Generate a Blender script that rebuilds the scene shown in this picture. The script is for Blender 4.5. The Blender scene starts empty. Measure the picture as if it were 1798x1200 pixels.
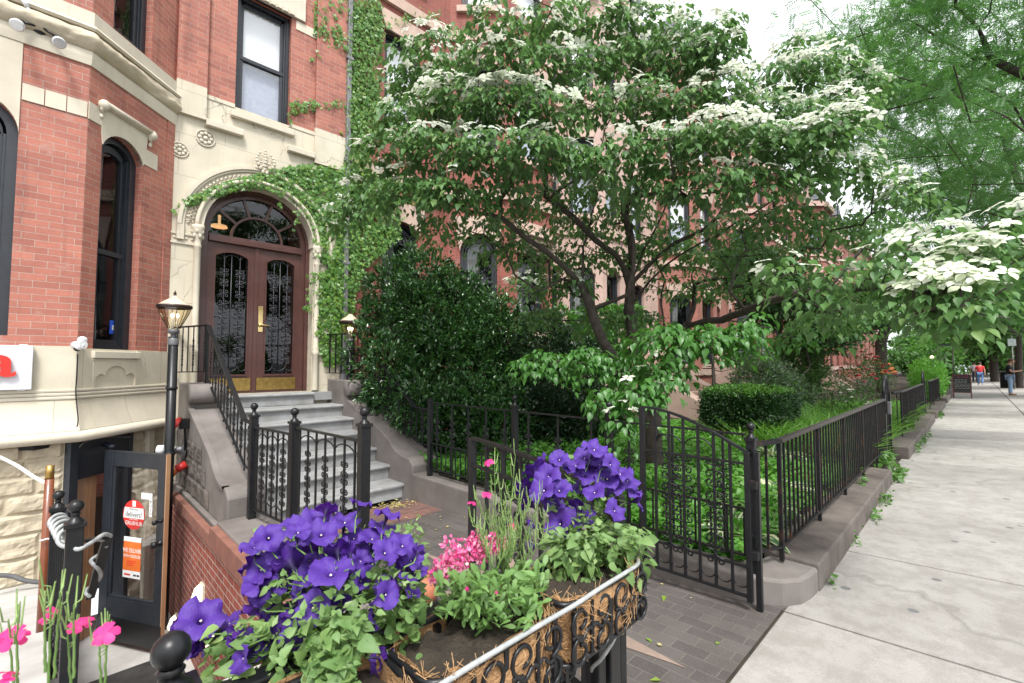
import bpy, bmesh, math, random
import numpy as np
from mathutils import Vector, Matrix, noise as mnoise
random.seed(11)
rng = np.random.default_rng(11)
R = math.radians
scene = bpy.context.scene
C = bpy.data.collections.new('street'); scene.collection.children.link(C)

# ---------------------------------------------------------------- camera
F, EYE, PITCH, HEAD = 805.0, 1.6, math.atan(40 / 805), R(45.2)
cam = bpy.data.cameras.new('camera'); camo = bpy.data.objects.new('camera', cam); C.objects.link(camo)
cam.sensor_width = 36.0; cam.lens = F / 1798 * 36; cam.clip_start = 0.05; cam.clip_end = 900
camo.location = (0, 0, EYE); camo.rotation_euler = (R(90) + PITCH, 0, HEAD - R(90))
scene.camera = camo
cam.dof.use_dof = True; cam.dof.focus_distance = 3.6; cam.dof.aperture_fstop = 8.0

# ---------------------------------------------------------------- world, sun, exposure
SUN_EL, SUN_AZ = R(58), R(215)            # azimuth from +Y (north), clockwise
w = bpy.data.worlds.new('World'); scene.world = w; w.use_nodes = True
nt = w.node_tree; nt.nodes.clear()
sky = nt.nodes.new('ShaderNodeTexSky'); sky.sky_type = 'NISHITA'; sky.sun_disc = False
sky.sun_elevation = SUN_EL; sky.sun_rotation = SUN_AZ; sky.air_density = 1.0; sky.dust_density = 4.0
hs = nt.nodes.new('ShaderNodeHueSaturation'); hs.inputs['Saturation'].default_value = 0.12
bg = nt.nodes.new('ShaderNodeBackground'); bg.inputs['Strength'].default_value = 0.135
wo = nt.nodes.new('ShaderNodeOutputWorld')
nt.links.new(sky.outputs[0], hs.inputs['Color']); vl = nt.nodes.new('ShaderNodeMix'); vl.data_type = 'RGBA'; vl.inputs[0].default_value = .65; vl.inputs[7].default_value = (5.2, 5.35, 5.6, 1)   # overcast veil
nt.links.new(hs.outputs[0], vl.inputs[6]); nt.links.new(vl.outputs[2], bg.inputs['Color']); nt.links.new(bg.outputs[0], wo.inputs['Surface'])
sl = bpy.data.lights.new('sun', 'SUN'); sl.energy = 1.7; sl.angle = R(13); sl.color = (1.0, 0.97, 0.92)
so = bpy.data.objects.new('sun', sl); C.objects.link(so)
sd = Vector((math.sin(SUN_AZ) * math.cos(SUN_EL), math.cos(SUN_AZ) * math.cos(SUN_EL), math.sin(SUN_EL)))
so.rotation_euler = sd.to_track_quat('Z', 'Y').to_euler()
vs = scene.view_settings; vs.view_transform = 'Standard'; vs.look = 'None'; vs.exposure = 1.42; vs.gamma = 1.0
cy = scene.cycles; cy.max_bounces = 7; cy.transparent_max_bounces = 10; cy.diffuse_bounces = 4; cy.glossy_bounces = 3
cy.transmission_bounces = 4; cy.use_denoising = True; cy.caustics_reflective = False; cy.caustics_refractive = False
cy.sample_clamp_indirect = 6

# ---------------------------------------------------------------- camera rays: where a point of the photograph lies in the place
FW = np.array([math.cos(PITCH) * math.cos(HEAD), math.cos(PITCH) * math.sin(HEAD), math.sin(PITCH)])
RT = np.array([math.sin(HEAD), -math.cos(HEAD), 0.0]); UP = np.cross(RT, FW)
def at(x, y, X=None, Y=None, Z=None, D=None, P=None):
    r = FW + RT * (x - 899) / F - UP * (y - 600) / F
    if X is not None: t = X / r[0]
    elif Y is not None: t = Y / r[1]
    elif Z is not None: t = (Z - EYE) / r[2]
    elif P is not None:
        p0, n = P; t = ((np.array(p0) - (0, 0, EYE)) @ np.array(n)) / (r @ np.array(n))
    else: t = D
    return np.array([0, 0, EYE]) + r * t
def gz(Y): return -0.042 * (Y - 0.9)       # the pavement and the path fall slightly towards the houses

# ---------------------------------------------------------------- mesh building
class MB:
    def __init__(s): s.v = []; s.f = []; s.sm = []
    def add(s, vs, fs, smooth=False):
        b = len(s.v); s.v += [tuple(float(c) for c in p) for p in vs]
        for f in fs: s.f.append([i + b for i in f]); s.sm.append(smooth)
        return s
    def box(s, x0, y0, z0, x1, y1, z1):
        v = [(x0,y0,z0),(x1,y0,z0),(x1,y1,z0),(x0,y1,z0),(x0,y0,z1),(x1,y0,z1),(x1,y1,z1),(x0,y1,z1)]
        return s.add(v, [(0,3,2,1),(4,5,6,7),(0,1,5,4),(1,2,6,5),(2,3,7,6),(3,0,4,7)])
    def obox(s, c, sx, sy, sz, rz=0, M=None):
        M = M or Matrix.Rotation(rz, 3, 'Z'); c = Vector(c)
        v = [c + M @ Vector((x*sx/2, y*sy/2, z*sz/2)) for z in (-1,1) for (x,y) in ((-1,-1),(1,-1),(1,1),(-1,1))]
        return s.add(v, [(0,3,2,1),(4,5,6,7),(0,1,5,4),(1,2,6,5),(2,3,7,6),(3,0,4,7)])
    def bar(s, a, b, wd, ht, up=(0,0,1)):
        a, b = Vector(a), Vector(b); d = (b - a).normalized(); up = Vector(up)
        if abs(d.dot(up)) > .98: up = Vector((0,1,0))
        x = d.cross(up).normalized() * wd / 2; y = x.cross(d).normalized() * ht / 2
        v = [p + sx * x + sy * y for p in (a, b) for sx, sy in ((-1,-1),(1,-1),(1,1),(-1,1))]
        return s.add(v, [(0,1,2,3),(7,6,5,4),(0,4,5,1),(1,5,6,2),(2,6,7,3),(3,7,4,0)])
    def tube(s, pts, r, n=6, caps=True):
        P = [Vector(p) for p in pts]; m = len(P)
        rr = [r] * m if isinstance(r, (int, float)) else list(r)
        t0 = (P[1] - P[0]).normalized(); ref = Vector((0,0,1)) if abs(t0.z) < .9 else Vector((1,0,0))
        nx = t0.cross(ref).normalized(); V = []
        for i in range(m):
            t = (P[min(i+1, m-1)] - P[max(i-1, 0)])
            t = t.normalized() if t.length > 1e-9 else t0
            nx = (nx - t * nx.dot(t)); nx = nx.normalized() if nx.length > 1e-6 else t.orthogonal().normalized()
            ny = t.cross(nx)
            for k in range(n):
                a = 2 * math.pi * k / n; V.append(P[i] + (nx * math.cos(a) + ny * math.sin(a)) * rr[i])
        fs = [(i*n+k, i*n+(k+1)%n, (i+1)*n+(k+1)%n, (i+1)*n+k) for i in range(m-1) for k in range(n)]
        s.add(V, fs, True)
        if caps: s.add(V[:n], [tuple(range(n))[::-1]]); s.add(V[-n:], [tuple(range(n))])
        return s
    def lathe(s, prof, c=(0,0,0), n=16, M=None, smooth=True):
        c = Vector(c); V = []
        for (r, z) in prof:
            for k in range(n):
                a = 2 * math.pi * k / n; p = Vector((r * math.cos(a), r * math.sin(a), z))
                V.append(c + (M @ p if M else p))
        m = len(prof)
        return s.add(V, [(i*n+k, i*n+(k+1)%n, (i+1)*n+(k+1)%n, (i+1)*n+k) for i in range(m-1) for k in range(n)], smooth)
    def ball(s, c, r, n=10, sc=(1,1,1), M=None):
        prof = []
        V = []; c = Vector(c); m = max(4, n * 2 // 3)
        for i in range(m + 1):
            ph = math.pi * i / m
            for k in range(n):
                a = 2 * math.pi * k / n
                p = Vector((math.sin(ph)*math.cos(a)*r*sc[0], math.sin(ph)*math.sin(a)*r*sc[1], -math.cos(ph)*r*sc[2]))
                V.append(c + (M @ p if M else p))
        return s.add(V, [(i*n+k, i*n+(k+1)%n, (i+1)*n+(k+1)%n, (i+1)*n+k) for i in range(m) for k in range(n)], True)
    def prism(s, poly, fr, d0, d1, smooth=False):
        n = len(poly); a = [fr(u, z, d0) for u, z in poly]; b = [fr(u, z, d1) for u, z in poly]
        s.add(a + b, [tuple(range(n))[::-1], tuple(range(n, 2*n))])
        return s.add(a + b, [(i, (i+1)%n, n+(i+1)%n, n+i) for i in range(n)], smooth)
    def sweep(s, path, prof, smooth=False, closed_prof=False):   # path in plan, profile of (outward, z); outward is to the right of travel
        P = [Vector((p[0], p[1])) for p in path]; m = len(P); N = []
        for i in range(m - 1):
            d = (P[i+1] - P[i]).normalized(); N.append(Vector((d.y, -d.x)))
        off = []
        for i in range(m):
            if i == 0: off.append(N[0])
            elif i == m - 1: off.append(N[-1])
            else: off.append((N[i-1] + N[i]) / (1 + N[i-1].dot(N[i])))
        V = []
        for i in range(m):
            for d, z in prof: q = P[i] + off[i] * d; V.append((q.x, q.y, z))
        k = len(prof); e = k if closed_prof else k - 1
        return s.add(V, [(i*k+j, (i+1)*k+j, (i+1)*k+(j+1)%k, i*k+(j+1)%k) for i in range(m-1) for j in range(e)], smooth)
    def grid(s, fn, nu, nv, smooth=True):
        V = [fn(i / nu, j / nv) for j in range(nv + 1) for i in range(nu + 1)]
        return s.add(V, [(j*(nu+1)+i, j*(nu+1)+i+1, (j+1)*(nu+1)+i+1, (j+1)*(nu+1)+i) for j in range(nv) for i in range(nu)], smooth)
    def build(s, name, m, parent=None, bevel=0, fix=True, loc=None):
        me = bpy.data.meshes.new(name); off = WL.get(parent.name, Vector()) if parent and loc is None else Vector()
        me.from_pydata([(a - off.x, b - off.y, c - off.z) for a, b, c in s.v], [], s.f)
        me.polygons.foreach_set('use_smooth', s.sm); me.materials.append(m)
        if fix and len(s.f) < 60000:
            bm = bmesh.new(); bm.from_mesh(me); bmesh.ops.remove_doubles(bm, verts=bm.verts, dist=1e-5)
            bmesh.ops.recalc_face_normals(bm, faces=bm.faces); bm.to_mesh(me); bm.free()
        o = bpy.data.objects.new(name, me); C.objects.link(o)
        if parent: o.parent = parent
        if loc is not None: o.location = loc
        if bevel:
            b = o.modifiers.new('bevel', 'BEVEL'); b.width = bevel; b.segments = 2; b.limit_method = 'ANGLE'; b.angle_limit = R(40)
        return o
WL = {}
def tag(o, label=None, cat=None, group=None, kind=None):
    if label: o['label'] = label
    if cat: o['category'] = cat
    if group: o['group'] = group
    if kind: o['kind'] = kind
    return o
def thing(name, loc, label, cat, group=None):
    o = bpy.data.objects.new(name, None); C.objects.link(o); o.location = loc; o.empty_display_size = .1
    WL[o.name] = Vector(loc); return tag(o, label, cat, group)
def inst(o, parent, loc, rz=0, name=None, scale=None, rot=None):
    c = o.copy(); C.objects.link(c); c.parent = parent; c.location = loc
    c.rotation_euler = rot if rot is not None else (0, 0, rz)
    if scale is not None: c.scale = scale if hasattr(scale, '__len__') else (scale,) * 3
    return c
def copy_tree(o, parent=None):
    c = o.copy(); C.objects.link(c); c.parent = parent
    for ch in list(o.children): copy_tree(ch, c)
    return c
def frame(O, U, N):
    O, U, N = Vector(O), Vector(U), Vector(N); Z = Vector((0,0,1))
    return lambda u, z, d=0.0: tuple(O + U * u + Z * z + N * d)
def frames(dirs, nrm):
    d = dirs / np.linalg.norm(dirs, axis=1, keepdims=True)
    x = np.cross(d, nrm); l = np.linalg.norm(x, axis=1, keepdims=True); bad = l[:, 0] < 1e-4
    x[bad] = np.cross(d[bad], np.array([.3, .5, .81])); x /= np.linalg.norm(x, axis=1, keepdims=True)
    z = np.cross(x, d); return np.stack([x, d, z], axis=2)
def scatter(name, tpl, pos, B, scale, m, parent=None, smooth=True, slots=None):
    tv, tf = tpl; tv = np.array(tv, float); N = len(pos); nv = len(tv)
    scale = np.asarray(scale, float)
    if scale.ndim == 0: scale = np.full(N, float(scale))
    pts = np.einsum('nij,vj->nvi', B, tv) * scale[:, None, None] + np.asarray(pos)[:, None, :]
    off = WL.get(parent.name, Vector()) if parent else Vector(); pts = pts.reshape(-1, 3) - np.array(off)
    me = bpy.data.meshes.new(name); lens = np.array([len(f) for f in tf]); flat = np.concatenate([np.array(f) for f in tf])
    me.vertices.add(N * nv); me.vertices.foreach_set('co', pts.ravel())
    loops = (flat[None, :] + (np.arange(N) * nv)[:, None]).ravel()
    me.loops.add(len(loops)); me.loops.foreach_set('vertex_index', loops.astype(np.int32))
    tot = np.tile(lens, N); st = np.concatenate([[0], np.cumsum(tot)[:-1]])
    me.polygons.add(len(tot)); me.polygons.foreach_set('loop_start', st.astype(np.int32))
    me.update(calc_edges=True); me.polygons.foreach_set('use_smooth', [smooth] * len(tot)); 
    for q in (m if isinstance(m, list) else [m]): me.materials.append(q)
    if slots is not None: me.polygons.foreach_set('material_index', np.tile(np.array(slots, np.int32), N))
    me.validate()
    o = bpy.data.objects.new(name, me); C.objects.link(o)
    if parent: o.parent = parent
    return o
def leaf_tpl(prof, fold=.25, droop=.25):
    """prof: list of (t, halfwidth); leaf runs along +Y with length 1"""
    V = []; f = []
    for t, wd in prof:
        z = -droop * t * t
        V += [(-wd, t, z + fold * wd), (0, t, z), (wd, t, z + fold * wd)]
    for i in range(len(prof) - 1):
        a = 3 * i; f += [(a, a+1, a+4, a+3), (a+1, a+2, a+5, a+4)]
    return V, f
def rdirs(n):
    v = rng.normal(size=(n, 3)); return v / np.linalg.norm(v, axis=1, keepdims=True)
def text_mb(body, size, depth, fr, u, z, d, align='CENTER', sx=1.0, bold=0):
    """letters as geometry lying in a wall frame"""
    cu = bpy.data.curves.new('lettering', 'FONT'); cu.body = body; cu.size = size; cu.align_x = align; cu.extrude = depth; cu.resolution_u = 4; cu.offset = bold
    o = bpy.data.objects.new('lettering', cu); C.objects.link(o)
    bpy.context.view_layer.update()
    me = bpy.data.meshes.new_from_object(o)
    mb = MB(); mb.add([fr(u + v.co.x * sx, z + v.co.y, d + v.co.z) for v in me.vertices], [tuple(p.vertices) for p in me.polygons])
    bpy.data.objects.remove(o); bpy.data.meshes.remove(me); bpy.data.curves.remove(cu); return mb

# ---------------------------------------------------------------- materials
def nn(nt, t, **kw):
    n = nt.nodes.new(t)
    for k, v in kw.items(): setattr(n, k, v)
    return n
def base_mat(name):
    m = bpy.data.materials.new(name); m.use_nodes = True; nt = m.node_tree
    return m, nt, nt.nodes['Principled BSDF']
def rgba(c): return (c[0], c[1], c[2], 1.0)
def mixc(nt, fac, a, b, blend='MIX'):
    n = nn(nt, 'ShaderNodeMix', data_type='RGBA', blend_type=blend)
    for sock, v in ((n.inputs[0], fac), (n.inputs[6], a), (n.inputs[7], b)):
        if hasattr(v, 'is_output'): nt.links.new(v, sock)
        elif isinstance(v, (int, float)): sock.default_value = v
        else: sock.default_value = rgba(v)
    return n.outputs[2]
def ramp(nt, fac, a, b, ca=(0,0,0), cb=(1,1,1)):
    n = nn(nt, 'ShaderNodeValToRGB'); e = n.color_ramp.elements
    e[0].position = a; e[0].color = rgba(ca); e[1].position = b; e[1].color = rgba(cb); nt.links.new(fac, n.inputs[0]); return n.outputs[0]
def noise(nt, vec, scale, detail=4, rough=.6):
    n = nn(nt, 'ShaderNodeTexNoise'); n.inputs['Scale'].default_value = scale; n.inputs['Detail'].default_value = detail; n.inputs['Roughness'].default_value = rough
    if vec is not None: nt.links.new(vec, n.inputs['Vector'])
    return n.outputs[0]
def bump(nt, h, strength, dist, b, prev=None):
    n = nn(nt, 'ShaderNodeBump'); n.inputs['Strength'].default_value = strength; n.inputs['Distance'].default_value = dist
    nt.links.new(h, n.inputs['Height'])
    if prev is not None: nt.links.new(prev, n.inputs['Normal'])
    nt.links.new(n.outputs[0], b.inputs['Normal']); return n.outputs[0]
def pos(nt): return nn(nt, 'ShaderNodeNewGeometry').outputs['Position']
def mat(name, col, col2=None, rough=.6, nscale=5, bumpy=0, bscale=60, metal=0, coat=0, spec=.5, bdist=.01, lo=.35, hi=.65):
    m, nt, b = base_mat(name); p = pos(nt)
    col2 = col2 or tuple(c * .72 for c in col)
    c = mixc(nt, ramp(nt, noise(nt, p, nscale, 6), lo, hi), col, col2); nt.links.new(c, b.inputs['Base Color'])
    b.inputs['Roughness'].default_value = rough; b.inputs['Metallic'].default_value = metal; b.inputs['Coat Weight'].default_value = coat
    b.inputs['Specular IOR Level'].default_value = spec
    if bumpy: bump(nt, noise(nt, p, bscale, 5), bumpy, bdist, b)
    return m
def wall_uv(nt):
    g = nn(nt, 'ShaderNodeNewGeometry')
    cr = nn(nt, 'ShaderNodeVectorMath', operation='CROSS_PRODUCT'); cr.inputs[0].default_value = (0,0,1); nt.links.new(g.outputs['True Normal'], cr.inputs[1])
    nr = nn(nt, 'ShaderNodeVectorMath', operation='NORMALIZE'); nt.links.new(cr.outputs[0], nr.inputs[0])
    dt = nn(nt, 'ShaderNodeVectorMath', operation='DOT_PRODUCT'); nt.links.new(g.outputs['Position'], dt.inputs[0]); nt.links.new(nr.outputs[0], dt.inputs[1])
    sp = nn(nt, 'ShaderNodeSeparateXYZ'); nt.links.new(g.outputs['Position'], sp.inputs[0])
    cb = nn(nt, 'ShaderNodeCombineXYZ'); nt.links.new(dt.outputs['Value'], cb.inputs[0]); nt.links.new(sp.outputs[2], cb.inputs[1])
    return cb.outputs[0], g.outputs['Position']
def brick_mat(name, c1, c2, mortar, bw=.205, rh=.0735, ms=.005, offs=.5, stain=(.6, .6, .6), rough=.75, hor=False, vary=.5):
    m, nt, b = base_mat(name)
    if hor:
        p = pos(nt); uv = p
    else: uv, p = wall_uv(nt)
    t = nn(nt, 'ShaderNodeTexBrick'); t.offset = offs; t.inputs['Scale'].default_value = 1.0
    t.inputs['Brick Width'].default_value = bw; t.inputs['Row Height'].default_value = rh; t.inputs['Mortar Size'].default_value = ms
    t.inputs['Mortar Smooth'].default_value = .25; t.inputs['Bias'].default_value = 0
    wob = nn(nt, 'ShaderNodeVectorMath', operation='MULTIPLY_ADD'); nz = nn(nt, 'ShaderNodeTexNoise'); nz.inputs['Scale'].default_value = 9
    nt.links.new(p, nz.inputs['Vector']); nt.links.new(nz.outputs['Color'], wob.inputs[0]); wob.inputs[1].default_value = (.008, .006, 0); nt.links.new(uv, wob.inputs[2])
    nt.links.new(wob.outputs[0], t.inputs['Vector'])
    t.inputs['Color1'].default_value = rgba(c1); t.inputs['Color2'].default_value = rgba(c2); t.inputs['Mortar'].default_value = rgba(mortar)
    c = mixc(nt, ramp(nt, noise(nt, p, 1.7, 5), .42, .72), t.outputs['Color'], stain, 'MULTIPLY')
    c = mixc(nt, ramp(nt, noise(nt, p, 45, 4), .3, .8), c, (1.25, 1.2, 1.15), 'MULTIPLY')
    sk_ = nn(nt, 'ShaderNodeMapping'); sk_.inputs['Scale'].default_value = (7, .5, 1); nt.links.new(uv, sk_.inputs[0]); c = mixc(nt, ramp(nt, noise(nt, sk_.outputs[0], 1, 5), .52, .8), c, (.62,.6,.62), 'MULTIPLY')
    c = mixc(nt, ramp(nt, noise(nt, p, 4.3, 3), .62, .75), c, tuple(.5 * a + .5 * bb for a, bb in zip(c1, mortar)))
    nt.links.new(c, b.inputs['Base Color']); b.inputs['Roughness'].default_value = rough
    inv = nn(nt, 'ShaderNodeMath', operation='SUBTRACT'); inv.inputs[0].default_value = 1; nt.links.new(t.outputs['Fac'], inv.inputs[1])
    n1 = bump(nt, inv.outputs[0], .7, .006, b); bump(nt, noise(nt, p, 120, 4), .35, .004, b, n1)
    return m
def leaf_mat(name, c1, c2, rough=.45, transl=.35, spec=.5, c3=None, vein=True, back=None):
    m, nt, b = base_mat(name); g = nn(nt, 'ShaderNodeNewGeometry')
    c = mixc(nt, g.outputs['Random Per Island'], c1, c2)
    if c3:
        mul = nn(nt, 'ShaderNodeMath', operation='MULTIPLY'); mul.inputs[1].default_value = 7.31; nt.links.new(g.outputs['Random Per Island'], mul.inputs[0])
        fr = nn(nt, 'ShaderNodeMath', operation='FRACT'); nt.links.new(mul.outputs[0], fr.inputs[0])
        c = mixc(nt, ramp(nt, fr.outputs[0], .75, .95), c, c3)
    c = mixc(nt, noise(nt, g.outputs['Position'], 1.3, 3), c, (.72, .78, .7), 'MULTIPLY')
    if back: c = mixc(nt, g.outputs['Backfacing'], c, back)
    nt.links.new(c, b.inputs['Base Color']); b.inputs['Roughness'].default_value = rough; b.inputs['Specular IOR Level'].default_value = spec
    tr = nn(nt, 'ShaderNodeBsdfTranslucent'); tc = mixc(nt, .6, c, tuple(min(1, v * 2.0) for v in (c1[0]*1.3, c1[1]*1.15, c1[2]*.6)))
    nt.links.new(tc, tr.inputs['Color'])
    mx = nn(nt, 'ShaderNodeMixShader'); mx.inputs[0].default_value = transl
    nt.links.new(b.outputs[0], mx.inputs[1]); nt.links.new(tr.outputs[0], mx.inputs[2])
    nt.links.new(mx.outputs[0], nt.nodes['Material Output'].inputs['Surface']); return m
def stone_mat(name, col, blocks=None, rough=.7, dirt=.8, crack=True, bumpy=.25):
    m, nt, b = base_mat(name); uv, p = wall_uv(nt)
    c = mixc(nt, ramp(nt, noise(nt, p, 3.0, 6), .35, .7), col, tuple(v * .86 for v in col))
    c = mixc(nt, ramp(nt, noise(nt, p, .9, 5), .45, .75), c, (dirt, dirt * .98, dirt * .95), 'MULTIPLY')
    st = nn(nt, 'ShaderNodeMapping'); st.inputs['Scale'].default_value = (14, 1.2, 1); nt.links.new(uv, st.inputs[0])
    c = mixc(nt, ramp(nt, noise(nt, st.outputs[0], 1, 4), .55, .85), c, (.84, .82, .78), 'MULTIPLY')
    h = noise(nt, p, 35, 6); pr = bump(nt, h, bumpy, .006, b)
    if blocks:
        t = nn(nt, 'ShaderNodeTexBrick'); t.inputs['Scale'].default_value = 1; t.inputs['Brick Width'].default_value = blocks[0]; t.inputs['Row Height'].default_value = blocks[1]
        t.inputs['Mortar Size'].default_value = .003; t.inputs['Mortar Smooth'].default_value = .3; nt.links.new(uv, t.inputs['Vector'])
        c = mixc(nt, t.outputs['Fac'], c, tuple(v * .5 for v in col)); inv = nn(nt, 'ShaderNodeMath', operation='SUBTRACT'); inv.inputs[0].default_value = 1
        nt.links.new(t.outputs['Fac'], inv.inputs[1]); pr = bump(nt, inv.outputs[0], .5, .004, b, pr)
    if crack:
        v = nn(nt, 'ShaderNodeTexVoronoi', feature='DISTANCE_TO_EDGE'); v.inputs['Scale'].default_value = 1.1
        wv = nn(nt, 'ShaderNodeVectorMath', operation='MULTIPLY_ADD'); z = nn(nt, 'ShaderNodeTexNoise'); z.inputs['Scale'].default_value = 3; z.inputs['Detail'].default_value = 5
        nt.links.new(p, z.inputs['Vector']); nt.links.new(z.outputs['Color'], wv.inputs[0]); wv.inputs[1].default_value = (.5,.5,.5); nt.links.new(p, wv.inputs[2]); nt.links.new(wv.outputs[0], v.inputs['Vector'])
        ln = ramp(nt, v.outputs['Distance'], .002, .006, (1,1,1), (0,0,0))
        gate = ramp(nt, noise(nt, p, .8, 2), .5, .6)
        f = nn(nt, 'ShaderNodeMath', operation='MULTIPLY'); nt.links.new(ln, f.inputs[0]); nt.links.new(gate, f.inputs[1])
        c = mixc(nt, f.outputs[0], c, tuple(v_ * .35 for v_ in col))
    nt.links.new(c, b.inputs['Base Color']); b.inputs['Roughness'].default_value = rough; return m
def glass_mat(name, tint=(.85,.88,.9), refl=1.0, ior=1.5):
    m, nt, b = base_mat(name); nt.nodes.remove(b)
    tr = nn(nt, 'ShaderNodeBsdfTransparent'); tr.inputs[0].default_value = rgba(tint)
    gl = nn(nt, 'ShaderNodeBsdfGlossy'); gl.inputs['Roughness'].default_value = .02; gl.inputs['Color'].default_value = (.95,.97,1,1)
    lw = nn(nt, 'ShaderNodeLayerWeight'); lw.inputs['Blend'].default_value = .5; pw_ = nn(nt, 'ShaderNodeMath', operation='POWER'); pw_.inputs[1].default_value = 5; nt.links.new(lw.outputs['Facing'], pw_.inputs[0]); fr = nn(nt, 'ShaderNodeMath', operation='MULTIPLY_ADD'); fr.inputs[1].default_value = .95; fr.inputs[2].default_value = .045; nt.links.new(pw_.outputs[0], fr.inputs[0])
    n = nn(nt, 'ShaderNodeTexNoise'); n.inputs['Scale'].default_value = 1.3; bm_ = nn(nt, 'ShaderNodeBump'); bm_.inputs['Strength'].default_value = .06; bm_.inputs['Distance'].default_value = .05
    nt.links.new(pos(nt), n.inputs['Vector']); nt.links.new(n.outputs[0], bm_.inputs['Height']); nt.links.new(bm_.outputs[0], gl.inputs['Normal'])
    ml = nn(nt, 'ShaderNodeMath', operation='MULTIPLY'); ml.inputs[1].default_value = 2.0 * refl; ml.use_clamp = True; nt.links.new(fr.outputs[0], ml.inputs[0])
    mx = nn(nt, 'ShaderNodeMixShader'); nt.links.new(ml.outputs[0], mx.inputs[0]); nt.links.new(tr.outputs[0], mx.inputs[1]); nt.links.new(gl.outputs[0], mx.inputs[2])
    nt.links.new(mx.outputs[0], nt.nodes['Material Output'].inputs['Surface']); return m
def emit_mat(name, col, s):
    m, nt, b = base_mat(name); b.inputs['Base Color'].default_value = rgba(col); b.inputs['Emission Color'].default_value = rgba(col); b.inputs['Emission Strength'].default_value = s; return m

M = {}
M['brick'] = brick_mat('red_brick', (.40,.150,.106), (.295,.108,.080), (.38,.275,.23), ms=.0038, stain=(.78,.76,.78))
M['brick2'] = brick_mat('neighbour_brick', (.27,.075,.055), (.21,.064,.048), (.24,.155,.13), bw=.2, rh=.066, ms=.0035, stain=(.8,.78,.8))
M['brick_low'] = brick_mat('stairwell_brick', (.30,.075,.05), (.22,.06,.045), (.42,.36,.32), bw=.21, rh=.075, ms=.006)
M['brick_far'] = brick_mat('far_brick', (.31,.115,.085), (.25,.095,.075), (.30,.22,.185), bw=.2, rh=.068, ms=.004, stain=(.85,.8,.8))
M['cream'] = stone_mat('cream_painted_stone', (.60,.548,.435), blocks=(1.15, .62), dirt=.88)
M['cream_trim'] = stone_mat('cream_trim_stone', (.61,.558,.45), crack=False, dirt=.85)
M['cream_rock'] = stone_mat('cream_rock_face', (.52,.455,.335), crack=False, dirt=.75, bumpy=.6)
M['pink'] = stone_mat('pink_brownstone', (.52,.36,.31), blocks=(.9,.4), dirt=.75)
M['pink_trim'] = stone_mat('pink_trim_stone', (.52,.38,.31), crack=False, dirt=.7)
M['grey_paint'] = mat('grey_painted_masonry', (.19,.17,.158), (.125,.11,.10), rough=.75, nscale=2.4, bumpy=.25, bscale=90, bdist=.004)
M['step'] = mat('pale_grey_step_paint', (.30,.305,.31), (.215,.215,.21), rough=.65, nscale=5, bumpy=.2, bscale=60, bdist=.003)
M['brownstone'] = mat('brown_kerb_stone', (.14,.118,.105), (.065,.052,.045), rough=.85, nscale=3, bumpy=.5, bscale=45)
M['iron'] = mat('black_iron_paint', (.007,.0075,.009), (.012,.0125,.014), spec=.35, rough=.36, nscale=30, bumpy=.08, bscale=120, bdist=.002)
M['iron_rust'] = mat('worn_iron_paint', (.009,.009,.010), (.06,.026,.016), spec=.3, rough=.5, nscale=11, bumpy=.2, bscale=90, bdist=.002, lo=.55, hi=.72)
M['black_wood'] = mat('black_window_paint', (.016,.019,.026), (.024,.028,.034), rough=.38, nscale=9)
M['slate'] = brick_mat('slate_roof', (.12,.13,.15), (.09,.1,.115), (.05,.05,.055), bw=.22, rh=.14, ms=.004)
M['maroon'] = mat('maroon_door_paint', (.086,.034,.028), (.066,.027,.023), rough=.35, nscale=6, bumpy=.05, bscale=100, coat=.2)
M['brass'] = mat('brass', (.48,.32,.10), (.30,.19,.06), rough=.35, nscale=14, metal=.9)
M['brass_hi'] = mat('polished_brass', (.80,.62,.30), (.7,.5,.2), rough=.18, nscale=14, metal=1)
M['glass'] = glass_mat('window_glass', (.97,.975,.98), refl=1.5); M['glass_soft'] = glass_mat('dim_window_glass', (.8,.82,.84), refl=.55)
M['glass_dark'] = glass_mat('dark_glass', (.35,.36,.36), refl=.55)
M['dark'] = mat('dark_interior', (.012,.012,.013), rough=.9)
M['blind'] = mat('white_blind', (.88,.89,.9), (.85,.87,.88), rough=.8, nscale=2)
M['lace'] = mat('lace_curtain', (.42,.46,.55), (.33,.38,.48), rough=.9, nscale=14)
M['curtain'] = mat('grey_curtain', (.32,.32,.30), (.22,.22,.21), rough=.9, nscale=6)
M['tan'] = mat('tan_wood_paint', (.42,.24,.13), (.36,.2,.11), rough=.5, nscale=4)
M['white_plastic'] = mat('white_plastic', (.75,.76,.78), (.7,.71,.73), rough=.35)
M['conc'] = mat('areaway_concrete', (.50,.49,.47), (.36,.35,.33), rough=.85, nscale=2.3, bumpy=.4, bscale=70, bdist=.004)
M['rubber'] = mat('black_rubber', (.02,.02,.02), (.04,.038,.036), rough=.8, nscale=8, bumpy=.3, bscale=150)
M['soil'] = mat('garden_soil', (.05,.038,.026), (.025,.018,.012), rough=.95, nscale=14, bumpy=.8, bscale=60, bdist=.03)
M['bark'] = mat('grey_bark', (.07,.056,.046), (.032,.025,.02), rough=.9, nscale=16, bumpy=.8, bscale=40, bdist=.015)
M['asphalt'] = mat('asphalt', (.05,.05,.052), (.035,.035,.036), rough=.9, nscale=9, bumpy=.4, bscale=150)
M['rope'] = mat('clear_rope_light', (.36,.375,.375), (.26,.275,.275), rough=.22, nscale=30, spec=.7)
M['terracotta'] = mat('terracotta', (.38,.14,.07), (.3,.1,.05), rough=.7, nscale=8)
M['white'] = mat('white_paint', (.78,.78,.78), (.72,.72,.72), rough=.5)
M['red'] = mat('red_paint', (.55,.03,.025), (.45,.025,.02), rough=.4)
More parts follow.
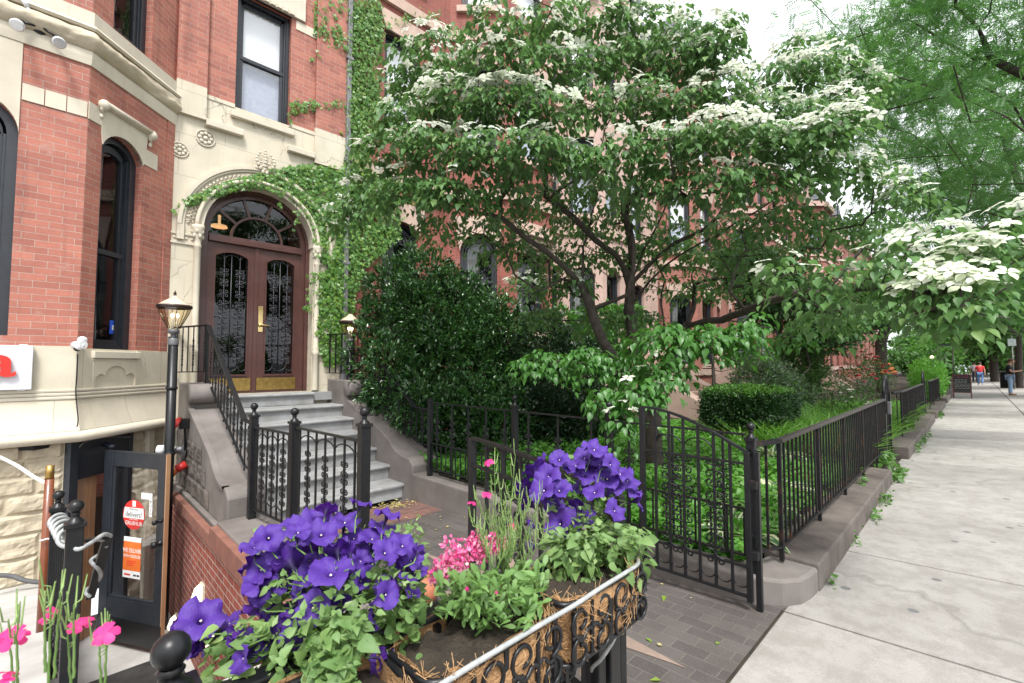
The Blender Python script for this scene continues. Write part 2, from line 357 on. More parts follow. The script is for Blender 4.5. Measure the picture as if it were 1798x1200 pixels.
# ================================================================ SETTING
def paving_mat():
    m, nt, b = base_mat('sidewalk_concrete'); g = nn(nt, 'ShaderNodeNewGeometry'); p = g.outputs['Position']
    c = mixc(nt, g.outputs['Random Per Island'], (.44,.425,.395), (.31,.30,.285))
    c = mixc(nt, ramp(nt, noise(nt, p, .9, 6), .38, .70), c, (.78,.77,.76), 'MULTIPLY')
    c = mixc(nt, ramp(nt, noise(nt, p, 5, 8, .75), .44, .58), c, (.82,.81,.80), 'MULTIPLY')
    cv_ = nn(nt, 'ShaderNodeTexVoronoi', feature='DISTANCE_TO_EDGE'); cv_.inputs['Scale'].default_value = .16; wp = nn(nt, 'ShaderNodeVectorMath', operation='MULTIPLY_ADD'); wn = nn(nt, 'ShaderNodeTexNoise'); wn.inputs['Scale'].default_value = 2.2; wn.inputs['Detail'].default_value = 6; nt.links.new(p, wn.inputs['Vector']); nt.links.new(wn.outputs['Color'], wp.inputs[0]); wp.inputs[1].default_value = (.5,.5,.5); nt.links.new(p, wp.inputs[2]); nt.links.new(wp.outputs[0], cv_.inputs['Vector'])
    c = mixc(nt, ramp(nt, cv_.outputs['Distance'], .0006, .0016, (.75,.75,.75), (0,0,0)), c, (.2,.19,.17))
    c = mixc(nt, ramp(nt, noise(nt, p, 150, 4, .8), .40, .62), c, (.80,.79,.78), 'MULTIPLY')
    v = nn(nt, 'ShaderNodeTexVoronoi'); v.inputs['Scale'].default_value = 2.9; v.inputs['Randomness'].default_value = 1; nt.links.new(p, v.inputs['Vector'])
    c = mixc(nt, ramp(nt, v.outputs['Distance'], .085, .10, (1,1,1), (0,0,0)), c, (.13,.13,.13))
    nt.links.new(c, b.inputs['Base Color']); b.inputs['Roughness'].default_value = .88; bump(nt, noise(nt, p, 180, 5), .4, .003, b); return m
M['paving'] = paving_mat()
def brick_path_mat():
    m, nt, b = base_mat('path_pavers'); p = pos(nt)
    t = nn(nt, 'ShaderNodeTexBrick'); t.offset = .5; t.inputs['Scale'].default_value = 1; t.inputs['Brick Width'].default_value = .198; t.inputs['Row Height'].default_value = .098
    t.inputs['Mortar Size'].default_value = .004; t.inputs['Mortar Smooth'].default_value = .2
    mp = nn(nt, 'ShaderNodeMapping'); mp.inputs['Rotation'].default_value = (0, 0, R(90)); nt.links.new(p, mp.inputs[0]); nt.links.new(mp.outputs[0], t.inputs['Vector'])
    t.inputs['Color1'].default_value = (.105,.092,.085,1); t.inputs['Color2'].default_value = (.070,.063,.061,1); t.inputs['Mortar'].default_value = (.125,.115,.10,1)
    c = mixc(nt, ramp(nt, noise(nt, p, 2.2, 5), .4, .7), t.outputs['Color'], (.72,.68,.66), 'MULTIPLY')
    c = mixc(nt, ramp(nt, noise(nt, p, 220, 2), .62, .72), c, (.22,.20,.19))
    nt.links.new(c, b.inputs['Base Color']); b.inputs['Roughness'].default_value = .85
    inv = nn(nt, 'ShaderNodeMath', operation='SUBTRACT'); inv.inputs[0].default_value = 1; nt.links.new(t.outputs['Fac'], inv.inputs[1])
    n1 = bump(nt, inv.outputs[0], .6, .004, b); bump(nt, noise(nt, p, 160, 4), .4, .003, b, n1); return m
M['path'] = brick_path_mat()
M['path_tan'] = mat('tan_paver', (.27,.20,.16), (.2,.15,.125), rough=.85, nscale=9, bumpy=.4, bscale=150, bdist=.003)
M['path_red'] = brick_mat('red_paver', (.19,.085,.065), (.10,.065,.06), (.2,.18,.16), bw=.215, rh=.108, ms=.004, hor=True)

# ground to the horizon
g = MB(); g.add([(-400,-500,-.42),(700,-500,-.42),(700,-3.2,-.42),(-400,-3.2,-.42)], [(0,1,2,3)]); tag(g.build('street', M['asphalt']), kind='structure')
g = MB(); g.add([(-400,9.5,-1.8),(700,9.5,-1.8),(700,500,-1.8),(-400,500,-1.8)], [(0,1,2,3)]); tag(g.build('ground', M['soil']), kind='structure')
# pavement slabs, each a separate slab in one sheet
sw = MB(); xs = [-10.5,-8.7,-6.9,-5.1,-3.3,-1.6,.1,1.85,3.42,4.88,6.72,8.38,10.05,11.8]
while xs[-1] < 130: xs.append(xs[-1] + random.uniform(1.7,1.9))
for i in range(len(xs) - 1):
    for (ya, yb) in ((-3.2,-1.016), (-.994,.93)):
        x0, x1 = xs[i] + .011, xs[i+1] - .011; dz = random.uniform(-.004,.004); dt = random.uniform(-.003,.003)
        y1 = yb; y0 = ya
        V = [(x0,y0,gz(y0)+dz),(x1,y0,gz(y0)+dz+dt),(x1,y1,gz(y1)+dz+dt),(x0,y1,gz(y1)+dz)]
        e = .006
        top = [(a + (e if k in (0,3) else -e), b_ + (e if k < 2 else -e), c) for k, (a, b_, c) in enumerate(V)]
        sw.add([(a,b_,c-.12) for a,b_,c in V] + [(a,b_,c-.006) for a,b_,c in V] + top, [(0,1,5,4),(1,2,6,5),(2,3,7,6),(3,0,4,7),(4,5,9,8),(5,6,10,9),(6,7,11,10),(7,4,8,11),(8,9,10,11)])
tag(sw.build('sidewalk', M['paving'], fix=False), kind='structure')
jb = MB(); jb.add([(-12,-3.2,gz(-3.2)-.03),(135,-3.2,gz(-3.2)-.03),(135,1.2,gz(1.2)-.03),(-12,1.2,gz(1.2)-.03)], [(0,1,2,3)]); tag(jb.build('sidewalk_bed', mat('joint_dirt', (.075,.065,.045), (.04,.036,.026), rough=.95)), kind='structure')
sk = MB(); sk.box(-12,-3.36,-.5,135,-3.2,gz(-3.2)-.005); tag(sk.build('street_kerb', M['conc']), kind='structure')
# brick path with its tan star points and red border
pt = MB(); ys = np.linspace(.94,5.32,12)
for a, b_ in zip(ys[:-1], ys[1:]): pt.add([(1.3,a,gz(a)+.002),(3.66,a,gz(a)+.002),(3.66,b_,gz(b_)+.002),(1.3,b_,gz(b_)+.002)], [(0,1,2,3)])
tag(pt.build('path', M['path']), kind='structure')
def flat(mb, poly, dz=.006): mb.add([(x, y, gz(y) + dz) for x, y in poly], [tuple(range(len(poly)))])
st = MB(); cx_, cy_ = 2.42, 2.35
for k in range(8):
    a = k * math.pi / 4; r1 = .98 if k % 2 == 0 else .62
    flat(st, [(cx_ + .34*math.cos(a-.39), cy_ + .34*math.sin(a-.39)), (cx_ + r1*math.cos(a), cy_ + r1*math.sin(a)*1.25), (cx_ + .34*math.cos(a+.39), cy_ + .34*math.sin(a+.39))])
flat(st, [(cx_ + .34*math.cos(a+.39), cy_ + .34*math.sin(a+.39)) for a in [k*math.pi/4 for k in range(8)]], .007)
tag(st.build('path_star', M['path_tan']), kind='structure')
rb = MB(); flat(rb, [(1.65,4.55),(3.36,4.55),(3.36,5.28),(1.65,5.28)]); tag(rb.build('path_border', M['path_red']), kind='structure')
# garden beds
def bed_z(x, y): return .10 + .05 * mnoise.noise((x*.9, y*.9, 3.1)) + .10 * max(0, min(1, (y - 2) / 4))
gb = MB(); gb.grid(lambda u, v: (3.58 + u * 92, .99 + v * 7.0, bed_z(3.58 + u * 92, .99 + v * 7.0)), 180, 24); tag(gb.build('garden_bed', M['soil']), kind='structure')
# sunken areaway: sloping slab left, landing, stairwell floor and steps
aw = MB(); aw.add([(-3,.95,gz(.95)),(.03,.95,gz(.95)),(.03,3.45,-.15),(-3,3.45,-.15),(.03,7.2,-.72),(-3,7.2,-.72),(.03,7.2,-1.7),(.03,3.45,-1.7)], [(0,1,2,3),(3,2,4,5),(2,7,6,4)])
tag(aw.build('areaway_slab', M['conc']), kind='structure')
ld = MB(); ld.add([(.03,.95,gz(.95)-.003),(1.14,.95,gz(.95)-.003),(1.14,3.0,-.15),(.03,3.0,-.15)], [(0,1,2,3)])
n = 7
for i in range(n):
    y0 = 3.0 + i * .27; z0 = -.15 - i * .204
    ld.box(.03, y0, -1.7, 1.14, y0 + .27, z0 - .204 if i < n else -1.58)
    if i == 0: ld.add([(.03,3.0,-.15),(1.14,3.0,-.15),(1.14,3.0,-.354),(.03,3.0,-.354)], [(0,1,2,3)])
ld.add([(.03,4.89,-1.582),(1.14,4.89,-1.582),(1.14,8.0,-1.582),(.03,8.0,-1.582)], [(0,1,2,3)])
tag(ld.build('areaway_steps', M['conc']), kind='structure')
# ================================================================ HOUSE WITH THE ARCHED DOOR
S2 = 1 / math.sqrt(2)
def arch_pts(ua, ub, zs, rise, n=14):
    """points of the opening's head from (ua,zs) to (ub,zs); rise 0 is a straight head"""
    if rise <= 0: return [(ua, zs), (ub, zs)]
    h = (ub - ua) / 2; r = (h*h + rise*rise) / (2*rise); cz = zs + rise - r; a = math.asin(min(1, h / r))
    if rise > h * 1.001: a = math.pi - a
    return [((ua+ub)/2 + r*math.sin(-a + 2*a*k/n), cz + r*math.cos(-a + 2*a*k/n)) for k in range(n+1)]
def wall(mb, fr, u0, u1, z0, z1, ops=(), depth=.25, reveal=None, d=0.0):
    """flat wall sheet with openings (ua,ub,za,zb,rise) and their reveals"""
    def q(t, *pts): t.add([fr(u, z, dd) for u, z, dd in pts], [tuple(range(len(pts)))])
    us = u0; rv = reveal or mb
    cols = {}
    for o in ops: cols.setdefault((o[0], o[1]), []).append(o)
    for (ua, ub) in sorted(cols):
        if ua > us: q(mb, (us,z0,d),(ua,z0,d),(ua,z1,d),(us,z1,d))
        zz = z0
        for (_, _, za, zb, rise) in sorted(cols[(ua, ub)], key=lambda o: o[2]):
            if za > zz: q(mb, (ua,zz,d),(ub,zz,d),(ub,za,d),(ua,za,d))
            top = arch_pts(ua, ub, zb, rise); zt = zb + rise + .02
            if rise > 0:
                for (a, za_), (b_, zb_) in zip(top[:-1], top[1:]): q(mb, (a,za_,d),(b_,zb_,d),(b_,zt,d),(a,zt,d))
                zz = zt
            else: zz = zb
            edge = [(ua, za)] + top + [(ub, za)]
            for (a, za_), (b_, zb_) in zip(edge, edge[1:] + edge[:1]): q(rv, (a,za_,d),(b_,zb_,d),(b_,zb_,d-depth),(a,za_,d-depth))
        if z1 > zz: q(mb, (ua,zz,d),(ub,zz,d),(ub,z1,d),(ua,z1,d))
        us = ub
    if u1 > us: q(mb, (us,z0,d),(u1,z0,d),(u1,z1,d),(us,z1,d))
def strip(mb, fr, pts_a, pts_b, d0, d1):
    """solid band between two rows of points (same count), from depth d0 to d1"""
    n = len(pts_a)
    for i in range(n - 1):
        q = [pts_a[i], pts_a[i+1], pts_b[i+1], pts_b[i]]
        v = [fr(u, z, d1) for u, z in q] + [fr(u, z, d0) for u, z in q]
        fs = [(0,1,2,3),(0,4,5,1),(2,6,7,3)]
        if i == 0: fs.append((0,3,7,4))
        if i == n - 2: fs.append((1,5,6,2))
        mb.add(v, fs)
def window(parent, fr, ua, ub, za, zb, rise=0, d=-.13, style='blind', mid=None, name='window', m=None, fw=.055, label=None):
    """frame with two sashes; panes and what hangs behind them are its pieces"""
    GL = M['glass'] if style != 'curtain' else M['glass_soft']; m = m or M['black_wood']; h = zb + rise; mid = mid or (za + (h - za) * .5); f = MB()
    outer = arch_pts(ua, ub, zb, rise); inner = arch_pts(ua + fw, ub - fw, zb - (0 if rise else fw), max(0, rise - fw*.9) if rise else 0)
    strip(f, fr, inner, outer, d - .06, d + .04)
    iz = inner[0][1]
    for (a, b_) in ((ua, ua + fw), (ub - fw, ub)): f.prism([(a,za),(b_,za),(b_,iz),(a,iz)], fr, d-.06, d+.04)
    for (a, b_) in ((ua + fw, ua + fw + .025), (ub - fw - .025, ub - fw)): f.prism([(a,za+.06),(b_,za+.06),(b_,iz),(a,iz)], fr, d-.05, d+.018)
    f.prism([(ua+fw,za),(ub-fw,za),(ub-fw,za+.06),(ua+fw,za+.06)], fr, d-.06, d+.03)
    s = .045; a, b_ = ua + fw + .025, ub - fw - .025
    f.prism([(a,mid-.03),(b_,mid-.03),(b_,mid+.03),(a,mid+.03)], fr, d-.055, d+.012)          # meeting rail
    f.prism([(a,za+.06),(b_,za+.06),(b_,za+.13),(a,za+.13)], fr, d-.055, d+.002)                # bottom rail
    for (p, q) in ((a, a + s), (b_ - s, b_)):
        f.prism([(p,za+.13),(q,za+.13),(q,mid-.03),(p,mid-.03)], fr, d-.055, d-.002)
        f.prism([(p,mid+.03),(q,mid+.03),(q,iz),(p,iz)], fr, d-.065, d-.018)
    if rise:
        tt = arch_pts(a, b_, iz, max(.02, rise - fw*.9 - .02)); tb = [(u, max(iz - .04, z - .09)) for u, z in tt]; strip(f, fr, tb, tt, d-.065, d-.018)
    else: f.prism([(a,iz-.05),(b_,iz-.05),(b_,iz),(a,iz)], fr, d-.065, d-.018)
    w_ = f.build(name, m, parent, bevel=.004); 
    if label: w_['label'] = label
    def kid(nm, poly, dd, mm, th=.004):
        k = MB(); k.prism(poly, fr, dd - th, dd); o = k.build(nm, mm); o.parent = w_
        o.location = -WL.get(parent.name, Vector()); return o
    def sheet(poly, dd):
        k = MB(); k.add([fr(u, z, dd) for u, z in poly], [tuple(range(len(poly)))]); o = k.build('pane', GL, fix=False); o.parent = w_; o.location = -WL.get(parent.name, Vector())
    sheet([(a+s,za+.13),(b_-s,za+.13),(b_-s,mid-.03),(a+s,mid-.03)], d-.03)
    top = arch_pts(a+s, b_-s, iz-.05 if not rise else iz, 0 if not rise else max(.02, rise - fw*.9 - .1))
    sheet([(a+s,mid+.03),(b_-s,mid+.03)] + top[::-1], d-.045)
    bz = zb + rise
    if style == 'blind':
        kid('blind', [(a,mid-.02),(b_,mid-.02),(b_,bz),(a,bz)], d-.09, M['blind']); kid('lace_curtain', [(a,za),(b_,za),(b_,mid+.02),(a,mid+.02)], d-.10, M['lace'])
    elif style == 'curtain':
        k = MB(); n_ = 26
        def cf(u, v):
            x = a + (b_ - a) * .55 * u * (1 - .25 * v * (1 - v) * 3); return fr(x, za + (bz - za) * v, d - .14 + .025 * math.sin(u * 34 + v))
        k.grid(cf, n_, 10); o = k.build('curtain', M['curtain']); o.parent = w_; o.location = -WL.get(parent.name, Vector())
    elif style == 'white':
        kid('blind', [(a,za),(b_,za),(b_,bz),(a,bz)], d-.09, M['blind'])
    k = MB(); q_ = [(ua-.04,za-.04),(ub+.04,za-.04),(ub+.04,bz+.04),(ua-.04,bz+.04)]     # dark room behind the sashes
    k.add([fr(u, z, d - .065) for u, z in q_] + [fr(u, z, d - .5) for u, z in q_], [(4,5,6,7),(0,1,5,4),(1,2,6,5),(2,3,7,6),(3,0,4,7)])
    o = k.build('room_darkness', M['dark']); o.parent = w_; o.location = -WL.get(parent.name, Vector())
    return w_

house = thing('row_house', (1.0, 8.0, 0), 'red brick row house with cream stone base, bay window and arched maroon double doors', 'house', 'brick row houses along the street')
FA = frame((0, 8.0, 0), (1,0,0), (0,-1,0))
BF = frame((0, 7.07, 0), (1,0,0), (0,-1,0))
BS = frame((.16, 7.07, 0), (S2,S2,0), (S2,-S2,0)); SL = .93 * math.sqrt(2)
TOP = 13.5
bw_ = MB()
# brick above the stone
wall(bw_, FA, 1.09, 3.60, 5.62, TOP, [(1.84,2.65,5.62,7.52,0),(1.84,2.65,9.3,11.2,0)], d=0)
for u0, u1 in ((1.09,1.46),(3.06,3.60)):                                     # brick pilasters
    bw_.prism([(u0,5.72),(u1,5.72),(u1,TOP),(u0,TOP)], FA, -.02, .06)
BP = [(-2.53,8.0),(-1.6,7.07),(.16,7.07),(1.09,8.0)]
wall(bw_, BF, -1.6, .16, 1.78, 5.06, [(-1.12,-.37,1.9,4.05,.37)]); wall(bw_, BF, -1.6, .16, 5.66, TOP, [(-1.12,-.37,5.7,7.6,0),(-1.12,-.37,9.3,11.2,0)])
wall(bw_, BS, 0, SL, 1.78, 5.06, [(.19,.79,1.76,4.21,.21)]); wall(bw_, BS, 0, SL, 5.66, TOP, [(.27,.86,5.7,7.6,0),(.27,.86,9.3,11.2,0)])
bw_.add([(-1.6,7.07,1.78),(-2.53,8,1.78),(-2.53,8,TOP),(-1.6,7.07,TOP)], [(0,1,2,3)])
bw_.prism([(1.18,1.78),(SL,1.78),(SL,5.06),(1.18,5.06)], BS, -.02, .012)
bw_.add([(-9,8,-1.8),(-2.53,8,-1.8),(-2.53,8,TOP),(-9,8,TOP)], [(0,1,2,3)])
bw_.box(-9,16,-1.8,3.6,16.3,TOP); bw_.box(3.45,8.3,-1.8,3.59,16,TOP); bw_.box(-9,8.0,TOP-.2,3.6,16,TOP+.1); bw_.add([(-2.53,8,TOP),(-1.6,7.07,TOP),(.16,7.07,TOP),(1.09,8,TOP)], [(0,1,2,3)])
bw_.build('brick_wall', M['brick'], house, fix=False)
# cream stone of the entrance wall
DL, DR, DSP, DRISE = 1.46, 3.10, 3.62, .80
sf = MB(); wall(sf, FA, 1.09, 3.60, -1.7, 5.62, [(DL,DR,1.14,DSP,DRISE)], depth=.3)
for u0, u1 in ((1.09,1.46),(3.06,3.60)):
    sf.prism([(u0,4.1 if u0 > 2 else 4.1),(u1,4.1),(u1,5.72),(u0,5.72)], FA, -.02, .062) if False else None
sf.prism([(1.09,5.24),(1.46,5.24),(1.46,5.72),(1.09,5.72)], FA, -.02, .063); sf.prism([(3.06,5.10),(3.60,5.10),(3.60,5.72),(3.06,5.72)], FA, -.02, .063)
sf.prism([(1.46,5.60),(1.84,5.60),(1.84,5.66),(1.46,5.66)], FA, -.02, .01); sf.prism([(2.65,5.60),(3.06,5.60),(3.06,5.66),(2.65,5.66)], FA, -.02, .01)
sf.build('stone_facing', M['cream'], house, fix=False)
for u0, u1, z in ((1.46,1.96,5.16),(2.62,3.06,5.16)):
    k = MB(); k.prism([(u0,z),(u1,z),(u1,z+.10),(u0,z+.10)], FA, -.01, .09); k.build('stone_ledge', M['cream_trim'], house, bevel=.012)
k = MB(); k.prism([(1.78,5.44),(2.72,5.44),(2.72,5.545),(1.78,5.545)], FA, -.05, .075); k.build('window_sill', M['cream_trim'], house, bevel=.01)
window(house, FA, 1.84, 2.65, 5.55, 7.52, 0, style='blind', mid=6.52, label='tall black framed window over the door with white blind and lace curtain')
k = MB(); k.prism([(1.72,7.52),(2.86,7.52),(2.86,7.95),(1.72,7.95)], FA, -.05, .05); k.prism([(2.72,7.34),(3.06,7.34),(3.06,7.5),(2.72,7.5)], FA, -.02, .012)
for i in range(9): k.prism([(1.8+i*.1,7.52),(1.87+i*.1,7.52),(1.87+i*.1,7.60),(1.8+i*.1,7.60)], FA, .04, .075)
k.build('lintel', M['cream_trim'], house, bevel=.006)
# carved door surround
k = MB(); CX = (DL + DR) / 2
def ring(r, n=36, a0=0, a1=180): return [(CX + r * math.cos(R(180 - a0 - (a1 - a0) * i / n)), DSP + r * math.sin(R(180 - a0 - (a1 - a0) * i / n))) for i in range(n + 1)]
strip(k, FA, ring(1.075), ring(1.125), -.02, .055); strip(k, FA, ring(1.04), ring(1.075), -.02, .03)
strip(k, FA, ring(.80), ring(.875), -.2, .035)
for sx in (-1, 1): k.prism([(CX+sx*1.04,3.40),(CX+sx*1.125,3.40),(CX+sx*1.125,DSP),(CX+sx*1.04,DSP)], FA, -.02, .05)
pts = [FA(u, z, .05) for u, z in ring(.885)]; k.tube(pts, .032, 8)
k.build('arch_moulding', M['cream_trim'], house)
cv = MB()
for i in range(46):                                                          # carved vine: small leaves and curls between the mouldings
    a = R(4 + i * 172 / 45); r0 = .962; u, z = CX - r0 * math.cos(a), DSP + r0 * math.sin(a)
    for s in (-1, 1):
        cc = Vector(FA(u + s*.03*math.cos(a), z - s*.03*math.sin(a), .008)); cv.ball(cc, .026, 6, (1,.6,1))
        t = a + s * .9; cv.ball(Vector(FA(u + .045*math.cos(t*3), z + .04*math.sin(t*3), .012)), .015, 6)
    cp = [FA(u + .034*math.cos(a*2 + k_*.8)*(1-k_*.09), z + .034*math.sin(a*2 + k_*.8)*(1-k_*.09), .02) for k_ in range(7)]; cv.tube(cp, .008, 5)
cv.build('carved_band', M['cream_trim'], house)
kc = MB()                                                                    # carved acanthus keystone
for s in (-1, 0, 1):
    for i in range(7):
        t = i / 6; kc.ball(FA(CX + s * (.03 + .10*math.sin(t*2.6)), 4.74 + .30*t - .05*abs(s), .05 + .03*math.sin(t*3)), .034*(1 - .45*t), 7, (1,.8,1.2))
for s in (-1, 1):
    kc.tube([FA(CX + s*(.06 + .05*math.cos(a)*(1-.1*a)), 4.80 + .05*math.sin(a)*(1-.1*a), .06) for a in np.linspace(0,6,12)], .014, 6)
    kc.ball(FA(CX + s*.11, 4.74, .04), .05, 8, (1,.7,.8))
kc.build('keystone_ornament', M['cream_trim'], house)
for (u, z, r_) in ((1.16,4.70,.105),(1.47,4.98,.12),(3.28,4.02,.11)):        # rosettes
    k = MB(); c = Vector(FA(u, z, .012)); Rm = Matrix(((1,0,0),(0,0,-1),(0,1,0)))
    for i in range(8):
        a = i * math.pi / 4; k.ball(FA(u + r_*.6*math.cos(a), z + r_*.6*math.sin(a), .012), r_*.25, 7, (1,.5,1))
    k.ball(c, r_*.28, 8, (1,.6,1)); k.tube([FA(u + r_*math.cos(t), z + r_*math.sin(t), .008) for t in np.linspace(0, 2*math.pi, 25)], r_*.09, 6)
    k.build('rosette', M['cream_trim'], house)
k = MB()
for (u0, u1) in ((1.09,1.37),(3.20,3.60)):
    k = MB()
    for z in (3.335, 3.47): k.prism([(u0,z),(u1,z),(u1,z+.03),(u0,z+.03)], FA, -.01, .022)
    for i in range(int((u1-u0)/.07)): k.ball(FA(u0+.045+i*.07, 3.42, .004), .02, 6)
    k.prism([(u0,3.365),(u1,3.365),(u1,3.47),(u0,3.47)], FA, -.01, .003); k.build('string_course', M['cream_trim'], house)
for u in (1.41, 3.155):                                                      # engaged columns
    k = MB(); c = FA(u, 0, .03)
    k.lathe([(.052,1.16),(.052,1.75),(.062,1.77),(.062,1.82),(.05,1.84),(.058,1.87),(.045,1.90),(.043,2.6),(.042,3.30),(.052,3.32),(.052,3.34),(.045,3.36),(.05,3.42),(.075,3.55),(.082,3.60),(.082,3.64),(0,3.64)], c, 14)
    for i in range(10): a = i*.628; k.ball((c[0]+.062*math.cos(a), c[1]+.062*math.sin(a), 3.47 + .07*(i % 2)), .024, 6, (1,1,1.5))
    k.build('engaged_column', M['cream_trim'], house)
k = MB(); k.tube([FA(3.30+.05*math.cos(a)*(1-.12*a), 2.10+.07*math.sin(a)*(1-.1*a), .02) for a in np.linspace(0,6.5,14)], .018, 6); k.prism([(3.2,1.98),(3.42,1.98),(3.42,2.02),(3.2,2.02)], FA, -.01, .02)
k.build('carved_scroll', M['cream_trim'], house)
# ---- front door
dr = MB(); d0 = -.20
jam = arch_pts(DL, DR, DSP, DRISE, 30); jin = arch_pts(DL+.13, DR-.13, DSP, DRISE-.13, 30); jmid = arch_pts(DL+.06, DR-.06, DSP, DRISE-.06, 30)
strip(dr, FA, jmid, jam, d0-.06, d0+.02); strip(dr, FA, jin, jmid, d0-.06, d0-.02)
for sx, (a, b_, c_) in ((1,(DL,DL+.06,DL+.13)),(-1,(DR,DR-.06,DR-.13))):
    dr.prism([(a,1.14),(b_,1.14),(b_,DSP),(a,DSP)], FA, d0-.06, d0+.02); dr.prism([(b_,1.14),(c_,1.14),(c_,DSP),(b_,DSP)], FA, d0-.06, d0-.02)
fd = dr.build('door_frame', M['maroon'], house, bevel=.004)
def kid(p, mb, nm, mm, **kw):
    o = mb.build(nm, mm, **kw); o.parent = p; q = p; off = Vector()
    while q is not None: off += WL.get(q.name, Vector()) if q.name in WL else (Vector(q.location) if q.parent is not None and q.name not in WL else Vector()); q = q.parent
    o.location = -off; return o
k = MB(); k.prism([(DL+.13,3.50),(DR-.13,3.50),(DR-.13,3.585),(DL+.13,3.585)], FA, d0-.08, d0+.025); k.prism([(DL+.13,3.585),(DR-.13,3.585),(DR-.13,3.62),(DL+.13,3.62)], FA, d0-.08, d0-.005); kid(fd, k, 'transom_bar', M['maroon'], bevel=.008)
k = MB(); rr_ = .67
strip(k, FA, [(CX + .36*math.cos(R(180-i*9)), 3.62 + .36*math.sin(R(180-i*9))) for i in range(21)], [(CX + .395*math.cos(R(180-i*9)), 3.62 + .395*math.sin(R(180-i*9))) for i in range(21)], d0-.08, d0-.04)
for a in (36, 72, 108, 144): k.bar(FA(CX + .39*math.cos(R(a)), 3.62 + .39*math.sin(R(a)), d0-.06), FA(CX + .68*math.cos(R(a)), 3.62 + .68*math.sin(R(a)), d0-.06), .03, .04)
kid(fd, k, 'fanlight_bars', M['maroon'])
k = MB(); k.prism([(CX+.69*math.cos(R(i*10)), 3.61+.69*math.sin(R(i*10))) for i in range(19)], FA, d0-.075, d0-.07); kid(fd, k, 'fanlight_pane', M['glass_dark'])
k = MB(); k.lathe([(.12,0),(.11,.03),(.02,.06),(.02,.2)], FA(1.83,3.86,d0-.5), 14); kid(fd, k, 'hall_lamp', emit_mat('hall_lamp_glow', (1,.55,.25), 2.5))
SCR = None
def scroll_pts(cx, cz, s, sx, sz, n=12):
    """one C-scroll starting at the bar and curling outwards"""
    return [(cx + sx * s * (.5 - .5*math.cos(t) + .18*math.sin(t*2.2)*t/4), cz + sz * s * (.15*t + .42*math.sin(t))) for t in np.linspace(0, 4.4, n)]
def curl(mb, P, u, z, s, sx, sz, r, d=0.0):
    c = (u + sx * s * .55, z + sz * s * .55); pts = [P(u + sx*.005, z, d), P(u + sx*s*.30, z + sz*s*.12, d)]
    for t in np.linspace(-.9, 4.6, 13):
        rad = s * .42 * (1 - .13 * (t + .9)); pts.append(P(c[0] + sx * rad * math.cos(t), c[1] + sz * rad * math.sin(t), d))
    mb.tube(pts, r, 5)
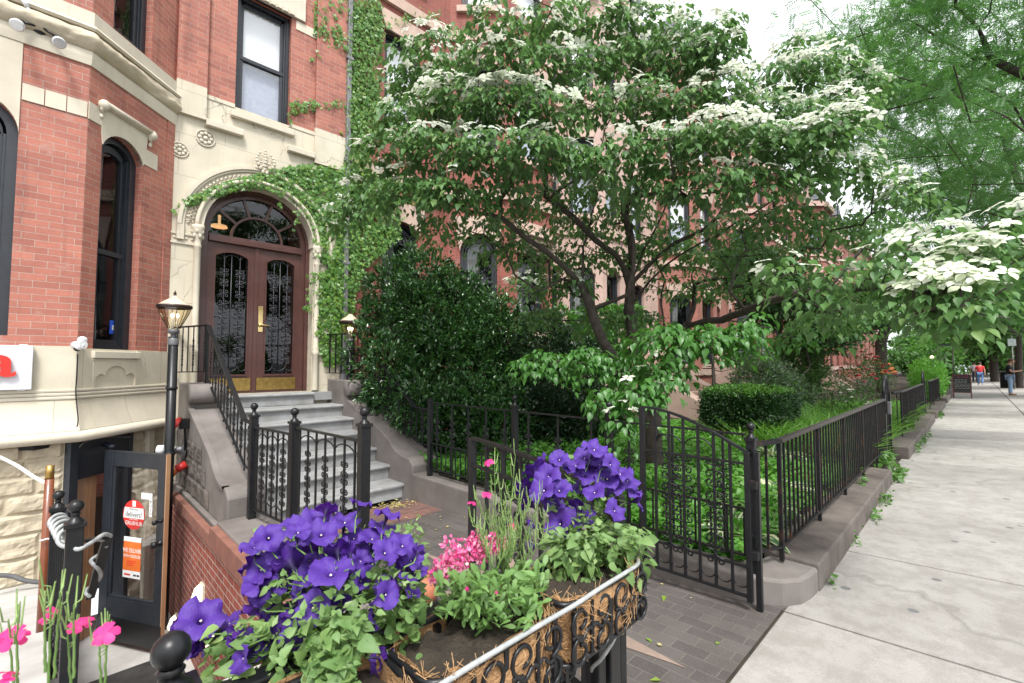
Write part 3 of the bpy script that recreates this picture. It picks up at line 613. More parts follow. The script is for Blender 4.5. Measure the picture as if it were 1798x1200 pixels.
for li, (u0, u1) in enumerate(((DL+.13, CX-.004), (CX+.004, DR-.13))):
    g0, g1 = (u0 + .085, u1 - .105) if li == 0 else (u0 + .125, u1 - .085)
    lo, hi = 1.41, 3.29; arch = arch_pts(g0, g1, hi, .09, 12) if li == 0 else arch_pts(g0, g1, hi, .09, 12)
    k = MB(); wall(k, FA, u0, u1, 1.15, 3.50, [(g0,g1,lo,hi,.09)], depth=.05, d=d0-.03)
    inn = arch_pts(g0+.022, g1-.022, hi, .075, 12); strip(k, FA, inn, arch, d0-.05, d0-.018)
    for a, b_ in ((g0,g0+.022),(g1-.022,g1)): k.prism([(a,lo),(b_,lo),(b_,hi),(a,hi)], FA, d0-.05, d0-.018)
    k.prism([(g0+.022,lo),(g1-.022,lo),(g1-.022,lo+.03),(g0+.022,lo+.03)], FA, d0-.05, d0-.014)
    if li == 0: k.prism([(u1-.03,1.15),(u1+.025,1.15),(u1+.025,3.50),(u1-.03,3.50)], FA, d0-.03, d0-.012)
    k.add([FA(u0,1.15,d0-.1), FA(u0,3.5,d0-.1), FA(u0,3.5,d0-.03), FA(u0,1.15,d0-.03)], [(0,1,2,3)])
    leaf = k.build('front_door', M['maroon'], house, fix=False); leaf['label'] = ('left maroon door leaf with ironwork over glass', 'right maroon door leaf with brass lever handle')[li]
    k = MB(); k.prism([(g0,lo),(g1,lo)] + arch[::-1], FA, d0-.075, d0-.07); kid(leaf, k, 'door_pane', M['glass_dark'])
    k = MB(); k.prism([(u0+.03,1.18),(u1-.05,1.18),(u1-.05,1.38),(u0+.03,1.38)], FA, d0-.03, d0-.022); kid(leaf, k, 'kick_plate', M['brass'])
    k = MB(); dd = d0 - .055; wd = g1 - g0; ha = lambda u: hi + .08
    for fu in (.30, .5, .74): k.tube([FA(g0+wd*fu, lo, dd), FA(g0+wd*fu, hi+.07, dd)], .006 if fu != .5 else .007, 5)
    k.tube([FA(g0, 2.34, dd), FA(g1, 2.34, dd)], .006, 5)
    for fu in (.30, .74):
        z = lo + .28
        while z < hi - .12:
            if abs(z - 2.62) > .06 or li == 1:
                for sx in (-1, 1):
                    for sz in (-1, 1): curl(k, FA, g0 + wd*fu, z, .062, sx, sz, .0055, dd)
                k.ball(FA(g0+wd*fu, z, dd), .016, 6); k.ball(FA(g0+wd*fu, z+.085, dd), .013, 5)
            z += .17
    for c_, r_ in ((.15,.15),(.52,.22),(.87,.13)):
        k.tube([FA(g0+wd*(c_ - r_*math.cos(t)), hi - .05 + .09*math.sin(t), dd) for t in np.linspace(0, math.pi, 10)], .005, 5)
        k.tube([FA(g0+wd*(c_ - r_*math.cos(t)), lo + .17 - .09*math.sin(t), dd) for t in np.linspace(0, math.pi, 10)], .005, 5)
    kid(leaf, k, 'iron_grille', mat('dull_grille_iron', (.045,.045,.055), (.022,.022,.03), rough=.4) if li == 0 else bpy.data.materials['dull_grille_iron'])
    if li == 1:
        k = MB(); k.prism([(u0+.035,2.13),(u0+.105,2.13),(u0+.105,2.55),(u0+.035,2.55)], FA, d0-.03, d0-.02); k.lathe([(.035,0),(.035,.03),(.012,.035),(.012,.05)], FA(u0+.07,2.24,d0-.02), 12, Matrix(((1,0,0),(0,0,-1),(0,1,0))))
        k.tube([FA(u0+.07,2.24,d0+.04), FA(u0+.1,2.24,d0+.045), FA(u0+.19,2.232,d0+.04)], .011, 8); kid(leaf, k, 'door_handle', M['brass_hi'], bevel=.003)
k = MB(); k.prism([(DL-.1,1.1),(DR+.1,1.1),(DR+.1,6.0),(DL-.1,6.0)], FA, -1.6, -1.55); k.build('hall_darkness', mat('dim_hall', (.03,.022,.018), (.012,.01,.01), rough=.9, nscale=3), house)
# ---- bay base
def bs(path, prof, nm, mm, **kw): k = MB(); k.sweep(path, prof, **{a: b_ for a, b_ in kw.items() if a in ('smooth','closed_prof')}); return k.build(nm, mm, house, bevel=kw.get('bevel', 0))
roll = [(.11 + .065*math.cos(a), .81 + .062*math.sin(a)) for a in np.linspace(-1.9, 1.9, 12)]
bs(BP, [(-.1,.745)] + roll + [(.06,.875)], 'base_roll', M['cream_trim'], smooth=True)
sweep_ = [(.12 - .10*math.sin(t*1.45), .875 + .335*t) for t in np.linspace(0, 1, 12)]
bs(BP, [(.0,.872)] + sweep_ + [(.0,1.212)], 'base_sweep', M['cream'], smooth=False)
fil = []
for z in (1.215, 1.255, 1.295): fil += [(.0,z),(.03,z),(.034,z+.018),(.03,z+.034),(.0,z+.036)]
bs(BP, fil, 'base_fillet', M['cream_trim'])
k = MB(); wall(k, BF, -1.6, .16, 1.33, 1.80, d=.012); wall(k, BS, 0, SL, 1.30, 1.78, [(.20,.79,1.30,1.30,.0)] if False else (), d=.006)
k.add([BF(-1.6,1.80,.012), BF(.16,1.80,.012), BF(.16,1.80,-.05), BF(-1.6,1.80,-.05)], [(0,1,2,3)])
for u0, u1 in ((0,.185),(.80,SL)): k.prism([(u0,1.30),(u1,1.30),(u1,1.775),(u0,1.775)], BS, -.02, .016)
k.build('base_panel', M['cream'], house, fix=False)
# trefoil-headed raised panel under the side window: surface with the trefoil sunk into it
def tre(n=9):
    P_ = [(.21,1.30)]; P_ += [(.21 + .09*(1-math.cos(t)), 1.30 + .10 + .09*math.sin(t)) for t in np.linspace(0, 1.5, n)]
    P_ += [(.495 - .155*math.cos(t), 1.455 + .125*math.sin(t)) for t in np.linspace(.1, math.pi-.1, 2*n)]
    P_ += [(.78 - .09*(1-math.cos(t)), 1.30 + .10 + .09*math.sin(t)) for t in np.linspace(1.5, 0, n)] + [(.78,1.30)]
    return P_
k = MB(); T_ = tre(); up_ = [(u, 1.64) for u, z in T_]
up_ = [(max(.186, min(.80, u)), 1.64) for u, z in T_]; strip(k, BS, T_[1:-1], up_[1:-1], -.02, .026)
for a, b_ in ((.186,.215),(.775,.80)): k.prism([(a,1.30),(b_,1.30),(b_,1.64),(a,1.64)], BS, -.02, .0262)
k.build('trefoil_panel', M['cream'], house)
k = MB(); k.prism([(.17,1.64),(.81,1.64),(.81,1.67),(.17,1.67)], BS, -.02, .03); k.prism([(.16,1.67),(.82,1.67),(.82,1.755),(.16,1.755)], BS, -.1, .055); k.build('window_sill', M['cream_trim'], house, bevel=.008)
# bay bands
k = MB()
k.prism([(0,4.42),(.18,4.42),(.18,4.62),(0,4.62)], BS, -.02, .012)
a_ = arch_pts(.13,.85,4.22,.27); top_ = [(u, 4.66) for u, z in a_]; b0 = arch_pts(.19,.79,4.21,.21); strip(k, BS, b0, [(.13 + (u-.19)*1.2, 4.66) for u, z in b0], -.05, .014)
k.prism([(.79,4.24),(1.02,4.24),(1.02,4.45),(.79,4.45)], BS, -.02, .011)
for i in range(3): k.prism([(-.36+i*.173,4.425),(-.36+i*.173+.165,4.425),(-.36+i*.173+.165,4.605),(-.36+i*.173,4.605)], BF, -.02, .012)
b0 = arch_pts(-1.12,-.37,4.05,.37, 20); strip(k, BF, b0, [(-.745 + (u+.745)*1.14, max(5.02, z)) if False else (u, 5.04) for u, z in b0], -.05, .012)
k.build('stone_band', M['cream_trim'], house)
k = MB(); k.tube([BS(.17,4.69,.05), BS(.85,4.69,.05)], .032, 10); k.prism([(.17,4.65),(.85,4.65),(.85,4.70),(.17,4.70)], BS, -.01, .045)
for u, s in ((.15,-1),(.87,1)):
    k.ball(BS(u,4.66,.045), .06, 10, (1,.9,1.1)); k.tube([BS(u + .02*math.cos(t), 4.66 - .02*t*.9, .05 - .004*t) for t in np.linspace(0, 6, 10)], [.035*(1-.12*i*.8) + .004 for i in range(10)], 7); k.ball(BS(u,4.53,.02), .022, 7, (1,.8,1.5))
k.build('hood_mould', M['cream_trim'], house)
bs(BP, [(0,5.04),(.02,5.04),(.03,5.12),(.03,5.20),(.0,5.2)], 'stone_band', M['cream_trim'])
def rock_roll(name, path, z0, z1, out, seed, parent, mm):
    k = MB(); P_ = [Vector(p) for p in path]; N_ = [Vector(((P_[i+1]-P_[i]).normalized().y, -(P_[i+1]-P_[i]).normalized().x)) for i in range(len(P_)-1)]
    Lc = [0]
    for i in range(len(P_)-1): Lc.append(Lc[-1] + (P_[i+1]-P_[i]).length)
    offs = [N_[0]] + [(N_[i-1]+N_[i])/(1+N_[i-1].dot(N_[i])) for i in range(1, len(N_))] + [N_[-1]]
    nu = int(Lc[-1] / .025); V = []
    def fn(u, v):
        s = u * Lc[-1]; i = max(j for j in range(len(P_)-1) if Lc[j] <= s + 1e-9); t = (s - Lc[i]) / (Lc[i+1] - Lc[i])
        p = P_[i].lerp(P_[i+1], t); o = offs[i].lerp(offs[i+1], t); z = z0 + (z1 - z0) * v
        dd = out * math.sin(math.pi * min(1, max(0, v))) ** .55
        nz_ = mnoise.fractal((s*3.2+seed, v*1.3, 0), 1, 2, 5) * .035 + abs(mnoise.noise((s*7+seed, v*3, 4))) * .02
        dd += nz_ * math.sin(math.pi * v) ** .5; q = p + o * dd; return (q.x, q.y, z + nz_ * .25)
    k.grid(fn, nu, 16); return k.build(name, mm, parent, fix=False)
rock_roll('rock_faced_band', BP, 5.195, 5.44, .10, 3.0, house, M['cream_rock'])
bs(BP, [(0,5.43),(.07,5.43),(.09,5.455),(.07,5.485),(.04,5.50),(.04,5.66),(0,5.68)], 'upper_moulding', M['cream_trim'])
k = MB()
for i in range(6):
    for j in range(2):
        u, z = -.60 - i*.085*1.0 + .05, 4.0
for i in range(9):
    for j in range(2):
        u, z = -.42 - i*.1 - (j*.05), 5.215 + .055 + j*.05; 
        k.add([BF(u-.05,z,.0), BF(u,z-.05,.0), BF(u+.05,z,.0), BF(u,z+.05,.0), BF(u,z,.05)], [(0,1,4),(1,2,4),(2,3,4),(3,0,4)])
k.build('diamond_frieze', M['cream_trim'], house)
window(house, BS, .19, .79, 1.77, 4.21, .21, style='curtain', mid=2.97, fw=.09, label='narrow dark window in the slanted bay side with a grey curtain')
window(house, BF, -1.12, -.37, 1.9, 4.05, .37, style='curtain', mid=3.0, fw=.09)
window(house, BS, .27, .86, 5.7, 7.6, 0, style='curtain', mid=6.7, fw=.08); window(house, BF, -1.12, -.37, 5.7, 7.6, 0, style='curtain', mid=6.7, fw=.08)
for z in (9.3,): window(house, BS, .27, .86, z, z+1.9, 0); window(house, BF, -1.12, -.37, z, z+1.9, 0); window(house, FA, 1.84, 2.65, z, z+1.9, 0)
# ---- rock-faced basement wall
def rock_wall(fr, u0, u1, z0, z1, name, mm, rows, seed, wmin=.38, wmax=.62, amp=.05):
    k = MB(); z = z1
    for rh in rows:
        if z - rh < z0 - .01: rh = z - z0
        if rh < .03: break
        u = u0; first = True
        while u < u1 - .02:
            wd = random.uniform(wmin, wmax) * (.55 if first and random.random() < .5 else 1); first = False
            if u1 - u - wd < .14: wd = u1 - u
            sd_ = random.uniform(0, 50)
            def fn(a, b_, u=u, wd=wd, zb=z-rh, rh=rh, sd_=sd_):
                e = min(min(a, 1-a)*wd, min(b_, 1-b_)*rh); lift = min(1, e / .035) ** .6
                h = amp * (.55 + mnoise.fractal((a*wd*5+sd_, b_*rh*6, seed), 1, 2, 5) * .6 + .25*abs(mnoise.noise((a*wd*9+sd_, b_*rh*11, 1)))) * lift
                return fr(u + .004 + a*(wd-.008), zb + .004 + b_*(rh-.008), max(0, h))
            k.grid(fn, max(5, int(wd/.03)), max(4, int(rh/.028)), smooth=False)
            u += wd
        z -= rh
    k.prism([(u0,z0),(u1,z0),(u1,z1),(u0,z1)], fr, -.2, .002); return k.build(name, mm, house, fix=False)
BF2 = frame((0, 7.10, 0), (1,0,0), (0,-1,0)); BS2 = frame((.14, 7.10, 0), (S2,S2,0), (S2,-S2,0))
rock_wall(BF2, -1.6, .10, -.9, .75, 'rock_faced_base', M['cream_rock'], [.17,.17,.19,.19,.22,.24,.28,.3], 1.0)
rock_wall(BS2, .80, 1.36, -1.6, .75, 'rock_faced_base', M['cream_rock'], [.17,.19,.19,.19,.2,.2,.2,.2,.2,.2,.2,.3], 2.0, .3, .5)
k = MB(); k.prism([(1.02,-1.6),(1.12,-1.6),(1.12,.75),(1.02,.75)], BS2, 0, .07); k.build('corner_strip', M['cream_trim'], house, bevel=.008)
# basement entrance: black lintel board, jambs, dark passage
k = MB(); k.prism([(.0,.30),(.80,.30),(.80,.75),(.0,.75)], BS2, -.10, .02); k.prism([(-.03,-1.6),(.07,-1.6),(.07,.75),(-.03,.75)], BS2, -.12, .04); k.prism([(.76,-1.6),(.82,-1.6),(.82,.75),(.76,.75)], BS2, -.12, .03)
k.build('basement_door_frame', M['black_wood'], house, bevel=.004)
k = MB(); k.prism([(.28,-1.58),(.42,-1.58),(.42,.30),(.28,.30)], BS2, -.16, -.06); k.prism([(.33,-1.58),(.345,-1.58),(.345,.30),(.33,.30)], BS2, -.06, -.052); k.build('door_jamb', M['tan'], house, bevel=.004)
k = MB()
for i in range(9): z = -1.5 + i*.2; k.prism([(.02,z),(.27,z),(.27,z+.04),(.02,z+.04)], BS2, -.55-.05*i, -.30-.05*i)
k.build('passage_shelf', mat('dim_shelf', (.05,.052,.055), rough=.6), house)
k = MB(); k.prism([(-.3,-1.6),(1.3,-1.6),(1.3,.75),(-.3,.75)], BS2, -1.3, -1.25); k.prism([(-.3,.70),(1.3,.70),(1.3,.76),(-.3,.76)], BS2, -1.3, -.1); k.build('passage_darkness', M['dark'], house)
# ================================================================ STOOP
XF = frame((0,0,0), (0,1,0), (1,0,0))      # profile in (Y, z), extruded along X
stoop = thing('stoop', (2.5, 5.4, -.2), 'painted stone stoop with seven pale grey steps and dark grey side walls', 'stoop', 'stoops along the street')
ST_L, ST_R = 1.62, 3.38
nose = [(5.47,.0),(5.84,.19),(6.22,.38),(6.59,.57),(6.97,.755),(7.35,.94),(7.73,1.135)]
for i, (y, z) in enumerate(nose):
    k = MB(); yb = 8.0 if i == 6 else nose[i+1][0] + .06
    k.prism([(y+.035,z-.19),(y+.035,z-.05),(y+.006,z-.047),(y-.006,z-.036),(y-.01,z-.022),(y-.006,z-.008),(y+.006,z),(yb,z),(yb,z-.19)], XF, ST_L, ST_R if i < 6 else 3.06)
    k.build('step', M['step'], stoop, bevel=.004)
k = MB(); k.box(ST_L,7.8,1.0,ST_R,8.25,1.132); k.build('landing', M['step'], stoop)
def cheek(x0, x1, flip):
    y0 = 5.26
    prof = [(8.0,-.4 if x0 > 2 else -1.6),(8.0,1.34),(7.28,1.34)]
    prof += [(7.20 + .12*math.cos(a), 1.215 + .125*math.sin(a)) for a in np.linspace(math.pi/2, math.pi*1.62, 14)]
    prof += [(7.22,1.03),(6.95,.935),(6.5,.775),(6.07,.615),(5.93,.55),(5.82,.47),(5.72,.41),(5.62,.375),(5.52,.355),(5.40,.35),(5.34,.33),(5.27,.27),(y0,.25),(y0,-.25 if x0 > 2 else -1.6)]
    k = MB(); k.prism(prof, XF, x0, x1); 
    o = k.build('cheek_wall', M['grey_paint'], stoop, bevel=.018)
    # raised border along the sloping top and the drum of the scroll
    k = MB(); xo = x0 if flip else x1
    k.lathe([(0,-.012),(.115,-.012),(.13,0),(.13,x1-x0+.02),(.115,x1-x0+.03),(0,x1-x0+.03)], (x0-.01,7.2,1.215), 22, Matrix(((0,0,1),(0,1,0),(-1,0,0)))); kid(o, k, 'scroll_drum', M['grey_paint'])
    k = MB(); xa, xb = (x0-.02, x0+.045) if flip else (x1-.045, x1+.02)
    bd = prof[17:-4]
    for a, b_ in zip(bd[:-1], bd[1:]): k.add([(x, p[0], p[1]+dz) for x in (xa, xb) for p in (a, b_) for dz in (-.02,.018)], [(0,1,3,2),(4,6,7,5),(1,5,7,3),(0,2,6,4)])
    kid(o, k, 'border', M['grey_paint']); return o
cheek(1.25, ST_L, True); cheek(ST_R, 3.80, False)
k = MB(); k.box(1.19,5.22,-1.6,1.245,8.0,-.02); k.build('plinth', M['grey_paint'], stoop, bevel=.01)
rk = MB()
for r_ in range(3):
    for c_ in range(4):
        y0 = 6.0 + c_*.42 + (r_ % 2)*.2; z0 = -.02 + r_*.22; L = min(.40, 7.98 - y0); zl = .55 + (y0 - 6.1)*.4
        if L < .15 or z0 + .2 > zl + .1: continue
        def fn(a, b_, y0=y0, z0=z0, L=L):
            e = min(min(a,1-a)*L, min(b_,1-b_)*.21); return (1.246 - min(1, e/.03)*(.010 + .022*mnoise.fractal((a*L*6+y0, b_*2+z0*5, 2), 1, 2, 4)), y0 + a*L, z0 + b_*.21)
        rk.grid(fn, 12, 7, smooth=False)
rk.build('rock_faced_side', mat('dark_rock_face', (.13,.11,.095), (.085,.072,.062), rough=.85, nscale=5, bumpy=.5, bscale=50), stoop, fix=False)
# coping wall between stairwell and path
cop = thing('stairwell_wall', (1.2, 3.0, 0), 'low red brick retaining wall with dark grey coping beside the path', 'wall')
k = MB(); k.prism([(5.25,-.35),(5.25,.07),(1.0,.07),(1.0,-.35)], XF, 1.16, 1.66); k.build('coping', M['grey_paint'], cop, bevel=.015)
k = MB(); k.box(1.14,1.0,-1.7,1.5,7.6,-.245) if False else k.box(1.14,1.0,-1.7,1.3,5.26,-.14); k.box(1.14,5.26,-1.7,1.185,7.9,-.14); k.build('brick_face', M['brick_low'], cop)
k = MB()
y = 1.02
while y < 7.2:
    k.box(1.095, y, -.145, 1.165, y + .068, .045 if y < 5.2 else -.03); y += .075
k.build('brick_cap_course', mat('brown_cap_brick', (.24,.105,.075), (.17,.075,.055), rough=.8, nscale=7, bumpy=.3), cop, bevel=.004)
# stair lamps in the stairwell wall
for (x_, y_) in ((357,1040),(312,1092),(385,1122)):
    p = at(x_, y_, X=1.14)
    l = thing('wall_lamp', p, {357:'topmost cream wall lamp on the brick stairwell wall',312:'cream stairwell lamp half hidden by the black basement door',385:'lowest cream stairwell lamp behind the purple petunias'}[x_], 'lamp', 'stairwell wall lamps')
    k = MB(); k.obox((p[0]-.01,p[1],p[2]), .02, .13, .17); k.build('back_plate', M['cream_trim'], l)
    k = MB(); k.add([(p[0]-a, p[1]+b_, p[2]+c_) for a, b_, c_ in ((.02,-.06,-.07),(.02,.06,-.07),(.02,.06,.075),(.02,-.06,.075),(.10,-.045,-.05),(.10,.045,-.05),(.07,.045,.045),(.07,-.045,.045))], [(0,3,2,1),(4,5,6,7),(0,1,5,4),(1,2,6,5),(2,3,7,6),(3,0,4,7)])
    k.build('lamp_shade', emit_mat('warm_lamp_shade', (1,.85,.62), .55), l, bevel=.006)
# garden kerbs
kb = thing('garden_kerb', (3.5, 1.0, 0), 'dark grey painted kerb with rounded corner under the open gate', 'kerb', 'kerbs under the garden fences')
k = MB(); prof = [(3.36,5.26),(3.36,1.55),(3.37,1.25),(3.40,1.08),(3.47,.95),(3.58,.87),(3.72,.84),(3.86,.83)]
outer = prof; inn_ = [(3.58,5.26),(3.58,1.6),(3.60,1.4),(3.62,1.3),(3.66,1.22),(3.7,1.18),(3.78,1.16),(3.86,1.15)]
for a, b_, c_, d_ in zip(outer[:-1], outer[1:], inn_[1:], inn_[:-1]):
    V = [(p[0], p[1], z) for z in (-.3, .165) for p in (a, b_, c_, d_)]; k.add(V, [(4,5,6,7),(0,1,5,4),(2,3,7,6)])
k.add([(3.36,5.26,-.3),(3.58,5.26,-.3),(3.58,5.26,.165),(3.36,5.26,.165)], [(0,1,2,3)])
k.build('painted_kerb', M['grey_paint'], kb, bevel=.02)
for i, (x0, x1, zt, lab) in enumerate(((3.87,8.0,.19,'brown stone kerb under the nearest pavement fence'),(10.2,17.6,.2,'brown stone kerb under the second pavement fence'),(18.4,24,.2,'brown stone kerb under the third pavement fence'),(26,36,.2,'farthest brown stone kerb under the hedge by the chalkboard'))):
    o = thing('garden_kerb', (x0, .85, 0), lab, 'kerb', 'kerbs under the garden fences'); x = x0
    while x < x1 - .05:
        L = min(random.uniform(1.6,2.3), x1 - x); k = MB(); k.box(x, .82 + random.uniform(0,.008), -.25, x + L - .006, 1.18, zt); x += L
        k.build('kerb_stone', M['brownstone'], o, bevel=.014)
# ================================================================ NEIGHBOURING HOUSES
def box_house(x0, x1, label, wm, tm, bay=None, top=13.0, floors=((1.5,4.2),(5.9,8.0),(9.3,11.2)), cols=2, arch=True, mansard=True, porch=None, name='row_house', detail=True, gable=False, low=None):
    h = thing(name, (x0, 8, 0), label, 'house', 'brick row houses along the street')
    fa = frame((0,8,0), (1,0,0), (0,-1,0)); k = MB(); TR = []; wins = []; tl = MB()
    def piece(nm, poly, fr, d0, d1): TR.append((nm, MB().prism(poly, fr, d0, d1)))
    def face(fr, u0, u1, n, wd=.82, arc=None):
        ops = []; 
        for fi, (za, zb) in enumerate(floors):
            for i in range(n):
                c = u0 + (u1 - u0) * (i + .5) / n; w_ = min(wd, (u1 - u0) * .62)
                rise = .22 if (fi == 0 and arch) else 0
                if arc and fi == 0: rise = w_ / 2 * .98
                ops.append((c - w_/2, c + w_/2, za, zb - rise, rise)); wins.append((fr, c - w_/2, c + w_/2, za, zb - rise, rise, fi))
        wall(k, fr, u0, u1, -.6, top, ops)
        for (ua, ub, za, zb, rise) in ops:
            piece('window_sill', [(ua-.1,za-.14),(ub+.1,za-.14),(ub+.1,za),(ua-.1,za)], fr, -.02, .08); tr = MB()
            a = arch_pts(ua, ub, zb, rise); strip(tr, fr, a, [(u + (u-(ua+ub)/2)*.35, zb + rise + .38) for u, z in a], -.03, .05)
            TR.append(('lintel', tr))
        for z in (1.2, 5.2, 8.8): piece('stone_band', [(u0,z),(u1,z),(u1,z+.22),(u0,z+.22)], fr, -.02, .07)
        piece('cornice', [(u0,top-.35),(u1,top-.35),(u1,top),(u0,top)], fr, -.02, .28)
        if low: tl.prism([(u0,-.6),(u1,-.6),(u1,low),(u0,low)], fr, -.02, .035)
    if bay:
        a, b_, dp = bay
        face(fa, x0, a, 1); 
        s = frame((a,8,0), (S2,-S2,0), (-S2,-S2,0)); face(s, 0, dp*math.sqrt(2), 1, .86, True)
        face(frame((0,8-dp,0), (1,0,0), (0,-1,0)), a + dp, b_ - dp, 1, 1.0)
        face(frame((b_-dp,8-dp,0), (S2,S2,0), (S2,-S2,0)), 0, dp*math.sqrt(2), 1, .7)
        if x1 > b_: face(fa, b_, x1, 1)
    else: face(fa, x0, x1, cols)
    k.box(x0+.02,8.3,-1,x0+.1,15,top); k.box(x1-.1,8.3,-1,x1-.02,15,top); k.box(x0,15,-1,x1,15.3,top)
    k.build('brick_wall', wm, h, fix=False); [q_.build(nm, tm, h) for nm, q_ in TR]
    if low: tl.build('stone_base', tm, h)
    for (fr, ua, ub, za, zb, rise, fi) in wins:
        if detail: window(h, fr, ua, ub, za, zb, rise, style=('curtain','blind','white')[fi % 3], fw=.06)
        else:
            f = MB()
            for (p, q) in ((ua,ua+.07),(ub-.07,ub)): f.prism([(p,za),(q,za),(q,zb),(p,zb)], fr, -.2, -.1)
            for zz in (za, (za+zb)/2-.03, zb-.07): f.prism([(ua+.07,zz),(ub-.07,zz),(ub-.07,zz+.07),(ua+.07,zz+.07)], fr, -.2, -.1)
            wo_ = f.build('window', M['black_wood'], h); g_ = MB(); g_.prism([(ua,za),(ub,za),(ub,zb+rise),(ua,zb+rise)], fr, -.2, -.17); o = g_.build('pane', M['pane_far']); o.parent = wo_; o.location = -WL[h.name]
    rf = MB()
    if mansard:
        rf.add([(x0,7.9,top),(x1,7.9,top),(x1,9.2,top+2.6),(x0,9.2,top+2.6),(x0,15,top+2.6),(x1,15,top+2.6)], [(0,1,2,3),(3,2,5,4)])
        rf.add([(x0,7.9,top),(x0,9.2,top+2.6),(x0,15,top+2.6),(x0,15,top)], [(0,1,2,3)]); rf.add([(x1,7.9,top),(x1,9.2,top+2.6),(x1,15,top+2.6),(x1,15,top)], [(0,1,2,3)])
        r_ = rf.build('roof', M['slate'], h)
        for i in range(2):
            xc = x0 + (x1 - x0) * (.28 + .44*i); dm = MB(); dm.box(xc-.55,7.95,top,xc+.55,9.4,top+1.5); dm.build('dormer', tm, h)
            dm = MB(); dm.add([(xc-.75,7.85,top+1.5),(xc+.75,7.85,top+1.5),(xc,7.85,top+2.5),(xc-.75,9.6,top+1.5),(xc+.75,9.6,top+1.5),(xc,9.6,top+2.5)], [(0,1,2),(0,2,5,3),(1,4,5,2)]); dm.build('dormer_roof', M['slate'], h)
            dm = MB(); dm.box(xc-.35,7.93,top+.15,xc+.35,7.96,top+1.35); dm.build('dormer_window', M['pane_far'], h)
    else:
        rf.box(x0,7.8,top,x1,15.2,top+.3); rf.build('roof', M['slate'], h)
    ch = MB(); ch.box(x1-.9,10,top+1.5,x1-.1,11.2,top+4); ch.build('chimney', wm, h)
    return h
M['pane_far'] = mat('far_window_pane', (.12,.14,.16), (.05,.055,.06), rough=.08, nscale=1.2)
nb = box_house(3.62, 9.3, 'dark red brick house with pale stone lintels behind the ivy and the evergreen shrub', M['brick2'], M['pink_trim'], bay=(6.0, 9.3, .92), floors=((2.35,4.45),(6.3,8.25),(9.6,11.4)))
box_house(9.32, 15.4, 'pink brownstone house with a stone stoop seen through the dogwood', M['pink'], M['pink_trim'], bay=(9.9, 12.6, .8), floors=((1.4,4.3),(5.8,8.0),(9.3,11.2)), top=12.6, low=1.1)
box_house(15.42, 22, 'brick house with pink trim and a gabled stone front beyond the brownstone', M['brick_far'], M['pink_trim'], bay=(15.8, 19.4, .9), floors=((1.6,4.2),(5.8,7.9),(9.3,11.2)), top=13.2)
box_house(22.02, 28.6, 'sixth bay plain orange brick house past the gabled one', M['brick_far'], M['pink'], bay=(22.6, 26, .9), detail=False, top=12.8) if False else box_house(22.02, 28.6, 'orange brick house with slate mansard past the gabled one', M['brick_far'], M['pink'], bay=(22.6, 26, .9), detail=False, top=12.8)
box_house(28.62, 36, 'brick house with its front half hidden by the rose bushes', M['brick2'], M['cream_trim'], cols=3, detail=False, top=13.4, mansard=False)
box_house(36.02, 45, 'orange brick house level with the chalkboard', M['brick_far'], M['pink'], bay=(37, 41, .9), detail=False)
box_house(45.02, 56, 'small far house just left of the lamp post by the hedge', M['brick2'], M['pink'], cols=4, detail=False)
box_house(56.02, 70, 'farthest brick house at the end of the row', M['brick_far'], M['pink'], cols=5, detail=False, top=14)
# stone mouldings over the brownstone's ground floor windows: a projecting oriel base
dsn = thing('downspout', (3.62, 7.93, 0), 'grey metal downspout between the two houses, half covered by ivy', 'downspout')
k = MB(); k.box(3.60,7.88,.2,3.68,7.99,TOP); k.build('pipe', mat('grey_downspout', (.20,.20,.215), (.15,.15,.16), rough=.5), dsn, bevel=.012)
for z in (1.5,3.4,5.3,7.2,9.1):
    k = MB(); k.box(3.575,7.87,z,3.705,7.995,z+.05); k.build('strap', bpy.data.materials['grey_downspout'], dsn)
# carved oriel base on the neighbour's bay
orl = MB(); OF = frame((0,7.08,0),(1,0,0),(0,-1,0))
for i, (z, dd) in enumerate(((4.42,.42),(4.32,.34),(4.20,.26),(4.08,.18))):
    orl.prism([(7.15,z),(8.15,z),(8.15,z+.09),(7.15,z+.09)], OF, -.02, dd); orl.tube([OF(7.15,z+.0,dd-.02), OF(8.15,z,dd-.02)], .035, 8)
orl.build('oriel_base', M['pink_trim'], nb)
# brownstone stoop of the pink house
sp = thing('stoop', (12.4, 5, 0), 'pale brownstone stoop with ball-ended side walls behind the clipped hedge', 'stoop', 'stoops along the street')
for i in range(7):
    k = MB(); k.box(12.0, 4.6+.36*i, -.3, 13.5, 8.0, .3+.17*i); k.build('step', M['pink_trim'], sp, bevel=.01)
for x0 in (11.55, 13.5):
    k = MB(); k.prism([(8.0,-.4),(8.0,1.95),(6.9,1.95),(6.75,1.6),(4.7,.55),(4.4,.5),(4.4,-.4)], XF, x0, x0+.42); o = k.build('cheek_wall', M['pink_trim'], sp, bevel=.02)
    k = MB(); k.lathe([(0,-.02),(.17,-.02),(.17,.46),(0,.46)], (x0-.02,6.85,1.85), 18, Matrix(((0,0,1),(0,1,0),(-1,0,0)))); o2 = k.build('scroll_drum', M['pink_trim']); o2.parent = o; o2.location = -WL[sp.name]
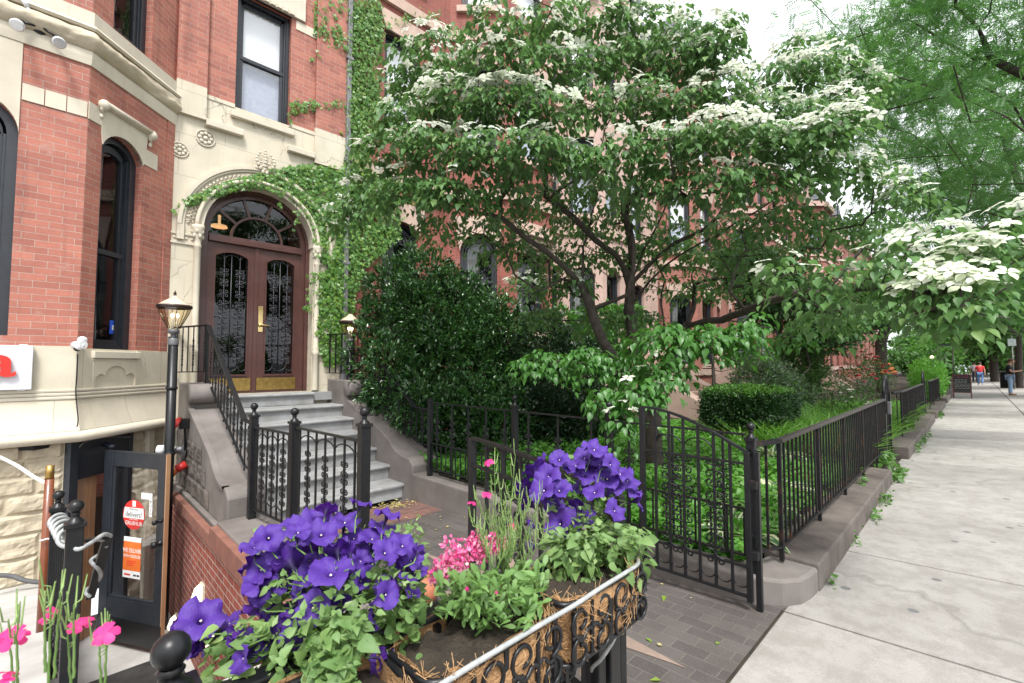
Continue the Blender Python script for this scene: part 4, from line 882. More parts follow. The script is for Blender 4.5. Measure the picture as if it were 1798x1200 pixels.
for x0, x1, y0, z0, lab in ((18.5,20.5,4.8,1.2,'grey stone stoop far behind the rose bushes'),(30,32,4.8,1.2,'farther grey stoop beyond the red roses')):
    s2 = thing('stoop', (x0, y0, 0), lab, 'stoop', 'stoops along the street')
    for i in range(7): k = MB(); k.box(x0, y0+.4*i, -.3, x1, 8.0, .25+.17*i); k.build('step', M['pink_trim'], s2, bevel=.01)
    for xx in (x0-.4, x1): k = MB(); k.prism([(8,-.4),(8,1.9),(7,1.9),(y0-.2,.5),(y0-.2,-.4)], XF, xx, xx+.4); k.build('cheek_wall', M['pink_trim'], s2, bevel=.02)
# ================================================================ IRONWORK
def post_mesh(parent, p, h, wd=.07, r=.036, name='post', m=None, ball=True, neck=.02):
    m = m or M['iron']; x, y, z = p; k = MB()
    k.box(x-wd/2, y-wd/2, z, x+wd/2, y+wd/2, z+h); o = k.build(name, m, parent, bevel=.005)
    if ball:
        k = MB(); t = z + h; q = wd * .62
        k.box(x-q, y-q, t, x+q, y+q, t+.022)
        k.lathe([(wd*.5,t+.022),(wd*.42,t+.036),(wd*.26,t+.045),(wd*.22,t+.06),(wd*.30,t+.066),(wd*.22,t+.074)], (x,y,0), 14); k.ball((x,y,t+.074+r*.9), r, 14)
        c = k.build('ball_finial', m); c.parent = o; c.location = -WL.get(parent.name, Vector())
    return o
def scroll_mesh(n, s=.055, step=.13, r=.0055, ax=(1,0)):
    k = MB(); P = lambda u, z, d=0: (u * ax[0], u * ax[1], z)
    for i in range(n):
        z = i * step
        for sx in (-1, 1):
            curl(k, P, 0, z + .012, s, sx, 1, r); curl(k, P, 0, z - .012, s, sx, -1, r)
        k.ball((0,0,z), .013, 6, (1,1,.8)); k.ball((0,0,z+step*.5), .011, 6)
    return k
def railing(parent, a, b, n, m=None, za=(0,1), scrolls=(), picket=.007, scroll_n=4, scroll_z=.22, arcs=True, rails=None, cap=.034, step=.13, s=.052, top_z=None):
    """fence panel from a to b (bottom points); za = heights of lower and upper rail over the bottom line; every upright is a piece of its own"""
    m = m or M['iron']; a, b = Vector(a), Vector(b); d = b - a; L = Vector((d.x, d.y, 0)).length; ax = Vector((d.x, d.y, 0)).normalized()
    off = WL.get(parent.name, Vector()); lo, hi = za
    for i, (hh, w_, t_) in enumerate([(lo,.028,.012),(hi,cap,.014)] + [(q,.02,.01) for q in (rails or [])]):
        k = MB(); k.bar(a + Vector((0,0,hh)), b + Vector((0,0,hh)), w_, t_); k.build('rail', m, parent)
    pk = MB(); pk.box(-picket, -picket, 0, picket, picket, hi - lo); first = None; sc = None; pts = []
    for i in range(n):
        p = a + d * ((i + .5) / n) + Vector((0,0,lo)); pts.append(p)
        if first is None: first = pk.build('picket', m, parent, fix=False, loc=p - off); o = first; first.rotation_euler = (0,0,math.atan2(ax.y, ax.x))
        else: o = inst(first, parent, p - off, math.atan2(ax.y, ax.x))
        if i in scrolls:
            if sc is None:
                sc = scroll_mesh(scroll_n, s, step).build('scroll', m, o, fix=False, loc=Vector((0,0,scroll_z)))
            else: inst(sc, o, (0,0,scroll_z))
    if arcs:
        k = MB()
        grp = [i for i in range(n) if i not in scrolls] if scrolls else list(range(0, n, 2))
        ends = [0] + [n-1]; keys = sorted(set([i for i in range(n) if (i not in scrolls)]))
        for p, q in zip(keys[:-1], keys[1:]):
            A, B = pts[p], pts[q]; mid = (A + B) / 2; w_ = (B - A) / 2; hh = min(.07, w_.length * .95)
            for sg, zz in ((1, hi - lo - .10 - hh*0), (-1, .14)):
                k.tube([mid - w_ * math.cos(t) + Vector((0,0,zz + sg*(hh*math.sin(t) - .02))) for t in np.linspace(0, math.pi, 9)], .006, 5)
        if keys and len(keys) > 1: k.build('arch_bars', m, parent, fix=False)
    return pts
# path-side railing with three ball-topped posts
rl = thing('path_railing', (1.45, 4.2, 0), 'black scrollwork railing with three ball-topped posts in front of the steps', 'railing')
PP = [(1.43,5.12,.07),(1.53,4.30,.07),(1.60,3.13,.07)]
PH = [1.0,1.0,1.08]
for p, h in zip(PP, PH): post_mesh(rl, p, h, .072, .036)
railing(rl, (1.435,5.08,.07), (1.525,4.34,.07), 7, za=(.10,.90), scrolls=(1,3,5), scroll_n=4, scroll_z=.20)
railing(rl, (1.535,4.26,.07), (1.595,3.17,.07), 7, za=(.10,.97), scrolls=(1,3,5), scroll_n=4, scroll_z=.24)
# stoop railing on the left cheek wall
sr = thing('stoop_railing', (1.43, 6.4, .4), 'black iron handrail with scrolls climbing the left side of the stoop', 'railing')
X_ = 1.46
def rail_z(y): return 1.085 + (y - 5.12) * (2.13 - 1.0) / (7.42 - 5.12) if y < 7.42 else 2.13
def bot_z(y): return .43 + max(0, (min(y, 7.05) - 5.5)) * .385 + (.28 if y > 7.05 else 0) + .02
k = MB(); pl = [(X_,5.12,.98),(X_,5.55,1.0),(X_,7.35,2.12),(X_+.0,7.42,2.13)]
k.bar(pl[0], pl[1], .045, .02); k.bar(pl[1], pl[2], .05, .028); k.build('handrail', M['iron'], sr)
k = MB(); k.bar((X_,7.40,2.135), (1.18,7.96,2.12), .045, .02); k.build('wall_rail', M['iron'], sr); k = MB(); k.bar((X_,7.40,1.50), (1.18,7.96,1.49), .03, .014); k.build('wall_rail', M['iron'], sr)
k = MB()
for z in (2.05,1.46): k.ball((1.17,7.95,z), .035, 8, (1,1,1.4)); k.ball((1.17,7.95,z-.045), .02, 8)
k.build('wall_bracket', M['iron'], sr)
k = MB(); k.bar((X_,5.15,.50), (X_,5.5,.52), .024, .012); k.bar((X_,5.5,.52), (X_,7.36,1.42), .024, .012); k.build('rail', M['iron'], sr)
sc0 = None
for i in range(15):
    y = 5.22 + i * .15; zt = .99 if y < 5.55 else 1.0 + (y - 5.55) * 1.12/1.8; zb = .51 if y < 5.5 else .52 + (y - 5.5) * .9/1.86
    k = MB(); k.box(X_-.007, y-.007, zb - (.06 if i % 3 else .0), X_+.007, y+.007, zt); o = k.build('picket', M['iron'], sr, fix=False)
    if i % 2 == 1:
        if sc0 is None: sc0 = scroll_mesh(3, .05, .125, ax=(0,1)).build('scroll', M['iron'], o, fix=False, loc=Vector((X_, y, zb + .14)) - WL[sr.name])
        else: inst(sc0, o, Vector((X_, y, zb + .14)) - WL[sr.name])
for i in range(6):
    t = (i + .5) / 6; p = Vector((X_,7.40,1.5)).lerp(Vector((1.18,7.96,1.49)), t); k = MB(); k.box(p.x-.007,p.y-.007,p.z,p.x+.007,p.y+.007,p.z+.63); o = k.build('picket', M['iron'], sr, fix=False)
    if i % 2 == 0: inst(sc0, o, Vector((p.x, p.y, p.z + .14)) - WL[sr.name])
k = MB(); k.box(X_-.02,7.38,1.3,X_+.02,7.42,2.12); k.build('post', M['iron'], sr)
# right stoop railing, mostly behind the shrub
sr2 = thing('stoop_railing', (3.6, 6.4, .4), 'black iron stoop railing mostly hidden by the evergreen shrub', 'railing')
X2 = 3.60
k = MB(); k.bar((X2,5.1,.98), (X2,5.55,1.0), .045, .02); k.bar((X2,5.55,1.0), (X2,7.35,2.12), .05, .028); k.bar((X2,7.35,2.12), (X2-.25,7.96,2.12), .045, .02); k.build('handrail', M['iron'], sr2)
k = MB(); k.bar((X2,5.15,.50), (X2,5.5,.52), .024, .012); k.bar((X2,5.5,.52), (X2,7.36,1.42), .024, .012); k.bar((X2,7.36,1.45), (X2-.25,7.96,1.45), .024, .012); k.build('rail', M['iron'], sr2)
for i in range(15):
    y = 5.22 + i * .15; zt = .99 if y < 5.55 else 1.0 + (y - 5.55) * 1.12/1.8; zb = .51 if y < 5.5 else .52 + (y - 5.5) * .9/1.86
    k = MB(); k.box(X2-.007, y-.007, zb, X2+.007, y+.007, zt); o = k.build('picket', M['iron'], sr2, fix=False)
    if i % 2 == 1: inst(sc0, o, Vector((X2, y, zb + .14)) - WL[sr2.name])
for i in range(5):
    t = (i + .5) / 5; p = Vector((X2,7.36,1.45)).lerp(Vector((X2-.25,7.96,1.45)), t); k = MB(); k.box(p.x-.009,p.y-.009,p.z,p.x+.009,p.y+.009,p.z+.67); k.build('picket', M['iron'], sr2, fix=False)
# fence between path and garden
gf = thing('garden_fence', (3.47, 3, .16), 'black iron fence with short lower pickets between the path and the garden', 'fence', 'iron fences round the garden')
GY = [5.0, 3.45, 2.28, 1.12]
for i, y in enumerate(GY): post_mesh(gf, (3.47, y, .165), (.99,.98,.98,.90)[i], .058, .029, ball=i > 0)
for y0, y1 in zip(GY[:-1], GY[1:]):
    n_ = max(5, int((y0 - y1) / .14)); 
    for hh, w_ in ((.10,.026),(.42,.022),(.94,.032)): k = MB(); k.bar((3.47,y0-.035,.165+hh), (3.47,y1+.035,.165+hh), w_, .013); k.build('rail', M['iron'], gf)
    m_ = max(3, int((y0-y1)/.30)); tall = sh = s_ = None
    for i in range(m_):
        y = y0 + (y1 - y0) * (i + .5) / m_
        if tall is None: kk = MB(); kk.box(-.0075,-.0075,0,.0075,.0075,.84); tall = o = kk.build('picket', M['iron'], gf, fix=False, loc=Vector((3.47,y,.265)) - WL[gf.name])
        else: o = inst(tall, gf, Vector((3.47,y,.265)) - WL[gf.name])
        if s_ is None: s_ = scroll_mesh(2, .05, .14, ax=(0,1)).build('scroll', M['iron'], o, fix=False, loc=Vector((0,0,.42)))
        else: inst(s_, o, (0,0,.42))
    for i in range(m_ * 3 + 1):
        y = y0 + (y1 - y0) * (i + .5) / (m_ * 3 + 1)
        if sh is None: kk = MB(); kk.box(-.006,-.006,0,.006,.006,.32); sh = kk.build('short_picket', M['iron'], gf, fix=False, loc=Vector((3.47,y,.265)) - WL[gf.name])
        else: inst(sh, gf, Vector((3.47,y,.265)) - WL[gf.name])
# pavement fences
def front_fence(x0, x1, zk, label, ret=True, sp=.115, hgt=.86):
    y = 1.03; f = thing('pavement_fence', (x0, y, zk), label, 'fence', 'iron fences round the garden'); m = M['iron_rust']
    k = MB(); k.bar((x0,y,zk+hgt), (x1,y,zk+hgt), .05, .03)
    k.build('top_rail', mat('brown_rail_cap', (.055,.042,.035), (.025,.022,.02), rough=.6, nscale=9) if 'brown_rail_cap' not in bpy.data.materials else bpy.data.materials['brown_rail_cap'], f, bevel=.006)
    k = MB(); k.bar((x0,y,zk+.10), (x1,y,zk+.10), .03, .014); k.build('bottom_rail', m, f)
    if ret:
        k = MB(); k.bar((x0,y,zk+hgt), (x0-.26,y+.10,zk+hgt-.01), .05, .028); k.build('corner_rail', m, f); k = MB(); k.bar((x0,y,zk+.1), (x0-.26,y+.1,zk+.1), .03, .014); k.build('corner_rail', m, f)
        k = MB(); k.box(x0-.13-.008,y+.05-.008,zk+.1,x0-.13+.008,y+.05+.008,zk+hgt); k.build('picket', m, f, fix=False)
    n = int((x1 - x0) / sp); pk = None; ps = None
    for i in range(n + 1):
        x = x0 + (x1 - x0) * i / n
        if i % 10 == 0 and i < n - 4 or i == n:
            if ps is None: kk = MB(); kk.box(-.014,-.014,0,.014,.014,hgt); ps = kk.build('post', m, f, fix=False, loc=Vector((x,y,zk)) - WL[f.name])
            else: inst(ps, f, Vector((x,y,zk)) - WL[f.name])
        elif pk is None: kk = MB(); kk.box(-.0075,-.0075,0,.0075,.0075,hgt-.1); pk = kk.build('picket', m, f, fix=False, loc=Vector((x,y,zk+.1)) - WL[f.name])
        else: inst(pk, f, Vector((x,y,zk+.1)) - WL[f.name])
    return f
front_fence(3.78, 9.35, .18, 'long black iron fence with brown top rail on the nearest pavement kerb')
front_fence(11.7, 16.8, .2, 'second black iron fence along the pavement, beyond the arched gate post')
front_fence(19.6, 25.5, .2, 'third black iron fence along the pavement, beside the tall green hedge', sp=.2)
front_fence(27.5, 36, .2, 'low far iron fence behind the chalkboard', sp=.25, hgt=.6)
for (x, lab) in ((9.75,'black gate with a tall round arched top and grey letter box beyond the nearest fence'),(17.6,'second black gate with an arched top, beyond the second fence')):
    g_ = thing('arched_gate', (x, 1.05, .1), lab, 'gate', 'small arched gates along the pavement')
    k = MB()
    for dx in (-.30,.30): k.box(x+dx-.03,1.02,.05,x+dx+.03,1.08,1.12)
    k.build('gate_posts', M['iron'], g_)
    k = MB(); k.tube([(x - .27*math.cos(t), 1.05, 1.10 + .30*math.sin(t)) for t in np.linspace(0, math.pi, 13)], .02, 6); k.build('arch_bar', M['iron'], g_)
    k = MB(); 
    for i in range(5): dx = -.2 + i*.1; k.box(x+dx-.009,1.04,.15,x+dx+.009,1.06,1.10 + .3*math.sqrt(max(0, 1-(dx/.27)**2)))
    k.build('gate_bars', M['iron'], g_)
    if x < 10: k = MB(); k.obox((x-.25,.985,.90), .12, .05, .2); k.build('letter_box', mat('grey_letter_box', (.12,.12,.125), rough=.4), g_, bevel=.012)
# open gates: right leaf stands along the garden kerb, left leaf is swung into the path
def gate(label, hinge, free, zb, z_h, z_f, rising, post=True):
    hinge, free = Vector((*hinge, 0)), Vector((*free, 0)); g_ = thing('iron_gate', (hinge.x, hinge.y, zb), label, 'gate', 'two open iron gate leaves'); off = WL[g_.name]
    d = free - hinge; ax = d.normalized(); ang = math.atan2(ax.y, ax.x)
    def zt(t): return z_h + (z_f - z_h) * math.sin(t * math.pi / 2)
    P = lambda t, z: hinge + d * t + Vector((0,0,z))
    for t, w_ in ((0,.034),(1,.036)): k = MB(); c = P(t, 0); k.obox((c.x, c.y, (zb + zt(t))/2), w_, w_, zt(t)-zb, ang); k.build('stile', M['iron'], g_, bevel=.003)
    k = MB(); L = [P(t, zt(t)) for t in np.linspace(0, 1, 14)]
    for a, b_ in zip(L[:-1], L[1:]): k.bar(a, b_, .03, .016)
    k.build('curved_top_rail', M['iron'], g_, fix=False)
    for z in (zb+.03, zb+.22, zb+.60 if False else zb+.92*(z_h-zb)): k = MB(); k.bar(P(0,z), P(1,z), .026, .013); k.build('rail', M['iron'], g_)
    n = 6; s_ = None; pts = []
    for i in range(n):
        t = (i + 1) / (n + 1); p = P(t, zb + .03); k = MB(); k.obox((0,0,(zt(t)-zb-.03)/2), .017, .017, zt(t)-zb-.03, 0); o = k.build('picket', M['iron'], g_, fix=False, loc=p - off); o.rotation_euler = (0,0,ang); pts.append(p)
        if i in (1, 3, 4):
            if s_ is None: s_ = scroll_mesh(5, .06, .145, .006).build('scroll', M['iron'], o, fix=False, loc=Vector((0,0,.22)))
            else: inst(s_, o, (0,0,.22))
    k = MB(); full = [P(0, zb+.03)] + pts + [P(1, zb+.03)]
    for a, b_ in zip(full[:-1], full[1:]):
        mid = (a + b_) / 2; w_ = (b_ - a) / 2
        k.tube([mid - w_*math.cos(t) + Vector((0,0,.11 - .06*math.sin(t))) for t in np.linspace(0, math.pi, 9)], .006, 5)
    for a, b_ in ((1,3),(3,5),(4,6)):
        A, B = pts[a], pts[b_ if b_ < n else n-1]; mid = (A + B)/2; w_ = (B - A)/2; k.tube([mid - w_*math.cos(t) + Vector((0,0,z_h - zb - .06 + .09*math.sin(t))) for t in np.linspace(0, math.pi, 9)], .006, 5)
    k.build('arch_bars', M['iron'], g_, fix=False)
    k = MB(); 
    for z in (zb+.30, zb+.78*(z_h-zb)): c = P(0, 0); k.obox((c.x+.02, c.y-.03, z), .05, .06, .055, ang)
    k.build('hinge', M['iron_rust'], g_, bevel=.004); return g_
gr = gate('open black iron gate leaf with a curved top standing by the rounded kerb', (3.26,1.08), (3.24,1.83), .055, 1.02, 1.27, True)
k = MB(); k.box(3.29,1.02,-.01,3.325,1.055,1.02); k.build('hinge_post', M['iron'], gr, bevel=.003)
k = MB(); k.bar((3.31,1.04,1.0), (3.47,1.12,1.0), .03, .03); k.bar((3.31,1.04,.42), (3.47,1.12,.42), .03, .03); k.build('post_bracket', M['iron'], gr)
gl = gate('black iron gate leaf swung open into the path behind the pink flowers', (1.55,.98), (1.74,2.08), .05, 1.10, 1.17, False)
# front fence that carries the planters
pf = thing('planter_fence', (.8, 1.0, 0), 'black scrollwork fence carrying the three coconut-lined planters', 'fence', 'iron fences round the garden')
post_mesh(pf, (.18,1.13,-.1), 1.035, .085, .034)
post_mesh(pf, (1.47,.98,-.02), .92, .065, .03, ball=False)
k = MB(); k.obox((1.40,.98,.44), .045, .045, .9); k.build('post', M['iron'], pf, bevel=.004)
k = MB(); k.bar((.22,1.11,.93), (1.47,.99,.93), .05, .02); k.build('top_rail', M['iron'], pf, bevel=.004)
k = MB(); k.bar((.2,1.0,.12), (1.47,.99,.12), .03, .014); k.build('bottom_rail', M['iron'], pf)
sc1 = None; pk1 = None
for i in range(11):
    x = .30 + i * .105
    if pk1 is None: kk = MB(); kk.box(-.0085,-.0085,0,.0085,.0085,.81); pk1 = o = kk.build('picket', M['iron'], pf, fix=False, loc=Vector((x,1.0,.12)) - WL[pf.name])
    else: o = inst(pk1, pf, Vector((x,1.0,.12)) - WL[pf.name])
    if i % 2 == 1:
        if sc1 is None: sc1 = scroll_mesh(5, .055, .13, .007).build('scroll', M['iron'], o, fix=False, loc=Vector((0,0,.14)))
        else: inst(sc1, o, (0,0,.14))
k = MB(); k.tube([(1.36,.93,.79),(1.43,.925,.78),(1.45,.96,.77)], .012, 7); k.build('latch', M['iron'], pf)
# areaway railing with the spiral of rope light
ar = thing('areaway_railing', (.07, 3.6, -.2), 'black iron railing down to the basement door, wound with clear rope light', 'railing')
post_mesh(ar, (.105,3.52,-.4), 1.11, .075, .036); post_mesh(ar, (.045,4.65,-.6), 1.16, .075, .034); post_mesh(ar, (.0,5.75,-.75), 1.25, .06, .03, ball=False)
for z0, z1 in ((.62,.50),(-.1,-.42)): k = MB(); k.bar((.10,3.56,z0), (.045,4.62,z1), .05, .016); k.build('rail', M['iron'], ar)
for i in range(6):
    t = (i + .6) / 6.4; x, y = .10 - .055*t, 3.56 + 1.06*t; k = MB(); k.box(x-.008,y-.008,-.12-.3*t,x+.008,y+.008,.61-.11*t); o = k.build('picket', M['iron'], ar, fix=False)
    if i < 6: inst(s_, o, Vector((x, y, -.08 - .3*t)) - WL[ar.name]) if s_ else None
k = MB(); qa, qb, qc, qd = at(147,950,D=2.62), at(190,943,D=2.72), at(170,1010,D=2.85), at(158,1050,D=2.95); k.bar(qa, qb, .045, .016); k.bar(qb, qc, .05, .028); k.bar(qc, qd, .045, .022); k.build('hand_rail_return', M['iron'], ar, bevel=.004)
# ================================================================ SMALL FIXED THINGS
def rope(name, pts, r, label, m=None, cat='rope light', n=7):
    P_ = [Vector(p) for p in pts]; Q = []
    for i in range(len(P_) - 1):                                             # Catmull-Rom
        p0, p1, p2, p3 = P_[max(0,i-1)], P_[i], P_[i+1], P_[min(len(P_)-1,i+2)]
        for t in np.linspace(0, 1, 6)[:-1]:
            Q.append(.5*((2*p1) + (p2-p0)*t + (2*p0-5*p1+4*p2-p3)*t*t + (3*p1-p0-3*p2+p3)*t**3))
    Q.append(P_[-1]); k = MB(); k.tube(Q, r, n); o = k.build(name, m or M['rope'], fix=False); return tag(o, label, cat)
pts = []
for i in range(44):
    t = i / 43; x, y = .045 + .055*(1-t)*0 + .045*t, 4.60 - 1.0*t; a = t * 2*math.pi * 5.0
    pts.append((x + .045*math.cos(a), y, .50 + .12*t + .045*math.sin(a)))
pts += [at(x, y, D=D) for x, y, D in ((128,955,2.52),(136,965,2.5),(152,958,2.54),(168,948,2.6),(182,939,2.66),(193,941,2.72),(192,948,2.74),(180,948,2.7),(170,947,2.64))]
rope('rope_light', pts, .012, 'clear rope light coiled along the basement railing and over its end post')
pts = [at(176 - a*1.6 + 11*math.cos(a), 958 + a*8.5 + 3*math.sin(a), D=2.74 + a*.018 + .04*math.sin(a)) for a in np.linspace(0, 11, 24)]
rope('rope_light', pts, .011, 'short clear rope light spiral hanging round the tilted rail end')
rope('cable', [at(0,803,Y=6.9), at(30,818,Y=6.6), at(60,838,Y=6.2), at(88,852,Y=5.8)], .016, 'white cable slung from the stone wall to the railing', M['white_plastic'], 'cable')
rope('hose', [at(-20,1010,Y=6.75), at(20,1012,Y=6.75), at(45,1020,Y=6.72), at(80,1024,Y=6.7)], .022, 'grey hose lying at the foot of the stone wall', mat('grey_hose', (.12,.12,.125), rough=.5), 'hose')
pp = thing('wooden_pole', (.0,4.9,-.45), 'reddish brown pole with brass tip tied to the basement railing', 'pole')
k = MB(); k.tube([(-.012,4.95,-.55),(-.005,4.93,.74)], .028, 10); k.build('shaft', mat('varnished_wood', (.20,.055,.02), (.13,.035,.012), rough=.35, nscale=12, coat=.3), pp)
k = MB(); k.tube([(-.005,4.93,.74),(-.005,4.93,.84)], .026, 10); k.build('tip', M['brass'], pp)
k = MB(); k.tube([(-.04,4.9,.30),(.0,4.88,.31),(.05,4.75,.33)], .006, 5); k.build('cable_tie', M['white_plastic'], pp)
# basement door, open towards the street
bd = thing('basement_door', (.46,7.2,-1.58), 'black glazed basement door standing open with delivery stickers on its glass', 'door')
HG, FRE = Vector((.455,7.17,0)), Vector((.925,6.33,0)); dv = (FRE - HG).normalized(); nv = Vector((dv.y, -dv.x, 0)); DWD = (FRE - HG).length
if nv.y > 0: nv = -nv
DF = frame(HG, dv, nv); Zb, Zt = -1.50, .60
k = MB()
for u0, u1 in ((0,.13),(DWD-.12,DWD-.012)): k.prism([(u0,Zb),(u1,Zb),(u1,Zt),(u0,Zt)], DF, -.022, .022)
k.prism([(.13,Zt-.17),(DWD-.12,Zt-.17),(DWD-.12,Zt),(.13,Zt)], DF, -.022, .021); k.prism([(.13,Zb),(DWD-.12,Zb),(DWD-.12,Zb+.46),(.13,Zb+.46)], DF, -.022, .021)
for u0, u1 in ((.13,.165),(DWD-.14,DWD-.12)): k.prism([(u0,Zb+.46),(u1,Zb+.46),(u1,Zt-.17),(u0,Zt-.17)], DF, -.015, .012)
k.prism([(.165,Zb+.46),(DWD-.14,Zb+.46),(DWD-.14,Zb+.49),(.165,Zb+.49)], DF, -.015, .014)
dp = k.build('door_leaf', M['black_wood'], bd, bevel=.003)
k = MB(); k.prism([(DWD-.012,Zb),(DWD,Zb),(DWD,Zt),(DWD-.012,Zt)], DF, -.022, .0225); k.build('edge_strip', M['tan'], bd)
k = MB(); k.prism([(.15,Zb+.47),(DWD-.13,Zb+.47),(DWD-.13,Zt-.18),(.15,Zt-.18)], DF, -.004, .0); pn = k.build('door_pane', M['glass'], bd)
k = MB(); k.prism([(.0,Zb),(DWD-.0,Zb),(DWD,Zb+.25),(0,Zb+.25)], DF, .0225, .027); k.build('kick_plate', mat('black_metal_plate', (.01,.01,.011), rough=.3), bd)
MY = Matrix((nv.cross(Vector((0,0,1))), Vector((0,0,1)), nv)).transposed()
for z, r_ in ((-.36,.033),(-.12,.022)): k = MB(); k.lathe([(r_,0),(r_,.012),(r_*.5,.02),(r_*.5,.045),(r_*1.05,.055),(r_*1.05,.085),(0,.095)], DF(DWD-.055,z,.022), 14, MY); k.build('door_knob', M['iron'], bd)
def sticker(poly, nm, m, lines, d=.003):
    k = MB(); k.prism(poly, DF, d-.003, d); o = k.build(nm, m, bd)
    for (txt, sz, u, z, mm, sx) in lines:
        t = text_mb(txt, sz, .0004, DF, u, z, d + .0006, sx=sx); c = t.build('lettering', mm, fix=False); c.parent = o; c.location = -WL[bd.name]
    return o
cu, cz = .47, -.10; rr_ = .165
stk_w = mat('sticker_white', (.78,.78,.77), rough=.4); stk_k = mat('sticker_black', (.02,.02,.02), rough=.5); stk_o = mat('sticker_orange', (.72,.16,.03), rough=.4); stk_r = mat('sticker_red', (.62,.035,.03), rough=.4)
o = sticker([(cu + rr_*math.cos(a), cz + rr_*math.sin(a)) for a in np.linspace(0, 2*math.pi, 40)[:-1]], 'round_sticker', stk_r, [('delivers!', .085, cu, cz-.025, stk_k, .9), ('GRUBHUB', .062, cu, cz-.115, stk_w, .9), ('Welcome', .035, cu, cz+.05, stk_k, 1), ('order online', .026, cu, cz-.058, stk_w, 1)])
k = MB(); lo_, hi_ = -.04, .078
k.prism([(cu - math.sqrt(rr_**2-lo_**2)+.002, cz+lo_), (cu + math.sqrt(rr_**2-lo_**2)-.002, cz+lo_), (cu + math.sqrt(rr_**2-hi_**2)-.002, cz+hi_), (cu - math.sqrt(rr_**2-hi_**2)+.002, cz+hi_)], DF, .003, .0034); k.prism([(cu-.025,cz+.09),(cu+.025,cz+.09),(cu+.025,cz+.155),(cu-.025,cz+.155)], DF, .003, .0034); c = k.build('white_band', stk_w); c.parent = o; c.location = -WL[bd.name]
sticker([(.335,-.80),(.60,-.80),(.60,-.35),(.335,-.35)], 'poster_sticker', stk_w, [])
o = sticker([(.335,-.72),(.60,-.72),(.60,-.40),(.335,-.40)], 'poster_panel', stk_o, [('WE DELIVER', .066, .467, -.52, stk_w, .78), ('WITH FOODLER', .046, .467, -.575, stk_w, .78)], .0034)
k = MB()
for i in range(3): k.prism([(.40,-.62-.022*i),(.535-.02*i,-.62-.022*i),(.535-.02*i,-.61-.022*i),(.40,-.61-.022*i)], DF, .0034, .0040)
k.prism([(.36,-.775),(.45,-.775),(.45,-.755),(.36,-.755)], DF, .003, .0036); c = k.build('small_print', stk_r); c.parent = o; c.location = -WL[bd.name]
k = MB(); k.prism([(.50,-.775),(.54,-.775),(.54,-.755),(.50,-.755)], DF, .003, .0036); k.prism([(.55,-.775),(.59,-.775),(.59,-.755),(.55,-.755)], DF, .003, .0036); c = k.build('small_print', stk_k); c.parent = o; c.location = -WL[bd.name]
sticker([(.575,.085),(.74,.085),(.74,.155),(.575,.155)], 'push_plate', stk_w, [])
o = sticker([(.70,-.10),(.745,-.10),(.745,.085),(.70,.085)], 'push_plate', stk_w, [(ch, .045, .7225, .045 - i*.043, stk_k, .9) for i, ch in enumerate('PUSH')])
# mats
for (x0,y0,x1,y1,z,lab) in ((.30,5.25,1.05,6.3,-1.565,'black rubber mat on the floor before the basement door'),(.55,1.9,1.1,2.86,-.118,'ribbed black rubber mat on the landing behind the petunias')):
    k = MB(); s = -.021 if z > -1 else 0
    zz = lambda y: (gz(.95) + (y-.95)*((-.15-gz(.95))/2.05) + .004) if z > -1 else z
    n = 30 if z > -1 else 1
    for i in range(n):
        xa, xb = x0 + (x1-x0)*i/n, x0 + (x1-x0)*(i+.72 if n > 1 else 1)/n
        k.add([(xa,y0,zz(y0)),(xb,y0,zz(y0)),(xb,y1,zz(y1)),(xa,y1,zz(y1)),(xa,y0,zz(y0)+.012),(xb,y0,zz(y0)+.012),(xb,y1,zz(y1)+.012),(xa,y1,zz(y1)+.012)], [(4,5,6,7),(0,1,5,4),(1,2,6,5),(2,3,7,6),(3,0,4,7)])
    tag(k.build('door_mat', M['rubber'], fix=False), lab, 'mat', 'rubber mats at the basement entrance')
